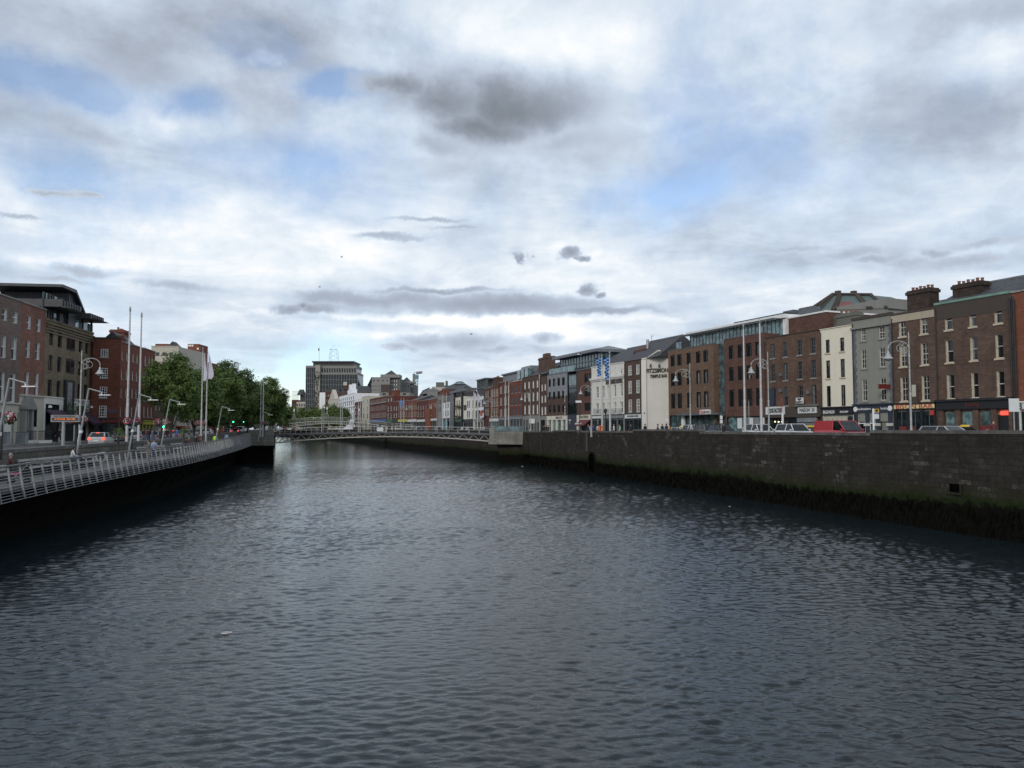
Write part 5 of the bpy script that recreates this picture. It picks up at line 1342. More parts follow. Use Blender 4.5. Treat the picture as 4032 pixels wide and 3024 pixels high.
for px_, py_ in ((736,1360),(745,1360),(754,1360),(775,1372)): s_, z_ = f.hit(px_, py_); MB().box(s_-.18, s_+.18, .5, .59, z_-.2, z_+.2).build('vent_opening', M['letterw'], tw)

# ------------------------------------------------------------------ behind the right bank
def block(name, label, cat, pl, pr, Y, top, mat, depth=20, rows=(), ncol=0, base=5.15, frm='greyframe', gl='glass_far', Y2=None, coping='concdark', wf=.6):
    f = Fac(pl, pr, Y, Y2 or Y + .01, base=base)
    w_ = (pr - pl) / max(ncol, 1)
    cols = [(pl + w_*(i+.5-wf/2), pl + w_*(i+.5+wf/2)) for i in range(ncol)]
    return building(name, label, cat, pl, pr, top, mat, cols, rows, 'triple', frm, gl, fac=f, topat=(pl+pr)/2, rec=.3, nosill=True, depth=depth, coping=coping, rowcol=(pl+pr)/2)
# tall office tower with the vertical letters
M['towerstone'] = render_mat('tower_stone', (.33,.31,.26), .4, .85)
Yt = 620; f = Fac(1202, 1238, Yt, Yt+.01, base=5.2); root = thing('office_tower', 'tall dark-glass office tower with pale ribs, round clock and vertical letters', 'building', f.P0, f.rz)
Zt = f.z(1220,1448)
def ribbed(parent, x0, x1, z1, n, y0, depth, floors):
    c = MB().box(x0, x1, y0, y0+depth, 0, z1).build('glass_wall', M['darkglass'], parent)
    mb = MB()
    for k in range(n+1): x = x0 + (x1-x0)*k/n; mb.box(x-.14, x+.14, y0-.6, y0-.003, 0, z1)
    mb.build('ribs', M['concrete'], c)
    mb = MB()
    for k in range(1, floors): z = z1*k/floors; mb.box(x0, x1, y0-.25, y0-.004, z-.25, z+.25)
    mb.build('floor_bands', M['greyframe'], c)
    mb = MB().box(x0-.1, x1+.1, y0-.75, y0+depth, z1+.003, z1+1.6); mb.build('roof_band', M['concrete'], c); return c
sR = lambda px: (px-1202)*Yt/F
ribbed(root, 0, sR(1240), Zt, 5, 0, 24, 12)
MB().box(sR(1240), sR(1259), -1.6, 20, 0, f.z(1250,1438)).build('stone_fin', M['towerstone'], root)
zB = f.z(1300,1475); ribbed(root, sR(1259), sR(1405), zB, 14, .5, 24, 11)
zC = f.z(1300,1450); c = MB().box(sR(1259), sR(1398), 2, 24, zB+1.6, zC).build('upper_storey', M['darkglass'], root)
mb = MB()
for k in range(15): x = sR(1259)+(sR(1398)-sR(1259))*k/14; mb.box(x-.35, x+.35, 1.5, 1.99, zB+1.6, zC)
mb.box(sR(1259), sR(1398)+.3, 1.2, 24, zC+.003, zC+2.2).build('pale_frame', M['concrete'], c)
MB().box(sR(1228), sR(1388), 1, 26, zC+2.3, zC+4.6).box(sR(1225), sR(1391), -.5, 27, zC+4.6, zC+5.6).build('dark_attic', M['darkframe'], root)
mb = MB(); xm = sR(1299); zz0 = zC+5.6
for sx in (-3.4, 3.4):
    for sy in (8, 14): mb.tube((xm+sx,sy,zz0),(xm+sx*.75,sy+(11-sy)*.25,zz0+10),.1,n=4)
for z in (0, 3.3, 6.6, 9.9): q = 3.4*(1-.025*z); mb.tube((xm-q,8,zz0+z),(xm+q,8,zz0+z+ (0 if z>9 else 3.2)),.06,n=4); mb.tube((xm+q,8,zz0+z),(xm-q,8,zz0+z+(0 if z>9 else 3.2)),.06,n=4)
mb.tube((xm-2.5,8.6,zz0+10),(xm,11,zz0+14),.08,n=4).tube((xm+2.5,8.6,zz0+10),(xm,11,zz0+14),.08,n=4).tube((xm-2.8,8.6,zz0+10),(xm+2.8,8.6,zz0+10),.14,n=4)
mb.build('lattice_mast', M['steel'], root)
pole = MB().tube((sR(1248),4,zC+4),(sR(1248),4,zC+17),.12,n=5).build('flagstaff', M['steel'], root); MB().box(sR(1248)-.9, sR(1248), 3.97, 4.03, zC+14, zC+16).build('flag', M['soot'], pole)
zc_ = f.z(1249,1478); xc_ = sR(1249)
mb = MB()
for k in range(12): t = math.pi*2*k/12; mb.box(xc_+2.1*math.cos(t)-.32, xc_+2.1*math.cos(t)+.32, -1.75, -1.603, zc_+3.6*math.sin(t)*.75-.4, zc_+3.6*math.sin(t)*.75+.4)
mb.box(xc_-.12, xc_+.12, -1.7, -1.603, zc_, zc_+2).box(xc_-.1, xc_+1.1, -1.72, -1.603, zc_-.15, zc_+.15).build('clock_face', M['letterk'], root)
text('\n'.join('HEINEKEN'), 'vertical_lettering', root, sR(1248), -1.8, f.z(1248,1561), 5.2, M['letterk'], .3, bold=.12, vertical=True)

r, f, Z = block('brick_house', 'brick building with rooftop cage just left of the tall tower', 'building', 1147, 1172, 700, 1575, 'br_darkred', rows=[(1590,1602)], ncol=3)
mb = MB()
for k in range(7): x = f.L*k/6; mb.box(x-.1, x+.1, 1, 1.2, Z, Z+8)
mb.box(0, f.L, 1, 1.2, Z+7.8, Z+8).box(0, f.L, 1, 1.2, Z+4, Z+4.2).build('roof_cage', M['steel'], r)
r, f, Z = block('stucco_house', 'pale yellow stepped building between the brick one and the tall tower', 'building', 1166, 1202, 690, 1582, 'st_lime', rows=[(1590,1600)], ncol=4)
MB().box(2, f.L, 4, 20, Z, Z+6).build('dark_roof', M['slate'], r); pitched(r, f.L*.5, Z+6, 18, 5)
# mass of roofs behind the far quay
r, f, Z = block('brick_building', 'dark red brick building behind the trees under the tall tower', 'building', 1282, 1336, 560, 1543, 'br_darkred', rows=[(1552,1562),(1572,1584)], ncol=7, frm='offwhite')
MB().box(-4.2, -.3, -1.5, 1, 14, Z-.5).build('white_advert_hoarding', M['letterw'], r)
MB().box(0, f.L, .5, 8, Z, Z+2.2).build('slate_attic', M['slate'], r)
r, f, Z = block('office_block', 'low dark slate-roofed office behind the white stuccoed building', 'building', 1325, 1462, 560, 1545, 'br_choc', rows=[(1552,1562)], ncol=16)
pitched(r, f.L, Z, 20, 5, hip=4.); MB().box(4, 10, 3, 7, Z+2, Z+6).build('stair_head', M['br_choc'], r); MB().box(4, 6.5, 2, 2.9, Z+5, Z+7.5).build('beige_panel', M['st_lime'], r)
r, f, Z = block('office_block', 'green-roofed low block left of the banded concrete office', 'building', 1410, 1462, 640, 1522, 'copper', rows=[(1528,1536)], ncol=9)
MB().prism([(f.L*.55,Z),(f.L,Z),(f.L*.95,Z+8),(f.L*.9,Z+8)], 4, 14).build('peaked_roof', M['slate'], r)
# banded concrete bank with pyramid roofs
def banded(label, pl, pr, prs, Y, top, bands, pyr, mat='st_greyst'):
    r, f, Z = block('bank_building', label, 'building', pl, pr, Y, top, mat, depth=30, rows=bands, ncol=4, wf=.35)
    sd = (prs - pr) * Y / F * 1.0
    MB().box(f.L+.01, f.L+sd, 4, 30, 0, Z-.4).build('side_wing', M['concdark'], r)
    for y0, y1 in bands:
        z0, z1 = f.z(pr, y1), f.z(pr, y0)
        for k in range(6): x = f.L + .8 + (sd-1.6)*k/6; MB().box(x, x+sd/14, 3.9, 3.99, z0, z1).build('side_window', M['glass_far' if k%2 else 'letterw'], r)
        MB().box(-.3, f.L+.2, -.4, -.003, z0-3.2, z0-1.4).build('concrete_band', M['concrete'], r)
    (pa, pb, pt, pe) = pyr; a, b_ = (pa-pl)*Y/F, (pb-pl)*Y/F; zt, ze = f.z(pl, pt), f.z(pl, pe); m_ = (a+b_)/2; d0 = 4; d1 = d0+(b_-a)
    st = MB().box(a-2.5, b_+2.5, d0-2, d1+2, Z, ze+.8).build('stepped_top', M[mat], r)
    mb = MB(); q = (d0+d1)/2
    for A, B_ in (((a,d0),(b_,d0)),((b_,d0),(b_,d1)),((b_,d1),(a,d1)),((a,d1),(a,d0))): mb.face([(A[0],A[1],ze+.8),(B_[0],B_[1],ze+.8),(m_,q,zt)])
    mb.build('pyramid_roof', M['slate'], r); return r
banded('banded concrete bank block with a dark pyramid roof, the taller of the two', 1462, 1533, 1570, 560, 1486, [(1496,1502),(1511,1517),(1529,1536)], (1508, 1556, 1455, 1478))
banded('smaller banded bank block with pyramid roof left of the crane', 1571, 1612, 1625, 580, 1509, [(1515,1525)], (1577, 1613, 1482, 1505))
r, f, Z = block('office_block', 'long low concrete office with flat roof above the brick terrace', 'building', 1492, 1612, 470, 1545, 'concrete', rows=[(1548,1556)], ncol=3, wf=.3)
MB().box(f.L*.0, f.L*.3, 6, 14, Z, Z+5).build('plant_room', M['soot'], r)
r, f, Z = block('slate_roof_building', 'slate-roofed brick building with dormer behind the crane mast', 'building', 1643, 1684, 380, 1566, 'br_choc', rows=[(1571,1578)], ncol=3)
mb = MB().face([(0,0,Z),(f.L,0,Z),(f.L,9,Z+5.5),(f.L*.3,9,Z+4)]); mb.build('slate_roof', M['slate'], r); MB().box(f.L*.45,f.L*.75,.5,4,Z-.1,Z+1.8).build('dormer', M['br_red'], r)
r, f, Z = block('gabled_house', 'beige rendered side wall rising behind the big red gable', 'building', 1681, 1722, 372, 1540, 'concrete')
MB().prism([(-3,Z-1.5),(f.L+2,Z),(f.L-2,Z+1.6),(-1,Z+.4)], 1, 12).build('slate_roof', M['lead'], r)
r, f, Z = block('theatre_building', 'large dark brick building with hipped slate roof and glass barrel vault', 'building', 1738, 1868, 340, 1532, 'br_choc', depth=30)
pitched(r, f.L, Z, 22, 3.2, hip=5)
mb = MB(); n = 10; xa, xb = f.L*.35, f.L*.68
for k in range(n):
    t0, t1 = math.pi*k/n, math.pi*(k+1)/n; xm = (xa+xb)/2; rr = (xb-xa)/2
    mb.face([(xm-rr*math.cos(t0),8,Z+2.6+rr*.55*math.sin(t0)),(xm-rr*math.cos(t1),8,Z+2.6+rr*.55*math.sin(t1)),(xm-rr*math.cos(t1),16,Z+2.6+rr*.55*math.sin(t1)),(xm-rr*math.cos(t0),16,Z+2.6+rr*.55*math.sin(t0))])
mb.face([(xm-rr*math.cos(math.pi*k/n),8,Z+2.6+rr*.55*math.sin(math.pi*k/n)) for k in range(n+1)])
mb.build('barrel_vault', M['tealglass'], r, fix=False)
r, f, Z = block('office_block', 'white rooftop plant rooms on a low office beyond the slate roofs', 'building', 1700, 1790, 420, 1524, 'st_lime')
MB().box(2, 6, 1, 5, Z, Z+2.6).box(7,8,1,5,Z,Z+3.4).box(f.L-6,f.L-1,1,6,Z,Z+.9).build('plant_room', M['concdark'], r)
r, f, Z = block('office_block', 'pale office with rooftop handrails behind the white gridded building', 'building', 1898, 1935, 290, 1523, 'concrete')
mb = MB()
for k in range(8): x = f.L*k/7; mb.box(x-.05, x+.05, 1, 1.1, Z, Z+1.9)
mb.box(0, f.L, 1, 1.1, Z+1.8, Z+1.9).box(0,f.L,1,1.1,Z+.9,Z+1.).build('roof_railing', M['steel'], r)
# concert hall roof behind the right row
f = Fac(3178, 3520, 118, 104, base=5.15, setback=0); Z0 = f.z(3200,1228); root = thing('concert_hall', 'large building with pleated green copper roof rising behind the right-hand houses', 'building', f.P0, f.rz)
MB().box(0, f.L-.6, 0.1, 12, 0, f.z(3182,1226)-.1).build('wall', M['concrete'], root)
y0, y1 = 0., 12.; f.z0 = Z0
def hp(px, py, y): q = f.hit(px, py, y); return (q[0], y, q[1])
A_, B_, C_, D_ = hp(3182,1224,0), hp(3500,1214,0), hp(3436,1163,4.5), hp(3278,1161,4.5)
zt = (C_[2]+D_[2])/2; bk = lambda P, y: (P[0], y, P[2])
mb = MB().face([A_,B_,C_,D_]).face([C_,D_,bk(D_,8),bk(C_,8)]).face([A_,D_,bk(D_,8),(A_[0]+.5,y1,A_[2])]).face([B_,(B_[0]-.5,y1,B_[2]),bk(C_,8),C_]).face([(A_[0]+.5,y1,A_[2]),bk(D_,8),bk(C_,8),(B_[0]-.5,y1,B_[2])])
rf = mb.build('copper_roof', M['copper'], root)
def onroof(u, v, up=.12):   # u along, v up the front slope
    e_ = Vector(A_).lerp(Vector(B_), u); r_ = Vector(D_).lerp(Vector(C_), u); q = e_.lerp(r_, v); return (q.x, q.y-up, q.z+up)
mb = MB()
for u in (.02,.98): mb.tube(onroof(u,0), onroof(u,1), .22, n=4)
for u in (.30,.34,.74,.78): mb.tube(onroof(u+.03,0), onroof(u-.12,1), .2, n=4)
mb.tube(onroof(0,1), onroof(1,1), .2, n=4).tube(onroof(.1,0), onroof(.0,1), .15, n=4).tube(onroof(.16,0), onroof(.05,1), .13, n=4)
mb.build('roof_ribs', M['soot'], rf)
MB().face([onroof(.40,.05,.05),onroof(.60,.05,.05),onroof(.53,.52,.05),onroof(.36,.52,.05)]).build('rusty_roof_patch', M['shop_red'], rf, fix=False)
for u in (.22, .62): q = onroof(u-.1,1); MB().box(q[0]-.35,q[0]+.35,q[1],q[1]+.6,q[2],q[2]+.5).build('roof_vent', M['soot'], rf)
MB().box(hp(3060,1250,0)[0], -.1, .5, 10, 0, hp(3060,1243,.5)[2]).build('lower_wall', M['concrete'], root)

# tower crane
x_, z_ = None, None; Yc = 640; c = at(1640, 1690, Yc); root = thing('tower_crane', 'blue-grey tower crane above the distant rooftops', 'crane', (c.x, c.y, 5.2), R(-76))
u = Yc / F; zt = (1690-1492)*u + 1.2
mb = MB()
for sx in (-1,1):
    for sy in (-1,1): mb.tube((sx*.75,sy*.75,0),(sx*.75,sy*.75,zt),.22,n=4)
z = 0; k = 1
while z < zt - 3.2: mb.tube((-.75*k,-.75,z),(.75*k,-.75,z+3.2),.14,n=4).tube((.75,-.75*k,z),(.75,.75*k,z+3.2),.14,n=4); z += 3.2; k = -k
M['crane'] = mk('crane_blue', (.13,.24,.27), .5, .15); mb.build('mast', M['crane'], root)
MB().box(-1.3,1.3,-1.3,1.3,zt,zt+3).build('cab', M['crane'], root)
mb = MB(); zj = zt+3.5
for (dx, dz) in ((0,0),(0,2.2)): mb.tube((2,-.8,zj+dz),(39*1.0,-.8,zj-1.5+dz*.3),.22,n=4)
k = 0
while 2+k*2.6 < 36: mb.tube((2+k*2.6,-.8,zj-.1*k),(3.3+k*2.6,-.8,zj+2.1-.15*k),.16,n=4).tube((3.3+k*2.6,-.8,zj+2.1-.15*k),(4.6+k*2.6,-.8,zj-.1*k),.16,n=4); k += 1
mb.build('jib', M['steel'], root)
mb = MB().tube((-2,-.8,zj),(-15,-.8,zj+1.6),.3,n=4).tube((-2,-.8,zj+1.6),(-15,-.8,zj+3),.22,n=4); mb.build('counter_jib', M['steel'], root)
MB().box(-15,-11,-1.6,0,zj-5,zj+1.4).build('counterweight', M['concrete'], root)
# ------------------------------------------------------------------ steel footbridge
Yb = 151.; bx0, bx1 = at(1078,1690,Yb).x, at(1928,1690,Yb).x
root = thing('footbridge', 'slim steel truss footbridge with thin handrails spanning the river', 'bridge', (bx0, Yb, 0)); Lb = bx1 - bx0
def arc(x, e0, m_, e1): t = x / Lb; return e0*(1-t)*(1-2*t) + 4*m_*t*(1-t) + e1*t*(2*t-1)
dk = lambda x: arc(x, 5.28, 5.80, 5.42); ch = lambda x: arc(x, 3.75, 4.93, 4.05)
mb = MB(); n = 40
for i in range(n):
    a, c = Lb*i/n, Lb*(i+1)/n
    for (y0, y1, t0, t1) in ((0,4,-.22,0),):
        A = [(a,y0,dk(a)+t0),(c,y0,dk(c)+t0),(c,y0,dk(c)+t1),(a,y0,dk(a)+t1)]; B_ = [(x,y1,z) for x,_,z in A]
        mb.face(A).face(B_[::-1]).face([A[3],A[2],B_[2],B_[3]]).face([A[0],B_[0],B_[1],A[1]])
mb.build('deck', M['greyframe'], root, fix=False)
M['bridgesteel'] = mk('bridge_steel', (.50,.49,.45), .5, .2, 3, metal=.15)
NP = 20
for y in (.25, 3.75):
    mb = MB(); pts = [(Lb*i/NP, y + (.55 if y < 2 else -.55), ch(Lb*i/NP)) for i in range(NP+1)]; mb.path(pts, .12, 8)
    mb.build('bottom_chord', M['bridgesteel'], root)
    mb = MB()
    for i in range(NP):
        a, m_, c = Lb*i/NP, Lb*(i+.5)/NP, Lb*(i+1)/NP; yy = y + (.55 if y < 2 else -.55)
        mb.tube((a,yy,ch(a)),(m_,y,dk(m_)-.2),.075,n=5).tube((m_,y,dk(m_)-.2),(c,yy,ch(c)),.075,n=5)
    mb.build('diagonals', M['bridgesteel'], root)
    mb = MB(); mb.path([(Lb*i/NP, y, dk(Lb*i/NP)-.13) for i in range(NP+1)], .09, 6).build('top_chord', M['bridgesteel'], root)
for y in (.08, 3.92):
    mb = MB(); mb.path([(Lb*i/NP, y, dk(Lb*i/NP)+1.12) for i in range(NP+1)], .05, 6); mb.build('handrail', M['bridgesteel'], root)
    mb = MB()
    for q in (.12,.6): mb.path([(Lb*i/NP, y, dk(Lb*i/NP)+q) for i in range(NP+1)], .014, 4)
    mb.build('lower_rails', M['steel'], root)
    for i in range(NP+1): x = Lb*i/NP; MB().tube((x,y,dk(x)-.1),(x,y,dk(x)+1.1),.028,n=5).build('post', M['bridgesteel'], root)
# abutments
def hexa(mb, b_, t):    # b_, t = 4 bottom and 4 top points
    mb.face(b_[::-1]); mb.face(t)
    for i in range(4): j = (i+1) % 4; mb.face([b_[i], b_[j], t[j], t[i]])
    return mb
xl0, xl1 = at(988,1690,150.).x, at(1078,1690,150.).x
ab = thing('bridge_abutment', 'weathered concrete abutment carrying the footbridge on the left bank', 'abutment', (xl0, 150, 0)); w_ = xl1 - xl0
hexa(MB(), [(-.2,0,3.3),(w_+.3,0,3.3),(w_-2.2,8,3.3),(-3.,8,3.3)], [(-.2,0,6.15),(w_-.1,0,6.2),(w_-2.6,8,6.2),(-3,8,6.15)]).build('concrete_block', M['abut'], ab)
hexa(MB(), [(-2.5,1.0,-2),(w_-.1,1.0,-2),(w_-3.4,12,-2),(-5.5,12,-2)], [(-2.5,1.0,3.29),(w_-.3,1.0,3.29),(w_-3.6,12,3.29),(-5.5,12,3.29)]).build('stone_base', M['quayL'], ab)
MB().box(w_-1.2, w_-.4, .3, .7, 6.2, 6.9).build('pier_cap', M['abut'], ab)
xr0, xr1 = at(1929,1690,151.).x, at(2092,1690,151.).x
ab = thing('bridge_abutment', 'broad pale concrete abutment at the right end of the footbridge', 'abutment', (xr0, 150.5, 0)); w_ = xr1 - xr0
hexa(MB(), [(-.3,0,3.55),(w_-1.2,0,3.45),(w_-.8,7,3.45),(-.3,7,3.55)], [(.1,0,5.85),(w_,0,5.95),(w_,7,5.95),(.1,7,5.85)]).build('concrete_block', M['abut'], ab)
hexa(MB(), [(2.6,1.6,-2),(w_-.2,1.0,-2),(w_,7,-2),(2.6,7,-2)], [(1.3,1.6,3.4),(w_-1.4,1.0,3.4),(w_,7,3.4),(1.3,7,3.4)]).build('dark_base', M['quayR'], ab)
MB().box(.1, .9, 0.1, .5, 5.86, 7.0).build('end_pillar', M['concrete'], ab)
MB().box(.95, 6.5, .2, .24, 5.96, 6.95).build('glass_balustrade', M['tealglass'], ab)
# ------------------------------------------------------------------ cast-iron arched bridge
Yh = 298.; hx0, hx1 = at(1070,1690,Yh).x, at(1518,1690,Yh).x; Lh = hx1 - hx0
root = thing('arched_bridge', 'white cast-iron arched footbridge with lattice ribs and three lantern arches', 'bridge', (hx0, Yh, 0))
def par(x, e, m_): t = 2*x/Lh - 1; return m_ + (e-m_)*t*t
du = lambda x: par(x, 7.35, 9.35); ds = lambda x: par(x, 5.2, 8.45)
M['ironwhite'] = mk('cream_white_iron', (.42,.42,.37), .6, .15, 2)
M['irongreen'] = mk('greenish_iron', (.30,.33,.29), .6, .2, 2)  # darker, greener iron tone for the walkway
n = 44
for y in (0., 3.6):
    mb = MB(); mb.path([(Lh*i/n, y, du(Lh*i/n)) for i in range(n+1)], .12, 5).path([(Lh*i/n, y, ds(Lh*i/n)) for i in range(n+1)], .12, 5).path([(Lh*i/n, y, (ds(Lh*i/n)+du(Lh*i/n))/2) for i in range(n+1)], .06, 4)
    mb.build('arch_rib', M['ironwhite'], root)
    mb = MB()
    for i in range(n+1): x = Lh*i/n; mb.tube((x,y,ds(x)),(x,y,du(x)),.09,n=4)
    mb.build('lattice', M['ironwhite'], root)
mb = MB()
for i in range(n):
    a, c = Lh*i/n, Lh*(i+1)/n; A = [(a,0,du(a)-.1),(c,0,du(c)-.1),(c,3.6,du(c)-.1),(a,3.6,du(a)-.1)]; mb.face(A).face([(x,y,z+.12) for x,y,z in A])
mb.build('walkway', M['irongreen'], root, fix=False)
for y in (0., 3.6):
    mb = MB(); mb.path([(x-6 + (Lh+16)*0, y, z) for x, z in [(0,0)]], .1) if False else None
    xs = [-7 + (Lh+17)*i/60 for i in range(61)]; zr = lambda x: du(min(max(x,0),Lh)) - .15*max(0,-x) - .10*max(0,x-Lh)
    mb.path([(x,y,zr(x)+1.55) for x in xs], .045, 5).path([(x,y,zr(x)+.9) for x in xs], .02, 4); mb.build('top_rail', M['ironwhite'], root)
    mb = MB()
    for x in [-7+(Lh+17)*i/130 for i in range(131)]: mb.tube((x,y,zr(x)+.05),(x,y,zr(x)+1.55),.022,n=4)
    mb.build('balusters', M['ironwhite'], root)
mb = MB()
for i in range(12):
    x0 = Lh + 10*i/12; x1 = Lh + 10*(i+1)/12; A = [(x0,0,zr(x0)-.1),(x1,0,zr(x1)-.1),(x1,3.6,zr(x1)-.1),(x0,3.6,zr(x0)-.1)]; mb.face(A); mb.face([(x0,0,5),(x1,0,5),(x1,0,zr(x1)-.1),(x0,0,zr(x0)-.1)])
    x0 = -7 + 7*i/12; x1 = x0 + 7/12; mb.face([(x0,0,zr(x0)-.1),(x1,0,zr(x1)-.1),(x1,3.6,zr(x1)-.1),(x0,3.6,zr(x0)-.1)]).face([(x0,0,5),(x1,0,5),(x1,0,zr(x1)-.1),(x0,0,zr(x0)-.1)])
mb.build('approach_steps', M['ironwhite'], root, fix=False)
for px_ in (1157, 1287, 1413):
    x = at(px_,1690,Yh).x - hx0; z = du(x)+1.3
    la = MB()
    for sx in (-.9, .9): la.path([(x+sx,0,z),(x+sx*.45,0,z+1.0),(x+sx*.15,0,z+1.9),(x,0,z+2.6)], .07, 4)
    la = la.tube((x,0,z),(x,0,z+2.9),.07,n=5).build('lantern_arch', M['ironwhite'], root)
    MB().lathe([(.06,z+2.8),(.26,z+3.1),(.3,z+3.6),(.1,z+3.9),(.03,z+4.3)], x, 0, 8).build('lantern', M['white'], la)
for sgn, x in ((-1, -2.2), (1, Lh+.0)):
    MB().box(x, x+2.2, -.4, 5, -1, 5.2 if sgn < 0 else 5.0).build('springing_pier', M['quayL'], root)
for k in range(3):
    mb = MB().tube((Lh*(.45+.025*k),-.15,du(Lh*.5)+.75),(Lh*(.45+.025*k)+.9,-.15,du(Lh*.5)+.72),.28,n=7)
# ------------------------------------------------------------------ boardwalk along the left wall
RK = [(18,-21.8,3.95,2.20),(30,-24.1,4.25,2.45),(36,-25.0,4.38,2.58),(40,-25.7,4.45,2.65),(47.4,-26.6,4.62,2.85),(64,-29.0,4.83,3.03),(74,-30.4,4.95,3.12),(93,-34.6,5.05,3.2),(120,-41.3,5.35,3.25),(149,-48.9,5.72,3.35)]
def rk(y):   # smooth (Catmull-Rom) in Y
    i = 0
    while i < len(RK) - 2 and y > RK[i+1][0]: i += 1
    p1, p2 = RK[i], RK[i+1]; p0 = RK[max(i-1,0)]; p3 = RK[min(i+2,len(RK)-1)]
    t = (y - p1[0]) / (p2[0] - p1[0]); out = []
    for k in (1,2,3):
        m1 = (p2[k]-p0[k])/(p2[0]-p0[0])*(p2[0]-p1[0]) if p0 != p1 else p2[k]-p1[k]; m2 = (p3[k]-p1[k])/(p3[0]-p1[0])*(p2[0]-p1[0]) if p3 != p2 else p2[k]-p1[k]
        out.append((2*t**3-3*t*t+1)*p1[k]+(t**3-2*t*t+t)*m1+(-2*t**3+3*t*t)*p2[k]+(t**3-t*t)*m2)
    return out
bw = thing('boardwalk', 'timber boardwalk cantilevered from the left quay wall over the river', 'boardwalk', (0,0,0))
ys = [18 + 131*i/90 for i in range(91)]
dz = lambda y: rk(y)[1] - 1.12
mb = MB()
for a, c in zip(ys[:-1], ys[1:]):
    xa, xc = rk(a)[0], rk(c)[0]
    mb.face([(xa,a,dz(a)),(xc,c,dz(c)),(lwx(c)+.02,c,dz(c)),(lwx(a)+.02,a,dz(a))]); mb.face([(xa+.0,a,dz(a)-.22),(xc+.0,c,dz(c)-.22),(lwx(c)+.02,c,dz(c)-.22),(lwx(a)+.02,a,dz(a)-.22)])
    mb.face([(xa,a,dz(a)-.22),(xc,c,dz(c)-.22),(xc,c,dz(c)),(xa,a,dz(a))])
m, nt, b = newmat('boardwalk_boards'); g = N(nt,'ShaderNodeNewGeometry').outputs['Position']
bt = N(nt,'ShaderNodeTexBrick'); mp = N(nt,'ShaderNodeMapping'); mp.inputs['Rotation'].default_value=(0,0,R(12)); nt.links.new(g, mp.inputs[0]); nt.links.new(mp.outputs[0], bt.inputs['Vector'])
for nm, cc in (('Color1',(.11,.105,.10,1)),('Color2',(.16,.152,.145,1)),('Mortar',(.03,.03,.03,1))): bt.inputs[nm].default_value = cc
bt.inputs['Scale'].default_value=1; bt.inputs['Brick Width'].default_value=2.4; bt.inputs['Row Height'].default_value=.16; bt.inputs['Mortar Size'].default_value=.01
nt.links.new(mixc(nt, ramp(nt, noise_node(nt,g,.8,5),.3,.7,0,.4), bt.outputs[0], (.07,.067,.062)), b.inputs['Base Color']); b.inputs['Roughness'].default_value=.75
M['boards'] = m
mb.build('deck', M['boards'], bw, fix=False)
k = 0; y = 24.
while y < 147 and k < 60:
    x, zt, zb = rk(y); xl = lwx(y)
    MB().tube((xl+.05,y+2.2,.9),(x+.1,y,dz(y)-.25),.08,.05,n=6).build('bracket_strut', M['iron'], bw); y += 4.6; k += 1
rl = thing('railing', 'curving grey steel railing of close horizontal bars along the boardwalk edge', 'railing', (0,0,0))
M['railsteel'] = mk('railing_steel', (.29,.295,.30), .5, .25, 3, metal=.3); ypos = []; y = 30.
while y < 148.6: ypos.append(y); y += 1.22
def prof(y, t):      # point on the leaning railing, t=0 at the foot, 1 at the handrail
    x, zt, zb = rk(y); return (x + .34*(1-t)**1.2, y, zb + (zt-.04-zb)*t)
if 'pst' not in SC: pass
for k, y in enumerate(ypos[:98]):
    mb = MB(); wd = .02 if k % 6 else .035
    pts = [prof(y, q/6) for q in range(7)]
    for a, c in zip(pts[:-1], pts[1:]):
        mb.face([(a[0]-.04,y-wd,a[2]),(a[0]+.05,y-wd,a[2]),(c[0]+.05,y-wd,c[2]),(c[0]-.04,y-wd,c[2])]); mb.face([(a[0]-.04,y+wd,a[2]),(c[0]-.04,y+wd,c[2]),(c[0]+.05,y+wd,c[2]),(a[0]+.05,y+wd,a[2])])
        mb.face([(a[0]+.05,y-wd,a[2]),(a[0]+.05,y+wd,a[2]),(c[0]+.05,y+wd,c[2]),(c[0]+.05,y-wd,c[2])]); mb.face([(a[0]-.04,y-wd,a[2]),(c[0]-.04,y-wd,c[2]),(c[0]-.04,y+wd,c[2]),(a[0]-.04,y+wd,a[2])])
    mb.build('post', M['railsteel'], rl, fix=False)
mb = MB(); fy = [29.5 + (149-29.5)*i/110 for i in range(111)]
for q in range(12): mb.path([prof(y, q/12+.01) for y in fy], .015, 4)
mb.build('horizontal_bars', M['railsteel'], rl)
M['handrail'] = mk('grey_timber_handrail', (.13,.125,.12), .6, .25, 4)
mb = MB()
for a, c in zip(fy[:-1], fy[1:]):
    A, C_ = prof(a,1), prof(c,1); s_ = .09
    p_ = [(A[0]-s_,a,A[2]),(A[0]+s_,a,A[2]),(C_[0]+s_,c,C_[2]),(C_[0]-s_,c,C_[2])]; q_ = [(x,y,z+.07) for x,y,z in p_]
    mb.face(q_).face(p_[::-1]).face([p_[1],p_[2],q_[2],q_[1]]).face([p_[0],q_[0],q_[3],p_[3]])
mb.build('handrail', M['handrail'], rl, fix=False)
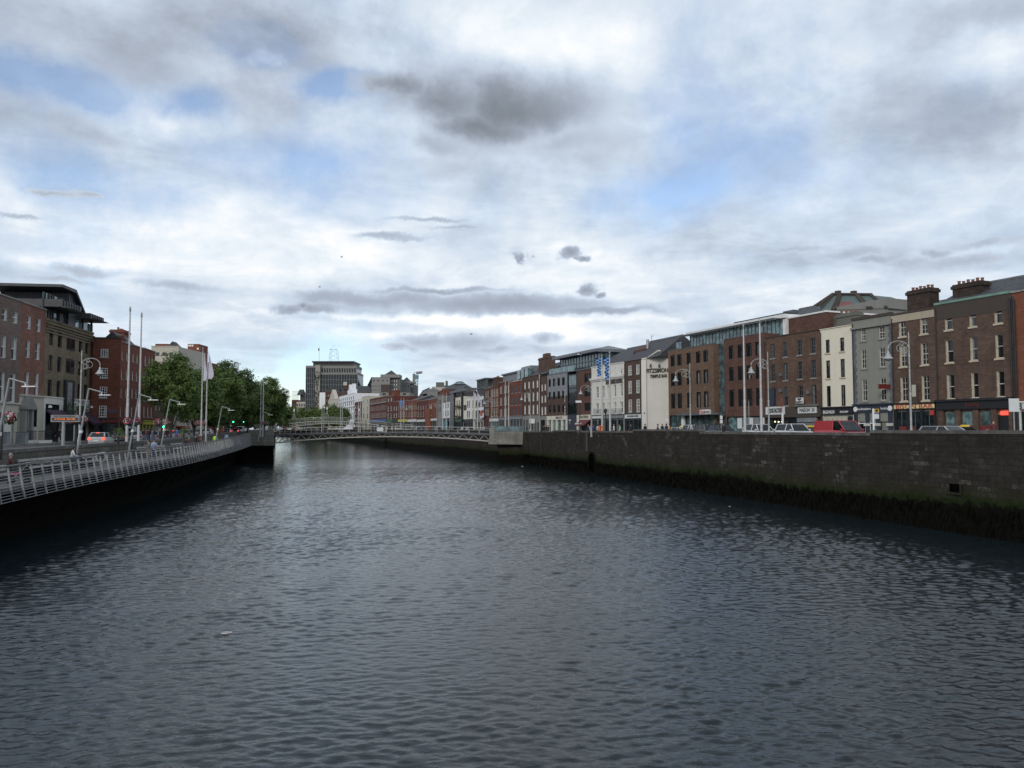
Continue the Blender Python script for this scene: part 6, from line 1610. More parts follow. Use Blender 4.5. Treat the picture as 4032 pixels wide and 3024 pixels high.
# benches against the parapet
def bench(y0, y1, label):
    ym = (y0+y1)/2; ang = math.atan2(y1-y0, lwx(y1)-lwx(y0)); z = dz(ym); Lg = math.hypot(y1-y0, lwx(y1)-lwx(y0))
    t = thing('bench', label, 'bench', (lwx(y0)+.15, y0, z), ang, 'long benches along the boardwalk parapet')
    M['bench'] = M.get('bench') or mk('bench_slats', (.36,.35,.33), .7, .3, 3)
    for k in range(3): MB().box(0, Lg, -.75+.23*k, -.56+.23*k, .42, .47).build('seat_slat', M['bench'], t)
    for k in range(2): MB().box(0, Lg, -.14, -.08, .62+.2*k, .76+.2*k).build('back_slat', M['bench'], t)
    x = .5
    while x < Lg: MB().box(x, x+.08, -.7, -.08, 0, .417).box(x, x+.08, -.075, -.02, 0, 1.0).build('support', M['greyframe'], t); x += 2.2
bench(37, 46, 'long pale slatted bench nearest the left edge of the photo'); bench(47.5, 61, 'long slatted bench the couple sit on'); bench(70, 80, 'slatted bench beyond the first palm, behind the two standing people'); bench(83, 95, 'far slatted bench with people beside the dark bag')

# ------------------------------------------------------------------ trees
def leafmat(name, c1, c2):
    m, nt, b = newmat(name); g = N(nt,'ShaderNodeTexCoord').outputs['Object']
    c = mixc(nt, ramp(nt, noise_node(nt,g,.9,4,.6),.35,.65), c1, c2)
    c = mixc(nt, ramp(nt, noise_node(nt,g,7,2,.6),.45,.7,0,.5), c, tuple(x*1.8 for x in c2))
    nt.links.new(c, b.inputs['Base Color']); b.inputs['Roughness'].default_value=.6; b.inputs['Specular IOR Level'].default_value=.3
    tr = N(nt,'ShaderNodeBsdfTranslucent'); nt.links.new(c, tr.inputs[0]); mx = N(nt,'ShaderNodeMixShader'); mx.inputs[0].default_value=.22
    nt.links.new(b.outputs[0], mx.inputs[1]); nt.links.new(tr.outputs[0], mx.inputs[2]); nt.links.new(mx.outputs[0], nt.nodes['Material Output'].inputs['Surface'])
    return m
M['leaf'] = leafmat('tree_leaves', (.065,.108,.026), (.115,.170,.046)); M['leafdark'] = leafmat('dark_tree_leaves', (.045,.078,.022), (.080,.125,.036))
M['bark'] = mk('tree_bark', (.07,.06,.05), .9, .4, 4)
def tree_meshes(seed, hgt, rad, base, nleaf, lsize, flat=.8):
    rr = random.Random(seed); tb = MB(); cl = []
    cz = (hgt + base) / 2; rz = (hgt - base) / 2
    tb.tube((0,0,0),(.1,0,base*.7),.2,.16,8)
    lobes = []
    for k in range(34):
        th = rr.uniform(0, 2*math.pi); ph = math.acos(rr.uniform(-1, 1)); q = rr.uniform(.5, .82)
        lobes.append((Vector((rad*q*math.sin(ph)*math.cos(th), rad*q*math.sin(ph)*math.sin(th), cz+rz*q*math.cos(ph))), rr.uniform(.3,.46)*rad))
    lobes.append((Vector((0,0,cz)), rad*.5))
    for c, r_ in lobes[:14]:
        mid = Vector((c.x*.4, c.y*.4, base*.7+(c.z-base*.7)*.5)); tb.tube((.1,0,base*.68),mid,.11,.07,6,False).tube(mid,c,.07,.03,5,False)
    lv = MB(); per = nleaf // len(lobes)
    for c, r_ in lobes:
        # sub-clumps on the lobe surface
        subs = []
        for k in range(16):
            v = Vector((rr.gauss(0,1),rr.gauss(0,1),rr.gauss(0,1)+.25)).normalized(); subs.append(c + v*r_*rr.uniform(.7,1.12))
        for k in range(per):
            s = subs[rr.randrange(16)]; p = s + Vector((rr.gauss(0,1),rr.gauss(0,1),rr.gauss(0,.7)))*r_*.20
            if p.z < base*.85: continue
            nrm = ((p-c).normalized()*.7 + Vector((rr.gauss(0,.5),rr.gauss(0,.5),.6+rr.gauss(0,.4)))).normalized()
            a = nrm.cross(Vector((rr.gauss(0,1),rr.gauss(0,1),rr.gauss(0,1)))).normalized(); b_ = nrm.cross(a); l = lsize*rr.uniform(.6,1.35)
            lv.face([p-a*l, p-b_*l*.55, p+a*l, p+b_*l*.5+nrm*l*.15])
    return tb.mesh('trunk', M['bark']), lv.mesh('crown', M['leaf'], fix=False)
TM = [tree_meshes(11, 12, 4.6, 2.3, 26000, .19), tree_meshes(23, 12, 4.6, 2.2, 26000, .19), tree_meshes(37, 12, 4.8, 2.3, 28000, .20)]
TF = [tree_meshes(41, 12, 5.0, 1.6, 8000, .34), tree_meshes(43, 12, 5.2, 1.8, 8000, .34)]
def tree(px, Y, top, wpx, label, kit, grp='trees lining the left bank', zb=None, X=None, dark=False, rz=0.):
    p = at(px, 1690, Y); zb = zleft(Y) if zb is None else zb
    zt = zat(top, Y); t = thing('tree', label, 'tree', (p.x, Y, zb), rz, grp)
    s = (zt - zb) / 12.2; w = (wpx * Y / F / 2) / 4.7
    tr, cr = kit; put('trunk', tr, t); c = put('crown', cr, t)
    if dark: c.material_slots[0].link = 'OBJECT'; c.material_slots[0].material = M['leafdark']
    t.scale = (w, w, s); return t
tree(672, 104, 1398, 215, 'nearest and leftmost broad green tree on the left bank, in front of the cream block', TM[0], rz=.5)
tree(765, 118, 1452, 190, 'second green tree from the left, low in front of the white sail banners', TM[1], rz=2.1)
tree(845, 128, 1448, 200, 'third green tree from the left, just right of the white sail banners', TM[2], rz=1.2)
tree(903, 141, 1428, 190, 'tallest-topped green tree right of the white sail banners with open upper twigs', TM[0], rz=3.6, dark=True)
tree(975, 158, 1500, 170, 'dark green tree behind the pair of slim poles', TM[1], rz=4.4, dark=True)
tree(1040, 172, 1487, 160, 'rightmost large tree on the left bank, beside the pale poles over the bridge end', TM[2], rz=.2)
for k, (yy, hh, wd_) in enumerate(((190,12,9),(206,12.5,10),(224,11,9),(245,11.5,10),(270,11,10),(330,12,12),(370,12,12),(420,13,14),(480,14,16),(560,15,18),(640,15,20))):
    X_ = lwx(yy) - 5.5 - (k % 2) * 5; pxx = 2016 + X_/yy*F/cp
    tree(pxx, yy, 1690 - (hh-1.2)*F/yy, wd_*F/yy, ('tree number %d in the dense row under and behind the left bank tree mass' % (k+1)) if False else 'one of the dark trees massed behind the rightmost large left bank tree', TF[k%2], 'dark trees massed along the far left bank', rz=k*1.3, dark=True)
tree(1072, 240, 1560, 90, 'dark tree just left of the arched bridge end', TF[0], dark=True)
tree(1120, 300, 1592, 90, 'small rounded tree left of the distant brick buildings', TF[1], rz=1.)
g2 = 'trees beyond the arched bridge'
tree(1160, 720, 1610, 80, 'leftmost of the trees beyond the arched bridge', TF[0], g2, 5.2, dark=True)
tree(1195, 690, 1602, 85, 'tree beyond the arched bridge below the foot of the office tower', TF[1], g2, 5.2, rz=2.)
tree(1240, 610, 1603, 80, 'tree beyond the arched bridge under the vertical letters', TF[0], g2, 5.2, rz=1.3)
tree(1275, 560, 1612, 70, 'tree beyond the arched bridge left of its middle lantern', TF[1], g2, 5.2, rz=.7)
tree(1310, 447, 1594, 95, 'fullest tree beyond the arched bridge, in front of the cream bank', TF[0], g2, 5.2, rz=3.)
tree(1346, 425, 1606, 70, 'rightmost tree beyond the arched bridge, before the white building', TF[1], g2, 5.2, rz=4.)
# ------------------------------------------------------------------ poles, lamps, flags
def gz(X, Y): return (zleft(Y) if X < (lwx(Y)+rwx(Y))/2 else zright(Y)) + .12
M['flagL'] = mk('light_blue_cloth', (.16,.33,.62), .8, .1); M['flagD'] = mk('navy_cloth', (.01,.025,.12), .8, .1); M['flagW'] = mk('white_sailcloth', (.5,.49,.56), .8, .06)
def flagpole(px, top, Y, label, grp, r=.1, dx=0., banner=None, z0=None):
    X = at(px,1690,Y).x + dx; zb = gz(X, Y) - .12 if z0 is None else z0; zt = zat(top, Y)
    t = thing('flagpole', label, 'flagpole', (X, Y, zb), 0, grp); h = zt - zb
    MB().tube((0,0,.003),(0,0,h*.35),r*1.25,r*1.15,10).tube((0,0,h*.35),(0,0,h-.5),r*.95,r*.62,10).build('pole', M['poles'], t, smooth=False)
    MB().tube((0,0,0),(0,0,.25),r*1.9,r*1.9,10).build('base', M['poles'], t)
    MB().lathe([(r*.7,h-.5),(r*1.1,h-.42),(r*.5,h-.36),(r*.9,h-.28),(r*.9,h-.2),(.01,h)], n=8).build('finial', M['steel'], t)
    return t, X, zb, h
gp = 'tall silver flagpoles along the left parapet'
t, X, zb, h = flagpole(500,1205,72,'left of the two tallest flagpoles on the left bank', gp, .10); 
t, X, zb, h = flagpole(546,1228,76,'right and slightly shorter of the two tallest flagpoles on the left bank', gp, .10)
def sail(px, top, bot, wpx, Y, label):
    a = at(px,1690,Y); zt, zb = zat(top,Y), zat(bot,Y); w_ = wpx*Y/F
    mb = MB(); n = 10
    for i in range(n):
        q0, q1 = i/n, (i+1)/n; f0_ = w_*(q0 if q0 < .86 else .86-(q0-.86)*2); f1_ = w_*(q1 if q1 < .86 else .86-(q1-.86)*2); z0, z1 = lerp(zt,zb,q0), lerp(zt,zb,q1)
        for s_ in (0, .02): mb.face([(.14,s_,z0),(.14+f0_,.12*math.sin(q0*4)+s_,z0),(.14+f1_,.12*math.sin(q1*4)+s_,z1),(.14,s_,z1)])
    o = mb.build('sail_banner', M['flagW'], None, (a.x, Y, 0), fix=False); tag(o, label, 'banner', 'white sail banners flying above the trees')
flagpole(792,1366,100,'flagpole carrying the left white sail banner above the trees', gp, .09); sail(792,1385,1500,17,100,'left and narrower white sail banner above the trees')
flagpole(811,1377,103,'flagpole carrying the right white sail banner above the trees', gp, .09); sail(811,1388,1492,27,103,'right and wider white sail banner above the trees')
flagpole(1025,1494,149,'left of the two slim pale poles at the footbridge\'s left end', gp, .075, dx=0); flagpole(1034.5,1494,149.5,'right of the two slim pale poles at the footbridge\'s left end', gp, .12)
gq = 'tall silver flagpoles along the right parapet'
flagpole(2914,1275,80,'left of the two flagpoles in front of the modern brick office', gq, .11, .5); flagpole(2986,1253,76,'right of the two flagpoles in front of the modern brick office', gq, .11, .3)
def chequer(px, top, bot, Y, dx, label, side=-1):
    a = at(px,1690,Y); zt, zb = zat(top,Y), zat(bot,Y); n = 13; mb = MB()
    for i in range(n):
        for j in range(2):
            mb.mat((i+j)%2); z0, z1 = zt+(zb-zt)*i/n, zt+(zb-zt)*(i+1)/n; wv_ = .08*math.sin(i*1.3); wv2 = .08*math.sin((i+1)*1.3); k = 1.0 if i > 2 else 1.5 - .15*i
            x0, x1 = side*(.12+.27*j*k), side*(.12+.27*(j+1)*k)
            mb.face([(x0+wv_,wv_*j,z0),(x1+wv_,wv_*(j+1),z0),(x1+wv2,wv2*(j+1),z1),(x0+wv2,wv2*j,z1)])
    o = mb.build('chequered_flag', [M['flagL'],M['flagD']], None, (a.x+dx, Y, 0), fix=False); tag(o, label, 'flag', 'blue chequered flags')
flagpole(2352,1393,113,'flagpole with the shorter chequered flag in front of the white hotel', gq, .12, .7); chequer(2352,1410,1483,113,.7,'left and shorter blue chequered flag before the white hotel')
flagpole(2388,1382,109,'flagpole with the longer chequered flag in front of the white hotel', gq, .12, .5); chequer(2388,1408,1495,109,.5,'right and longer blue chequered flag before the white hotel')
far = [(1267,1566,300,'poles before the trees behind the arched bridge, leftmost'),(1275,1610,302,'short pole beside the leftmost pole behind the arched bridge'),(1340,1576,260,'left pole of the middle pair seen through the arched bridge'),(1347,1580,262,'right pole of the middle pair seen through the arched bridge'),(1411,1570,240,'left pole of the pair near the right lantern arch'),(1418,1568,242,'right pole of the pair near the right lantern arch')]
for px_, ty, Y, lb in far:
    X = at(px_,1690,Y).x
    flagpole(px_, ty, (420 if px_<1300 else 365 if px_ < 1400 else 330), lb, 'distant flagpoles along the quays', .14, 0, z0=5.2)
for px_, ty, Y, lb, fl in ((1503,1565,275,'flagpole with faded blue flag left of the distant street lamp',1),(1514,1565,270,'second flagpole with faded blue flag above the brick terrace',1),(1634,1550,215,'left pole of the pair before the crane',0),(1642,1548,211,'right pole of the pair before the crane',0),(1722,1535,185,'left pole with white banner before the big red gable',2),(1731,1538,182,'right pole with white banner before the big red gable',2),(1855,1500,163,'left pole of the pair before the white gridded building',0),(1868,1497,161,'right pole of the pair before the white gridded building',0)):
    X0 = at(px_,1690,Y).x; dx = max(0., rwx(Y)+.9-X0); flagpole(px_, ty, Y, lb, gq, .12, dx)
    if fl == 1: chequer(px_, ty+12, ty+36, Y, dx, 'small chequered flag on the ' + ('left' if px_ < 1510 else 'right') + ' of two poles above the brick terrace')
    if fl == 2:
        zt, zb = zat(ty+10,Y), zat(ty+48,Y); o = MB().prism([(.1,zt),(.55,zt-.6),(.5,zb),(.15,zb+.3)], -.02, .02).build('white_banner', M['flagW'], None, (X0+dx,Y,0)); tag(o, ('left' if px_<1726 else 'right')+' of the two white banners before the big red gable', 'banner')

def lampmeshes():
    mb = MB()
    mb.lathe([(.16,0),(.16,.9),(.12,1.0),(.13,1.1),(.085,1.25),(.075,4.0),(.1,4.03),(.1,4.12),(.06,4.2),(.05,7.0),(.08,7.05),(.08,7.15),(.045,7.3),(.04,8.6),(.07,8.65),(.03,8.8),(.05,8.9),(.005,9.15)], n=10)
    post = mb.mesh('post', M['lamp_green'])
    mb = MB(); pts = [(-.85+.85*math.cos(math.pi*k/14)*1.0, 0, 7.75+.62*math.sin(math.pi*k/14)) for k in range(15)]; mb.path(pts, .035, 6)
    for cx, cz, r_ in ((-.72,7.78,.3),(-.38,7.62,.24),(-.3,8.02,.2),(-.62,8.12,.13)):
        mb.path([(cx+r_*math.cos(2*math.pi*k/10),0,cz+r_*math.sin(2*math.pi*k/10)) for k in range(11)], .02, 5)
    mb.tube((0,0,7.3),(-.55,0,7.55),.025,n=5).tube((-1.7,0,7.76),(-1.7,0,7.5),.025,n=5)
    scroll = mb.mesh('scroll_bracket', M['lamp_green'])
    shade = MB().lathe([(.04,7.55),(.09,7.5),(.12,7.3),(.2,7.22),(.22,7.1),(.36,6.98),(.38,6.92),(.3,6.93)], -1.7, 0, 12).mesh('lamp_shade', M['lamp_green'])
    globe = MB().lathe([(.28,6.93),(.22,6.8),(.08,6.74)], -1.7, 0, 10).mesh('lamp_glass', M['fl_grey'])
    return post, scroll, shade, globe
LM = lampmeshes()
def lamp(px, top, Y, dx, side, label, grp):
    X = at(px,1690,Y).x + dx; zb = gz(X, Y); s = (zat(top,Y) - zb) / 9.15
    t = thing('street_lamp', label, 'street lamp', (X, Y, zb), 0, grp); 
    for nm, me in zip(('post','scroll_bracket','lamp_shade'), LM[:3]): o = put(nm, me, t); 
    put('lamp_glass', LM[3], o); t.scale = (s*side, s, s)
GLp = 'ornate silver street lamps on the right bank'
lamp(3588,1305,58,.0,1,'nearest ornate street lamp, in front of the yellow bar fascia', GLp)
lamp(3028,1383,72.5,.0,1,'ornate street lamp before the four-window brown brick house', GLp)
lamp(2719,1428,86,.0,1,'ornate street lamp in front of the brown brick office wing', GLp)
lamp(2306,1498,112,.8,1,'ornate street lamp before the modern corner building', GLp)
lamp(2063,1531,152,1.2,1,'ornate street lamp at the right end of the footbridge', GLp)
lamp(1915,1553,178,1.2,1,'ornate street lamp just left of the orange-red house', GLp)
lamp(1699,1578,225,1.5,1,'ornate street lamp in front of the big red gable', GLp)
lamp(1604,1585,262,1.5,1,'farthest ornate street lamp, before the red brick terrace', GLp)
lamp(313,1377,66,0.,-1,'ornate street lamp in front of the tan brick hotel', 'ornate silver street lamps on the left bank')

# leaning boardwalk lights
def leaner(px, top, Y, label):
    X = at(px,1690,Y).x; zt = zat(top,Y); zb = dz(Y)
    t = thing('leaning_lamp', label, 'lamp post', (X-.85, Y, zb), 0, 'leaning grey boardwalk lamps with flat heads'); h = zt - zb
    MB().tube((0,0,.003),(.85,0,h),.09,.055,8).build('leaning_post', M['steel'], t)
    MB().tube((.85,0,h),(1.85,-.1,h-.27),.045,.04,6).build('arm', M['steel'], t)
    MB().box(1.65,2.4,-.2,.0,h-.48,h-.42).tube((1.8,-.1,h-.27),(1.8,-.1,h-.42),.03,n=5).build('lamp_head', M['letterw'], t)
    MB().tube((.38,0,h*.45),(.42,0,h*.48),.12,.12,8).build('joint', M['letterw'], t)
for px_, ty, Y, lb in ((30,1490,44,'leaning boardwalk lamp nearest the left edge of the photo'),(345,1530,55,'leaning boardwalk lamp beside the lit message sign'),(545,1553,64,'leaning boardwalk lamp just right of the two tallest flagpoles'),(666,1573,75,'leaning boardwalk lamp in front of the nearest tree'),(872,1601,98,'leaning boardwalk lamp half hidden by the third tree'),(1036,1623,131,'farthest leaning boardwalk lamp near the footbridge end')):
    leaner(px_, ty, Y, lb)

# message sign with amber text
X = at(250,1690,57).x; t = thing('message_sign', 'grey roadside message sign with a row of amber lit text', 'sign', (X, 57, zleft(57)), .1)
h = zat(1634,57) - zleft(57); MB().tube((0,0,.003),(0,0,h-.45),.11,n=10).build('post', M['steel'], t)
cs = MB().box(-.85,1.1,-.1,.12,h-.5,h).build('sign_case', M['fl_grey'], t); scn = MB().box(-.75,1.0,-.115,-.103,h-.4,h-.2).build('sign_screen', M['black'], t)
M['amber'] = mk('amber_led', (.8,.2,.02), .5, .05, emit=(1,.22,.02), es=1.1)
text('15 CITY DUE   39A 4 MIN', 'lit_text', scn, .12, -.125, h-.3, .13, M['amber'], .01, fit=1.4); text('REAL TIME INFORMATION', 'lettering', cs, .1, -.108, h-.1, .12, M['soot'], .01, fit=1.4)

# flower basket posts
def basket(px, Y, label, h=2.75):
    X = at(px,1690,Y).x; zb = zleft(Y)+.12
    t = thing('flower_post', label, 'flower basket', (X, Y, zb), 0, 'posts with hanging baskets along the left parapet')
    MB().tube((0,0,.003),(0,0,h-.2),.1,.08,8).build('post', M['iron'], t)
    MB().tube((-.45,0,h-.35),(.45,0,h-.35),.03,n=5).build('cross_arm', M['iron'], t)
    rr = random.Random(int(px)); mb = MB()
    for sx in (-.42, .42):
        for k in range(240):
            v = Vector((rr.gauss(0,1),rr.gauss(0,1),rr.gauss(0,1))).normalized()*rr.uniform(.5,1); c = Vector((sx+v.x*.38, v.y*.38, h-.35+v.z*.36)); q = rr.uniform(.03,.07)
            mb.mat(rr.choice((0,0,1,2,3)) if v.z > -.6 else 0).face([c+Vector((-q,0,-q)),c+Vector((q,rr.uniform(-q,q),-q)),c+Vector((q*.5,0,q)),c+Vector((-q,rr.uniform(-q,q),q*.8))])
    mb.build('flowers', [M['shrub'],M['petalr'],M['petalp'],M['petalw']], t, fix=False)
M['petalr'] = mk('red_petals', (.35,.04,.03), .8, .3); M['petalp'] = mk('pink_petals', (.38,.06,.2), .8, .3); M['petalw'] = mk('white_petals', (.6,.55,.55), .8, .1)
for px_, Y, lb in ((6,45.6,'flower basket post at the far left edge of the photo'),(300,58,'flower basket post just right of the lit message sign'),(520,69.5,'flower basket post between the tall flagpoles'),(636,80.5,'flower basket post in front of the nearest tree trunk'),(790,103,'flower basket post near the two standing dark figures'),(1040,147,'flower basket post by the footbridge end')): basket(px_, Y, lb)

# palms in pots
def palm(px, Y, label, h=3.0):
    X = at(px,1690,Y).x; t = thing('palm_tree', label, 'palm', (X, Y, dz(Y)), 0, 'small palms along the boardwalk')
    MB().lathe([(.28,0),(.34,.55),(.3,.56)], n=10).build('pot', M['concdark'], t)
    MB().tube((0,0,.5),(.05,0,h-.6),.09,.11,8).build('trunk', M['bark'], t)
    rr = random.Random(int(px)); mb = MB()
    for k in range(34):
        th = rr.uniform(0,6.28); el_ = rr.uniform(-.5,1.2); L_ = rr.uniform(.55,.85); d_ = Vector((math.cos(th)*math.cos(el_), math.sin(th)*math.cos(el_), math.sin(el_))); c = Vector((.05,0,h-.6)); s_ = Vector((-math.sin(th),math.cos(th),0))
        mid = c + d_*L_*.55; 
        for q in range(-4,5):
            e_ = mid + d_*L_*.45*math.cos(q*.3) + s_*L_*.5*math.sin(q*.3) + Vector((0,0,-.12-.03*abs(q))); mb.face([mid-s_*.015, mid+s_*.02, e_])
        mb.face([c, c+s_*.03, mid+s_*.015, mid])
    mb.build('fronds', M['leaf'], t, fix=False)
for px_, Y, lb in ((466,61,'nearest potted palm on the boardwalk, left of the first tall flagpole'),(722,78,'potted palm before the nearest tree, dark round head'),(860,101,'potted palm near the person in the yellow vest')): palm(px_, Y, lb)
# litter bin
X = at(405,1690,57).x; t = thing('litter_bin', 'grey metal litter bin with a big round mouth on the boardwalk', 'bin', (X,57,dz(57)), .2)
MB().tube((0,-.28,.75),(0,.28,.75),.36,.36,16).build('drum', M['steel'], t); MB().tube((0,-.3,.78),(0,-.283,.78),.24,.24,14).build('opening', M['black'], t); MB().box(-.12,.12,-.12,.12,0,.45).build('stand', M['steel'], t)

# signs on the right bank
def signpost(px, Y, dx, label, plates, h):
    X = at(px,1690,Y).x + dx; t = thing('road_sign', label, 'sign', (X, Y, gz(X,Y)), 0); MB().tube((0,0,.003),(0,0,h),.04,n=6).build('post', M['steel'], t)
    for (x0,x1,z0,z1,m_) in plates: p_ = MB().box(x0,x1,-.07,-.045,z0,z1).build('sign_plate', M[m_], t)
    return t, p_
M['busyellow'] = mk('bus_stop_yellow', (.5,.33,.04), .5, .05)
Yq = 63.; X = at(3440,1690,Yq).x; zq = gz(X,Yq); hh_ = zat(1609,Yq)-zq
t = thing('bus_stop', 'white bus stop pole with yellow square head and timetable panels', 'bus stop', (X,Yq,zq), 0)
MB().box(-.06,.06,-.03,.03,.003,hh_).build('pole', M['letterw'], t)
p_ = MB().box(.07,.45,-.03,.0,hh_-.32,hh_-.01).build('stop_flag', M['busyellow'], t); MB().tube((.26,-.035,hh_-.16),(.26,-.031,hh_-.16),.11,n=14).build('stop_emblem', M['letterk'], p_)
MB().box(.07,.45,-.03,.0,hh_-.42,hh_-.33).build('route_strip', M['fl_blue'], t); MB().box(.07,.44,-.03,.0,hh_-.8,hh_-.43).build('route_panel', M['sign_white'], t)
signpost(2840,88,0,'white parking sign pole before the glass slot of the office',[(-.15,.15,2.2,2.6,'sign_white'),(-.15,.15,1.75,2.15,'sign_white')],2.7)
signpost(3994,54,0,'white road sign plate on a pole at the far right of the right bank',[(-.35,.35,2.3,3.2,'sign_white')],3.2)
signpost(2626,102,0,'small round-headed sign before the off-white gable',[(-.14,.14,2.0,2.5,'sign_white')],2.6)
signpost(2950,84,0,'plain slim post between the two flagpoles by the office',[(-.1,.1,4.1,4.25,'iron')],4.2)
signpost(2048,158,3,'white and grey direction signs at the right end of the footbridge',[(-1.2,-.1,2.2,3.1,'sign_white'),(.1,.8,2.4,3.0,'fl_grey')],3.3)
Yq=112; X = at(2371,1690,Yq).x+.5; t = thing('lantern_post', 'short dark lantern post between the chequered flagpoles', 'street lamp', (X,Yq,gz(X,Yq)), 0); MB().tube((0,0,.003),(0,0,3.2),.06,n=8).build('post', M['iron'], t); MB().lathe([(.08,3.2),(.22,3.7),(.24,3.75),(.05,4.0)], n=6).build('lantern', M['iron'], t)
Yq=118; X = at(2251,1690,Yq).x+1.2; t = thing('camera_pole', 'dark pole with a white security camera before the corner bay', 'camera pole', (X,Yq,gz(X,Yq)), 0); MB().tube((0,0,.003),(0,0,5.0),.07,n=8).build('post', M['iron'], t); MB().box(-.6,.25,-.15,.12,5.0,5.3).build('camera', M['letterw'], t)
Yq=113.; X = at(2350,1690,Yq).x+.5; t = thing('lifebuoy', 'orange lifebuoy hanging by the flagpole before the white hotel', 'lifebuoy', (X,Yq-.2,gz(X,Yq)), 0); mb=MB(); pts=[(.33*math.cos(2*math.pi*k/14),0,1.15+.38*math.sin(2*math.pi*k/14)) for k in range(15)]; mb.path(pts,.09,6); M['lifeorange']=mk('lifebuoy_orange',(.6,.14,.04),.5,.1); mb.build('ring', M['lifeorange'], t); MB().box(-.03,.03,.02,.08,0,1.6).build('stand', M['lifeorange'], t)

# traffic lights
M['greenlamp'] = mk('green_signal', (.05,.6,.3), .5, .05, emit=(.05,1,.45), es=5)
def tlight(px, py, Y, label):
    X = at(px,1690,Y).x; zb = gz(X,Y)-.12; h = zat(py,Y)-zb
    t = thing('traffic_light', label, 'traffic light', (X,Y,zb), 0, 'green traffic lights on the left bank'); MB().tube((0,0,.003),(0,0,h-.2),.06,n=8).build('post', M['iron'], t)
    MB().box(-.2,.2,-.12,.12,h-.19,h+.95).build('signal_head', M['iron'], t)
    MB().tube((0,-.16,h),(0,-.125,h),.15,n=12).build('green_light', M['greenlamp'], t)
tlight(647,1681,97,'traffic light glowing green beside the nearest tree trunk'); tlight(919,1661,178,'left of the two green traffic lights under the trees'); tlight(960,1660,186,'right of the two green traffic lights under the trees')

# black railings and grey planters before the left-hand doorways
def rails(px0, px1, Y0, Y1, label):
    a, b_ = at(px0,1690,Y0), at(px1,1690,Y1); d_ = Vector((b_.x-a.x, b_.y-a.y, 0)); Lr = d_.length; z = zleft(Y0)+.13
    t = thing('iron_railing', label, 'railing', (a.x,a.y,z), math.atan2(d_.y,d_.x)); MB().box(0,Lr,-.15,.15,0,.35).build('plinth', M['st_white'], t)
    mb = MB(); k = .1
    while k < Lr: mb.tube((k,0,.35),(k,0,1.5),.018,n=4); k += .14
    mb.box(0,Lr,-.02,.02,1.35,1.4).build('bars', M['iron'], t)
rails(105,145,92,94,'black iron railing on a white plinth before the pedimented doorway'); rails(150,202,92,94.5,'black iron railing on a white plinth left of the walking man')
for px_, Y, lb in ((15,86,'grey planter box nearest the left photo edge'),(88,88,'grey planter box before the pedimented doorway')):
    a = at(px_,1690,Y); t = thing('planter_box', lb, 'planter', (a.x,Y,zleft(Y)+.12), -.14, 'grey planter boxes'); MB().box(-.6,.6,-.25,.25,0,1.3).build('box', M['fl_grey'], t); MB().box(-.64,.64,-.29,.29,1.3,1.36).build('rim', M['greyframe'], t)
pvl = [(y, -43.9-.14*y+3.2) for y in (20, 60, 112)]
mb = MB()
for (ya, xa), (yb, xb) in zip(pvl[:-1], pvl[1:]):
    za, zb2 = zleft(ya), zleft(yb); mb.face([(xa,ya,za+.12),(xb,yb,zb2+.12),(xb-6,yb,zb2+.12),(xa-6,ya,za+.12)]).face([(xa,ya,za-.1),(xb,yb,zb2-.1),(xb,yb,zb2+.12),(xa,ya,za+.12)])
o = mb.build('pavement', M['paving'], fix=False); struct(o)

# ------------------------------------------------------------------ vehicles
def carpaint(name, col):
    m, nt, b = newmat(name); b.inputs['Base Color'].default_value=(*col,1); b.inputs['Roughness'].default_value=.28; b.inputs['Coat Weight'].default_value=.5; b.inputs['Metallic'].default_value=.1
    tc = N(nt,'ShaderNodeTexCoord').outputs['Object']; nt.links.new(mixc(nt, ramp(nt, noise_node(nt,tc,2.,4),.3,.7,0,.25), col, tuple(c*.7 for c in col)), b.inputs['Base Color']); return m
P = {k: carpaint('paint_'+k, c) for k, c in dict(silver=(.38,.39,.40), white=(.66,.67,.67), red=(.42,.03,.035), dark=(.03,.032,.036), grey=(.16,.17,.18), blue=(.06,.09,.16)).items()}
M['tyre'] = mk('tyre_rubber', (.02,.02,.02), .9, .2); M['rim'] = mk('alloy_rim', (.3,.3,.31), .4, .1, metal=.5); M['carglass'] = glass_mat('car_glass', (.012,.014,.017), .05, .35, .1)
M['tail'] = mk('tail_lamp', (.35,.01,.01), .3, .05); M['brake'] = mk('brake_lamp_lit', (.6,.03,.02), .3, .05, emit=(1,.08,.04), es=2.); M['head'] = mk('head_lamp', (.6,.6,.6), .2, .05); M['plate'] = mk('number_plate', (.6,.6,.58), .5, .05); M['taxi'] = mk('taxi_sign_yellow', (.75,.5,.05), .5, .05)
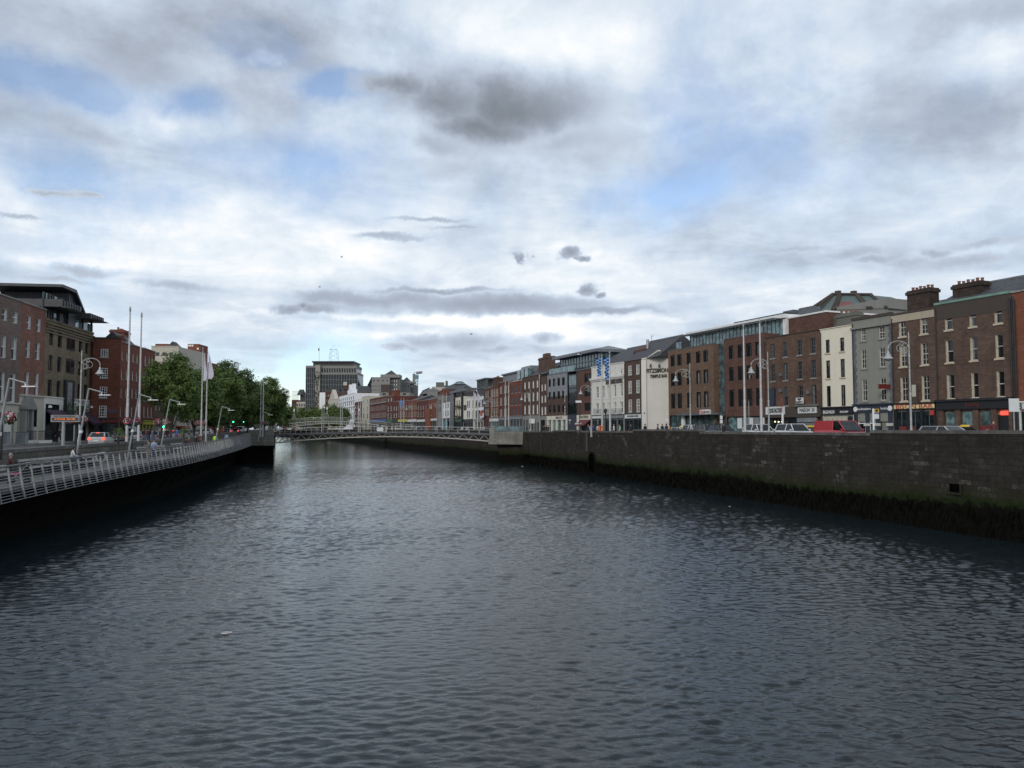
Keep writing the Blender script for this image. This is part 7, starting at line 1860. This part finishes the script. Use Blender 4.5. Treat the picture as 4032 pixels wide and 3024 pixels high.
CARS = {  # stations along the car: (x, z_bottom, z_belt, half width) then the cabin ring
 'hatch': dict(L=4.0, W=.84, H=1.46, body=[(-1.98,.45,.80,.72),(-1.9,.25,.98,.80),(-1.2,.2,.98,.84),(.0,.2,.95,.85),(.9,.2,.92,.84),(1.55,.2,.82,.80),(1.9,.25,.68,.74),(2.0,.35,.52,.66)], cab=[(-1.88,-1.45),(-.2,-.1),(.95,.2)]),
 'estate': dict(L=4.6, W=.86, H=1.48, body=[(-2.28,.45,.80,.74),(-2.2,.25,.98,.82),(-1.2,.2,.98,.86),(.0,.2,.95,.87),(1.1,.2,.92,.86),(1.8,.2,.82,.82),(2.2,.25,.68,.76),(2.3,.35,.52,.68)], cab=[(-2.2,-1.95),(-.4,-.3),(1.1,.3)]),
 'suv': dict(L=4.5, W=.92, H=1.75, body=[(-2.23,.5,.95,.78),(-2.15,.32,1.12,.87),(-1.2,.3,1.12,.92),(.0,.3,1.1,.92),(1.0,.3,1.08,.91),(1.75,.3,1.0,.88),(2.15,.35,.85,.82),(2.25,.45,.6,.72)], cab=[(-2.1,-1.9),(-.4,-.3),(1.0,.35)]),
 'van': dict(L=4.95, W=.95, H=1.97, body=[(-2.48,.45,.9,.86),(-2.4,.3,1.15,.93),(-1.2,.28,1.15,.95),(.2,.28,1.15,.95),(1.3,.28,1.12,.94),(1.95,.28,1.02,.9),(2.35,.3,.86,.84),(2.46,.4,.6,.74)], cab=[(-2.42,-2.34),(.1,.1),(1.75,.85)]),
}
def vehicle(kind, paint, loc, hd, label, brake=False, taxi=False, grp='vehicles on the left bank road'):
    S = CARS[kind]; t = thing({'hatch':'parked_car','estate':'estate_car','suv':'large_car','van':'van'}[kind], label, 'van' if kind=='van' else 'car', loc, hd, grp)
    key = ('body', kind)
    if key not in MC:
        mb = MB(); B = S['body']; rings = []
        for (x, zb, zt, w) in B: rings.append([(x,-w,zb),(x,-w*1.02,(zb+zt)/2),(x,-w*.95,zt),(x,w*.95,zt),(x,w*1.02,(zb+zt)/2),(x,w,zb)])
        for r0, r1 in zip(rings[:-1], rings[1:]):
            for i in range(6): j = (i+1)%6; mb.face([r0[i],r0[j],r1[j],r1[i]])
        mb.face(rings[0]).face(rings[-1][::-1])
        (rb, rt), (mb_, mt), (fb, ft) = S['cab']; H_ = S['H']; W_ = S['W']; zb = S['body'][2][2]-.03
        wb, wt = W_*.94, W_*.74 if kind != 'van' else W_*.88
        # roof skin and pillars
        mb.box(rt+.02, ft, -wt, wt, H_-.06, H_)
        def pil(xb, xt, s_, r_=.05): mb.tube((xb,s_*(wb-.02),zb),(xt,s_*(wt-.02),H_-.04),r_,r_,4,False)
        for s_ in (-1,1):
            pil(rb+.05, rt+.1, s_, .07); pil(fb-.05, ft-.03, s_); pil(mb_, mt, s_)
        if kind == 'van':   # closed cargo sides
            for s_ in (-1,1): mb.face([(rb,s_*wb,zb),(mb_,s_*wb,zb),(mt,s_*wt,H_-.02),(rt,s_*wt,H_-.02)])
            mb.face([(rb,-wb,zb),(rb,wb,zb),(rt,wt,H_-.02),(rt,-wt,H_-.02)])
        MC[key] = mb.mesh('body', P['white'])
        g = MB(); e_ = .03; x0 = mb_ if kind == 'van' else rb
        g.face([(fb,-wb+e_,zb),(fb,wb-e_,zb),(ft,wt-e_,H_-.05),(ft,-wt+e_,H_-.05)])
        g.face([(rb-.006,-wb+e_+.05,zb+.04),(rb-.006,wb-e_-.05,zb+.04),(rt-.006,wt-e_-.03,H_-.1),(rt-.006,-wt+e_+.03,H_-.1)])
        for s_ in (-1,1): g.face([(x0+.02,s_*(wb-e_),zb),(fb-.03,s_*(wb-e_),zb),(ft-.03,s_*(wt-e_),H_-.05),((mt if kind=='van' else rt)+.03,s_*(wt-e_),H_-.05)])
        MC[('glass',kind)] = g.mesh('windows', M['carglass'], fix=False)
        MC[('tyre',kind)] = MB().tube((0,-.1,0),(0,.1,0),.32,.32,14).mesh('tyre', M['tyre']); MC[('rim',kind)] = MB().tube((0,-.115,0),(0,.115,0),.2,.2,10).mesh('rim', M['rim'])
    b_ = put('body', MC[key], t); b_.material_slots[0].link='OBJECT'; b_.material_slots[0].material = P[paint]
    put('windows', MC[('glass',kind)], t)
    hx = S['L']/2
    for sx in (-hx+.78, hx-.85):
        for s_ in (-1,1): wh = put('tyre', MC[('tyre',kind)], t, (sx, s_*(S['W']-.1), .32)); put('rim', MC[('rim',kind)], wh)
    zl = S['body'][1][2] - .2
    for s_ in (-1,1):
        MB().box(-hx-.02,-hx+.16, s_*S['W']*.82-.12, s_*S['W']*.82+.12, zl-.12, zl+.14).build('tail_light', M['brake' if brake else 'tail'], t)
        MB().box(hx-.3,hx-.08, s_*S['W']*.74-.14, s_*S['W']*.74+.14, zl-.2, zl-.05).build('headlight', M['head'], t)
        MB().box(S['cab'][2][0]-.35,S['cab'][2][0]-.22, s_*(S['W']+.08)-.08, s_*(S['W']+.08)+.08, zl+.2, zl+.33).build('door_mirror', P[paint], t)
    MB().box(-hx-.035,-hx-.005,-.26,.26,zl-.27,zl-.15).build('number_plate', M['plate'], t)
    if brake: MB().box(S['cab'][0][1]-.03,S['cab'][0][1]+.02,-.15,.15,S['H']-.09,S['H']-.04).build('brake_light', M['brake'], t)
    if taxi: MB().prism([(-.1,S['H']),(.1,S['H']),(.06,S['H']+.16),(-.06,S['H']+.16)], -.42, .42).build('taxi_sign', M['taxi'], t)
    return t
def LV(px, Y, kind, paint, label, brake=False):
    X = at(px,1690,Y).x; vehicle(kind, paint, (X,Y,zleft(Y)+.0), math.atan2(.97,-.2), label, brake)
LV(402,85,'hatch','silver','silver hatchback with lit brake lights, nearest car on the left bank', True)
LV(484,99,'hatch','dark','dark hatchback just ahead of the silver one, behind the first tall flagpole')
LV(548,103,'estate','silver','silver estate car between the two tallest flagpoles')
LV(524,118,'van','white','white van standing behind the estate car near the yellow shop')
LV(612,106,'hatch','silver','silver hatchback just left of the nearest tree trunk')
LV(690,117,'hatch','silver','silver hatchback with red lights right of the nearest tree trunk', True)
LV(738,130,'estate','white','white estate car in front of the red van')
LV(722,150,'van','red','red van under the trees on the left bank')
LV(778,139,'hatch','silver','small silver hatchback behind the two standing dark figures')
LV(818,150,'estate','white','white car with black rear under the third tree')
LV(866,172,'van','red','red box van deep under the trees')
LV(897,183,'hatch','silver','car with bright red brake lights under the traffic lights', True)
LV(905,205,'van','white','tall white van queueing beyond the traffic lights')
LV(930,196,'estate','blue','blue-grey car queueing right of the traffic lights', True)
LV(948,215,'van','white','white van right of the traffic lights')
def RV(px, Y, kind, paint, label, taxi=False, dx=0.):
    X = at(px,1690,Y).x + dx; vehicle(kind, paint, (X,Y,zright(Y)), math.atan2(-.97,.25), label, False, taxi, 'vehicles behind the right quay wall')
RV(3735,58,'estate','silver','silver car roof showing above the wall before the red-panelled pub')
RV(3800,70,'hatch','dark','dark taxi with yellow roof sign behind the silver car', True)
RV(3310,67.5,'van','red','red van showing above the wall before the cream house')
RV(3132,74.5,'suv','white','white high-roofed car above the wall under the MAISON sign')
RV(3190,86,'hatch','dark','dark taxi with yellow roof sign behind the white high-roofed car', True)
RV(2995,81,'suv','white','white car above the wall beside the right office flagpole')
RV(2843,90,'suv','dark','dark car above the wall before the glass slot')
RV(2787,93,'suv','grey','grey off-road car above the wall left of the dark one')
RV(2738,97,'suv','white','white car above the wall left of the grey off-road car')
RV(2690,101,'estate','white','white taxi with yellow roof sign above the wall before the brown office wing', True)
for px_, Y, c, lb in ((1570,262,'white','white car far off at the left of the distant street lamps'),(1668,235,'dark','dark car far off before the red terrace'),(1740,205,'white','white car far off before the small white house'),(1758,200,'white','second white car far off before the teal kiosk front'),(1822,186,'silver','silver car far off before the flower-hung pub')):
    X = max(at(px_,1690,Y).x, rwx(Y)+4.3); vehicle('suv', c, (X,Y,zright(Y)), math.atan2(-.97,.28), lb, False, False, 'vehicles behind the right quay wall')

# ------------------------------------------------------------------ people
def person_mesh(pose):
    V, E, Rr, Mt = [], [], [], []
    def v(p, r): V.append(Vector(p)); Rr.append(r); return len(V)-1
    def e(a, b_, m_): E.append((a,b_)); Mt.append(m_)
    sit = pose == 'sit'; z0 = .0
    P_ = .55 if sit else .95; lean = .10 if sit else .0
    pel = v((0,0,P_), .13); sp_ = v((0,lean*.4,P_+.2), .118); chs = v((0,lean,P_+.40), .14); nk = v((0,lean+.01,P_+.55), .052)
    hd = v((0,lean+.03,P_+.65), .086); tp = v((0,lean+.02,P_+.745), .075); ns = v((0,lean+.125,P_+.655), .02)
    e(pel,sp_,1); e(sp_,chs,1); e(chs,nk,1); e(nk,hd,0); e(hd,tp,3); e(hd,ns,0)
    for s_ in (-1,1):
        sh = v((s_*.17,lean,P_+.47), .062)
        if pose == 'stand': el_, wr = (s_*.23,-.03,P_+.19), (s_*.22,.07,P_-.06)
        elif pose == 'walk': el_, wr = (s_*.22,.10*s_,P_+.2), (s_*.2,.10*s_+.16*(s_+.6),P_-.02)
        elif pose == 'phone': el_, wr = (s_*.21,.1,P_+.22), (s_*.07,.30,P_+.32)
        else: el_, wr = (s_*.24,lean+.08,P_+.2), (s_*.12,lean+.32,P_+.12)
        el_ = v(el_, .043); wr_ = v(wr, .03); d_ = (V[wr_]-V[el_]).normalized(); pm = v(V[wr_]+d_*.06, .036)
        e(chs,sh,1); e(sh,el_,1); e(el_,wr_,1); e(wr_,pm,0)
        side = d_.cross(Vector((0,1,.3))).normalized()
        for q in range(4):
            o_ = side*(q-1.5)*.019; a = v(V[pm]+d_*.035+o_, .0095); b_ = v(V[pm]+d_*(.06+.012*(q in (1,2)))+o_+Vector((0,.012,0)), .008); c_ = v(V[b_]+d_*.02+Vector((0,.014,-.004)), .0065); e(pm,a,0); e(a,b_,0); e(b_,c_,0)
        th_ = v(V[pm]-side*s_*.04-d_*.015+Vector((0,.02,0)), .011); th2 = v(V[th_]+d_*.03+Vector((0,.015,0)), .009); e(pm,th_,0); e(th_,th2,0)
        hp = v((s_*.09,0,P_-.05), .092)
        if sit: kn, an, to = (s_*.1,.44,P_-.03), (s_*.11,.46,.1), (s_*.12,.62,.045)
        elif pose == 'walk': kn, an, to = (s_*.09,.14*s_+.05,.5), (s_*.09,.30*s_-.04,.11+(.05 if s_<0 else 0)), (s_*.1,.30*s_+.12,.045)
        else: kn, an, to = (s_*.1,.02,.5), (s_*.1,-.03,.09), (s_*.12,.14,.045)
        kn = v(kn,.06); an = v(an,.042); to = v(to,.036); e(pel,hp,2); e(hp,kn,2); e(kn,an,2); e(an,to,4)
    me = bpy.data.meshes.new('skel'); me.from_pydata(V, E, []); o = bpy.data.objects.new('skel', me); COL.objects.link(o)
    sk = o.modifiers.new('s','SKIN'); 
    if not me.skin_vertices: me.attributes.new if False else None
    for i, d_ in enumerate(me.skin_vertices[0].data if me.skin_vertices else []): d_.radius = (Rr[i], Rr[i]*(.8 if i in (0,1,2) else 1)); d_.use_root = (i == 0)
    sb = o.modifiers.new('d','SUBSURF'); sb.levels = 1; sb.render_levels = 1
    dg = bpy.context.evaluated_depsgraph_get(); dg.update(); ev = bpy.data.meshes.new_from_object(o.evaluated_get(dg)); bpy.data.objects.remove(o)
    ev.name = 'body'; ev.materials.clear()
    for k in range(5): ev.materials.append(M['skin'])
    for p in ev.polygons:
        c = p.center; best, bi = 9, 0
        for (a, b_), m_ in zip(E, Mt):
            A, B_ = V[a], V[b_]; d_ = B_-A; q = max(0,min(1,(c-A).dot(d_)/max(d_.length_squared,1e-9))); dd = (c-A-d_*q).length - (Rr[a]*(1-q)+Rr[b_]*q)*.9
            if dd < best: best, bi = dd, m_
        if bi == 3 and c.y > lean + .06 and c.z < P_+.71: bi = 0
        p.material_index = bi; p.use_smooth = True
    hair = MB().lathe([(.075,P_+.60),(.098,P_+.66),(.1,P_+.72),(.078,P_+.785),(.03,P_+.81)], 0, lean+.008, 12)
    for i, q in enumerate(hair.v): 
        if q[1] > lean+.05 and q[2] < P_+.7: hair.v[i] = (q[0], lean+.05, q[2])
    return ev, hair.mesh('hair', M['skin'], True)
M['skin'] = mk('skin', (.42,.26,.19), .6, .08)
def cloth(n, c): M['c_'+n] = mk('cloth_'+n, c, .85, .15, 5)
for n_, c_ in dict(white=(.6,.6,.6), black=(.015,.015,.018), navy=(.02,.03,.06), grey=(.10,.11,.12), ltblue=(.28,.36,.52), red=(.4,.03,.03), maroon=(.10,.03,.035), hivis=(.4,.75,.05), teal=(.05,.22,.25), jeans=(.04,.06,.11), khaki=(.2,.17,.12), orange=(.5,.2,.1), green=(.25,.42,.25), blue=(.04,.1,.3), hairbrown=(.04,.025,.015), hairfair=(.25,.17,.09), hairgrey=(.25,.24,.23)).items(): cloth(n_, c_)
PM = {k: person_mesh(k) for k in ('stand','walk','phone','sit')}
def person(px, Y, z, pose, top, legs, hair, face, label, dx=0., s=1., grp=None, X=None):
    X = at(px,1690,Y).x + dx if X is None else X
    t = thing('person', label, 'person', (X,Y,z), face, grp); t.scale = (s,s,s)
    b_ = put('body', PM[pose][0], t)
    for k, m_ in enumerate((M['skin'], M['c_'+top], M['c_'+legs], M['c_'+hair], M['c_black'])): b_.material_slots[k].link='OBJECT'; b_.material_slots[k].material = m_
    h_ = put('hair', PM[pose][1], t); h_.material_slots[0].link='OBJECT'; h_.material_slots[0].material = M['c_'+hair]
    return t
seat = lambda Y: dz(Y) + .22
fR = -.9    # seated people face the river
person(283,54.5,seat(54.5),'sit','white','jeans','hairbrown',fR,'seated person in white t-shirt and jeans on the bench, hands raised')
person(297,56.2,seat(56.2),'sit','black','navy','hairbrown',fR,'seated person in black beside the one in white')
person(37,44.9,seat(44.9),'sit','maroon','black','hairgrey',fR,'seated person in maroon patterned top with grey headscarf at the left edge')
person(588,66,dz(66),'phone','grey','khaki','hairbrown',2.6,'standing person in grey jacket leaning at the boardwalk railing')
person(608,67.5,dz(67.5),'phone','ltblue','jeans','hairbrown',-2.6,'standing person in light blue shirt beside the grey-jacketed one')
person(729,86,seat(86),'sit','black','black','hairbrown',fR,'seated person in black on the far bench, leaning to the other')
person(741,87.5,seat(87.5),'sit','maroon','jeans','hairfair',fR,'seated fair-haired person at the end of the far bench')
person(772,93,dz(93),'stand','black','black','hairbrown',2.9,'standing person in long black coat on the boardwalk')
person(787,96,dz(96)+.1,'stand','maroon','black','hairfair',.4,'standing person with fair hair and dark red top on the boardwalk')
person(848,99,dz(99),'walk','hivis','navy','hairbrown',.1,'walking person in bright yellow-green safety vest on the boardwalk')
person(893,109,dz(109),'walk','ltblue','navy','hairbrown',.1,'walking person in pale blue top at the boardwalk\'s far end')
person(235,92,zleft(92)+.12,'walk','black','black','hairbrown',2.9,'person in black walking past the hotel on the left pavement')
person(616,79,zleft(79)+.12,'stand','grey','jeans','hairbrown',-1.,'person in grey t-shirt standing behind the left parapet', dx=-.4)
person(645,82,zleft(82)+.12,'stand','black','navy','hairfair',-1.,'person in black with pale cap standing behind the left parapet', dx=-.4)
gl_ = 'people on the left bank road and pavement'
for i, (px_, Y, c, lb) in enumerate(((577,94,'maroon','in maroon by the white door surround left of the trees'),(588,96,'black','in black behind the person in maroon, left of the trees'),(606,97,'navy','in navy under the left edge of the nearest tree'),(658,98,'black','in black with arms raised by the glowing green light'),(665,99,'maroon','in dark red by the nearest tree trunk'),(697,101,'blue','in bright blue behind the silver hatchback'),(568,93,'black','in black beside the flower basket between the tall flagpoles'),(960,143,'khaki','in khaki among the parked cars near the footbridge'),(1001,144,'grey','in grey behind the red jacket near the footbridge'))):
    Xc = min(at(px_,1690,Y).x, lwx(Y)-.9); person(0,Y,zleft(Y)+.12,('walk','stand')[i%2],c,'jeans','hairbrown',i*1.3,'person '+lb, X=Xc, grp=gl_)
gcr = 'people gathered at the left end of the footbridge'
for k, (px_, c, l_) in enumerate(((965,'grey','in grey, leftmost of the group'),(979,'teal','in teal top'),(991,'red','in bright red jacket'),(1003,'black','in black behind the red one'),(1013,'navy','in navy by the poles'),(955,'ltblue','in pale blue near the parked cars'))):
    Yp = 141+k*.6; X = min(at(px_,1690,Yp).x, lwx(Yp)-.9); person(0,Yp,zleft(Yp)+.12,('stand','walk')[k%2],c,'jeans','hairbrown',k*1.1,'standing person '+l_+' at the left end of the footbridge', X=X, grp=gcr)
gbr = 'people crossing the steel footbridge'
bp = [(1122,'red','black','walk',1.5,'in red top walking on the left end of the footbridge'),(1276,'black','black','walk',-1.5,'in black crossing the footbridge below the middle lantern arch'),(1391,'navy','black','walk',1.5,'in navy, left of the close pair on the footbridge'),(1397,'white','black','walk',1.4,'in white, right of the close pair on the footbridge'),(1440,'black','khaki','walk',-1.5,'in dark coat with khaki trousers on the footbridge'),(1463,'maroon','black','walk',-1.4,'in maroon striding along the footbridge'),(1479,'blue','jeans','walk',1.6,'in blue striding along the footbridge'),(1495,'navy','black','stand',3.1,'in navy at the footbridge rail above the small white notice'),(1528,'black','black','stand',.2,'in black, left of the cluster on the footbridge'),(1536,'black','navy','stand',.5,'in black, middle of the cluster on the footbridge'),(1550,'maroon','black','walk',1.5,'in maroon and grey right of the black-clad cluster'),(1588,'black','black','walk',1.5,'in black walking on the right half of the footbridge')]
for i, (px_, c, l_, ps, fc, lb) in enumerate(bp):
    X = at(px_,1690,Yb+1.6).x; person(0,Yb+1.2+.6*(i%3),dk(X-bx0)+.0,ps,c,l_,'hairbrown',fc,'person '+lb, X=X, grp=gbr)
X = at(1497,1690,Yb).x; o = MB().box(-.6,.6,-.03,.0,0,.75).build('notice_board', M['sign_white'], None, (X, Yb-.02, dk(X-bx0)+.15)); tag(o, 'small white notice fixed to the middle of the footbridge rail', 'notice')
gh = 'people on the arched bridge'
for i, (px_, c, w_) in enumerate(((1110,'white','near its left end'),(1175,'teal','just right of its left lantern arch'),(1188,'orange','in orange between its left and middle lanterns'),(1234,'white','in white left of its middle lantern'),(1241,'ltblue','in pale blue left of its middle lantern'),(1262,'white','second in white close to its middle lantern'),(1300,'grey','right of its middle lantern'),(1376,'maroon','in maroon left of its right lantern'),(1440,'black','in black descending its right side'))):
    X = at(px_,1690,Yh+1.8).x; person(0,Yh+1.8,du(X-hx0)+.03,'walk',c,'black','hairbrown',1.5,'distant person on the arched bridge '+w_, X=X, grp=gh)
gr_ = 'people on the right pavement behind the quay wall'
rp = [(2012,163,'white','in white by the footbridge\'s right end'),(2022,165,'khaki','in khaki by the footbridge\'s right end'),(2035,164,'navy','in navy by the footbridge\'s right end'),(2056,163,'khaki','in a hooded khaki coat by the ornate lamp'),(1974,160,'orange','in peach top at the right abutment glass'),
 (2106,140,'black','in black, left of the dark group before the stone arches'),(2113,141,'black','in black, middle of the dark group before the stone arches'),(2121,139,'black','in black, right of the dark group before the stone arches'),(2132,138,'maroon','in maroon right of the dark group'),
 (2226,117,'black','in black before the cream shopfront'),(2233,118,'navy','in navy before the cream shopfront\'s edge'),(2243,117,'white','in white before the dark entrance'),(2247,116,'maroon','in maroon and white scarf before the dark entrance'),(2262,116,'blue','in blue and red jacket before the corner bay'),(2278,114,'white','in white beside the cream pier'),
 (2366,108,'white','in white left of the longer chequered flag'),(2438,106,'green','in pale green t-shirt before the hotel'),(2484,104,'black','in black before the narrow brown house'),(2540,101,'black','in black at the foot of the gable\'s left edge'),(2590,99,'navy','with dark hair before the gable wall, leftmost of three'),(2608,98,'black','in black before the gable wall, middle of three'),(2624,97,'navy','in navy before the gable wall, tallest of three'),(2637,97,'orange','with fair hair at the gable\'s right edge'),(2850,84,'black','in a dark cap beside the dark car'),(3912,53,'maroon','in a hat before the red pub panels')]
for i, (px_, Y, c, lb) in enumerate(rp):
    X = max(at(px_,1690,Y).x, rwx(Y)+1.0); person(0,Y,zright(Y)+.12,('stand','walk')[i%2],c,'black','hairbrown' if i%5 else 'hairfair',i*.9,'person '+lb, X=X, grp=gr_)

# pushchair beside the seated woman
X = at(80,1690,43.5).x; t = thing('pushchair', 'black pushchair with pink blanket beside the seated person in maroon', 'pushchair', (X,43.5,dz(43.5)), .3)
MB().prism([(-.3,.45),(.35,.5),(.45,.95),(.2,1.15),(-.25,1.0)], -.24, .24).build('seat', M['c_black'], t)
for s_ in (-.25,.25):
    MB().tube((-.35,s_,.15),(.5,s_,1.05),.02,n=5).tube((.4,s_,.15),(-.3,s_,.6),.02,n=5).build('frame', M['steel'], t)
    for x in (-.35,.4): MB().tube((x,s_-.03,.14),(x,s_+.03,.14),.14,n=10).build('wheel', M['tyre'], t)
mb = MB().prism([(-.35,.46),(.1,.5),(.1,.62),(-.3,.6)], -.26, .26).build('blanket', M['petalp'], t)

# gulls
M['gull'] = mk('gull_white', (.6,.6,.6), .7, .1); M['gullg'] = mk('gull_grey_wing', (.2,.2,.21), .7, .1)
def gull(px, py, Y, label, s=1., fly=True):
    p = at(px,py,Y); t = thing('gull', label, 'bird', p if fly else (p.x,p.y,.02), .6, None); t.scale=(s,s,s)
    MB().lathe([(.01,-.28),(.05,-.2),(.085,-.05),(.08,.08),(.045,.17),(.05,.2),(.045,.25),(.01,.31)], n=8).build('body', M['gull'], t, smooth=True).rotation_euler = (0,math.pi/2,0)
    for s_ in (-1,1):
        if fly: w_ = MB().face([(.1,s_*.05,.03),(-.08,s_*.05,.03),(-.05,s_*.35,.16),(.1,s_*.35,.17)]).face([(.1,s_*.35,.17),(-.05,s_*.35,.16),(-.16,s_*.72,.05)]).build('wing', M['gullg'], t, fix=False)
        else: MB().face([(.12,s_*.07,.04),(-.3,s_*.03,.07),(-.1,s_*.1,.09),(.08,s_*.09,.08)]).build('wing', M['gullg'], t, fix=False)
gull(2281,1396,95,'gull gliding just left of the white hotel roof',1.2); gull(1345,1012,120,'tiny gull high above the office tower',.8); gull(1258,1130,130,'tiny gull low in the sky above the arched bridge',.8); gull(1855,1316,110,'tiny gull before the long cloud over the far quay',.8)
gull(892,2472,25.2,'white gull floating on the river left of centre',.6,False); gull(2057,1826,137,'white gull floating near the right footbridge abutment',.7,False); gull(2873,1960,66,'white gull floating near the right wall',.4,False)
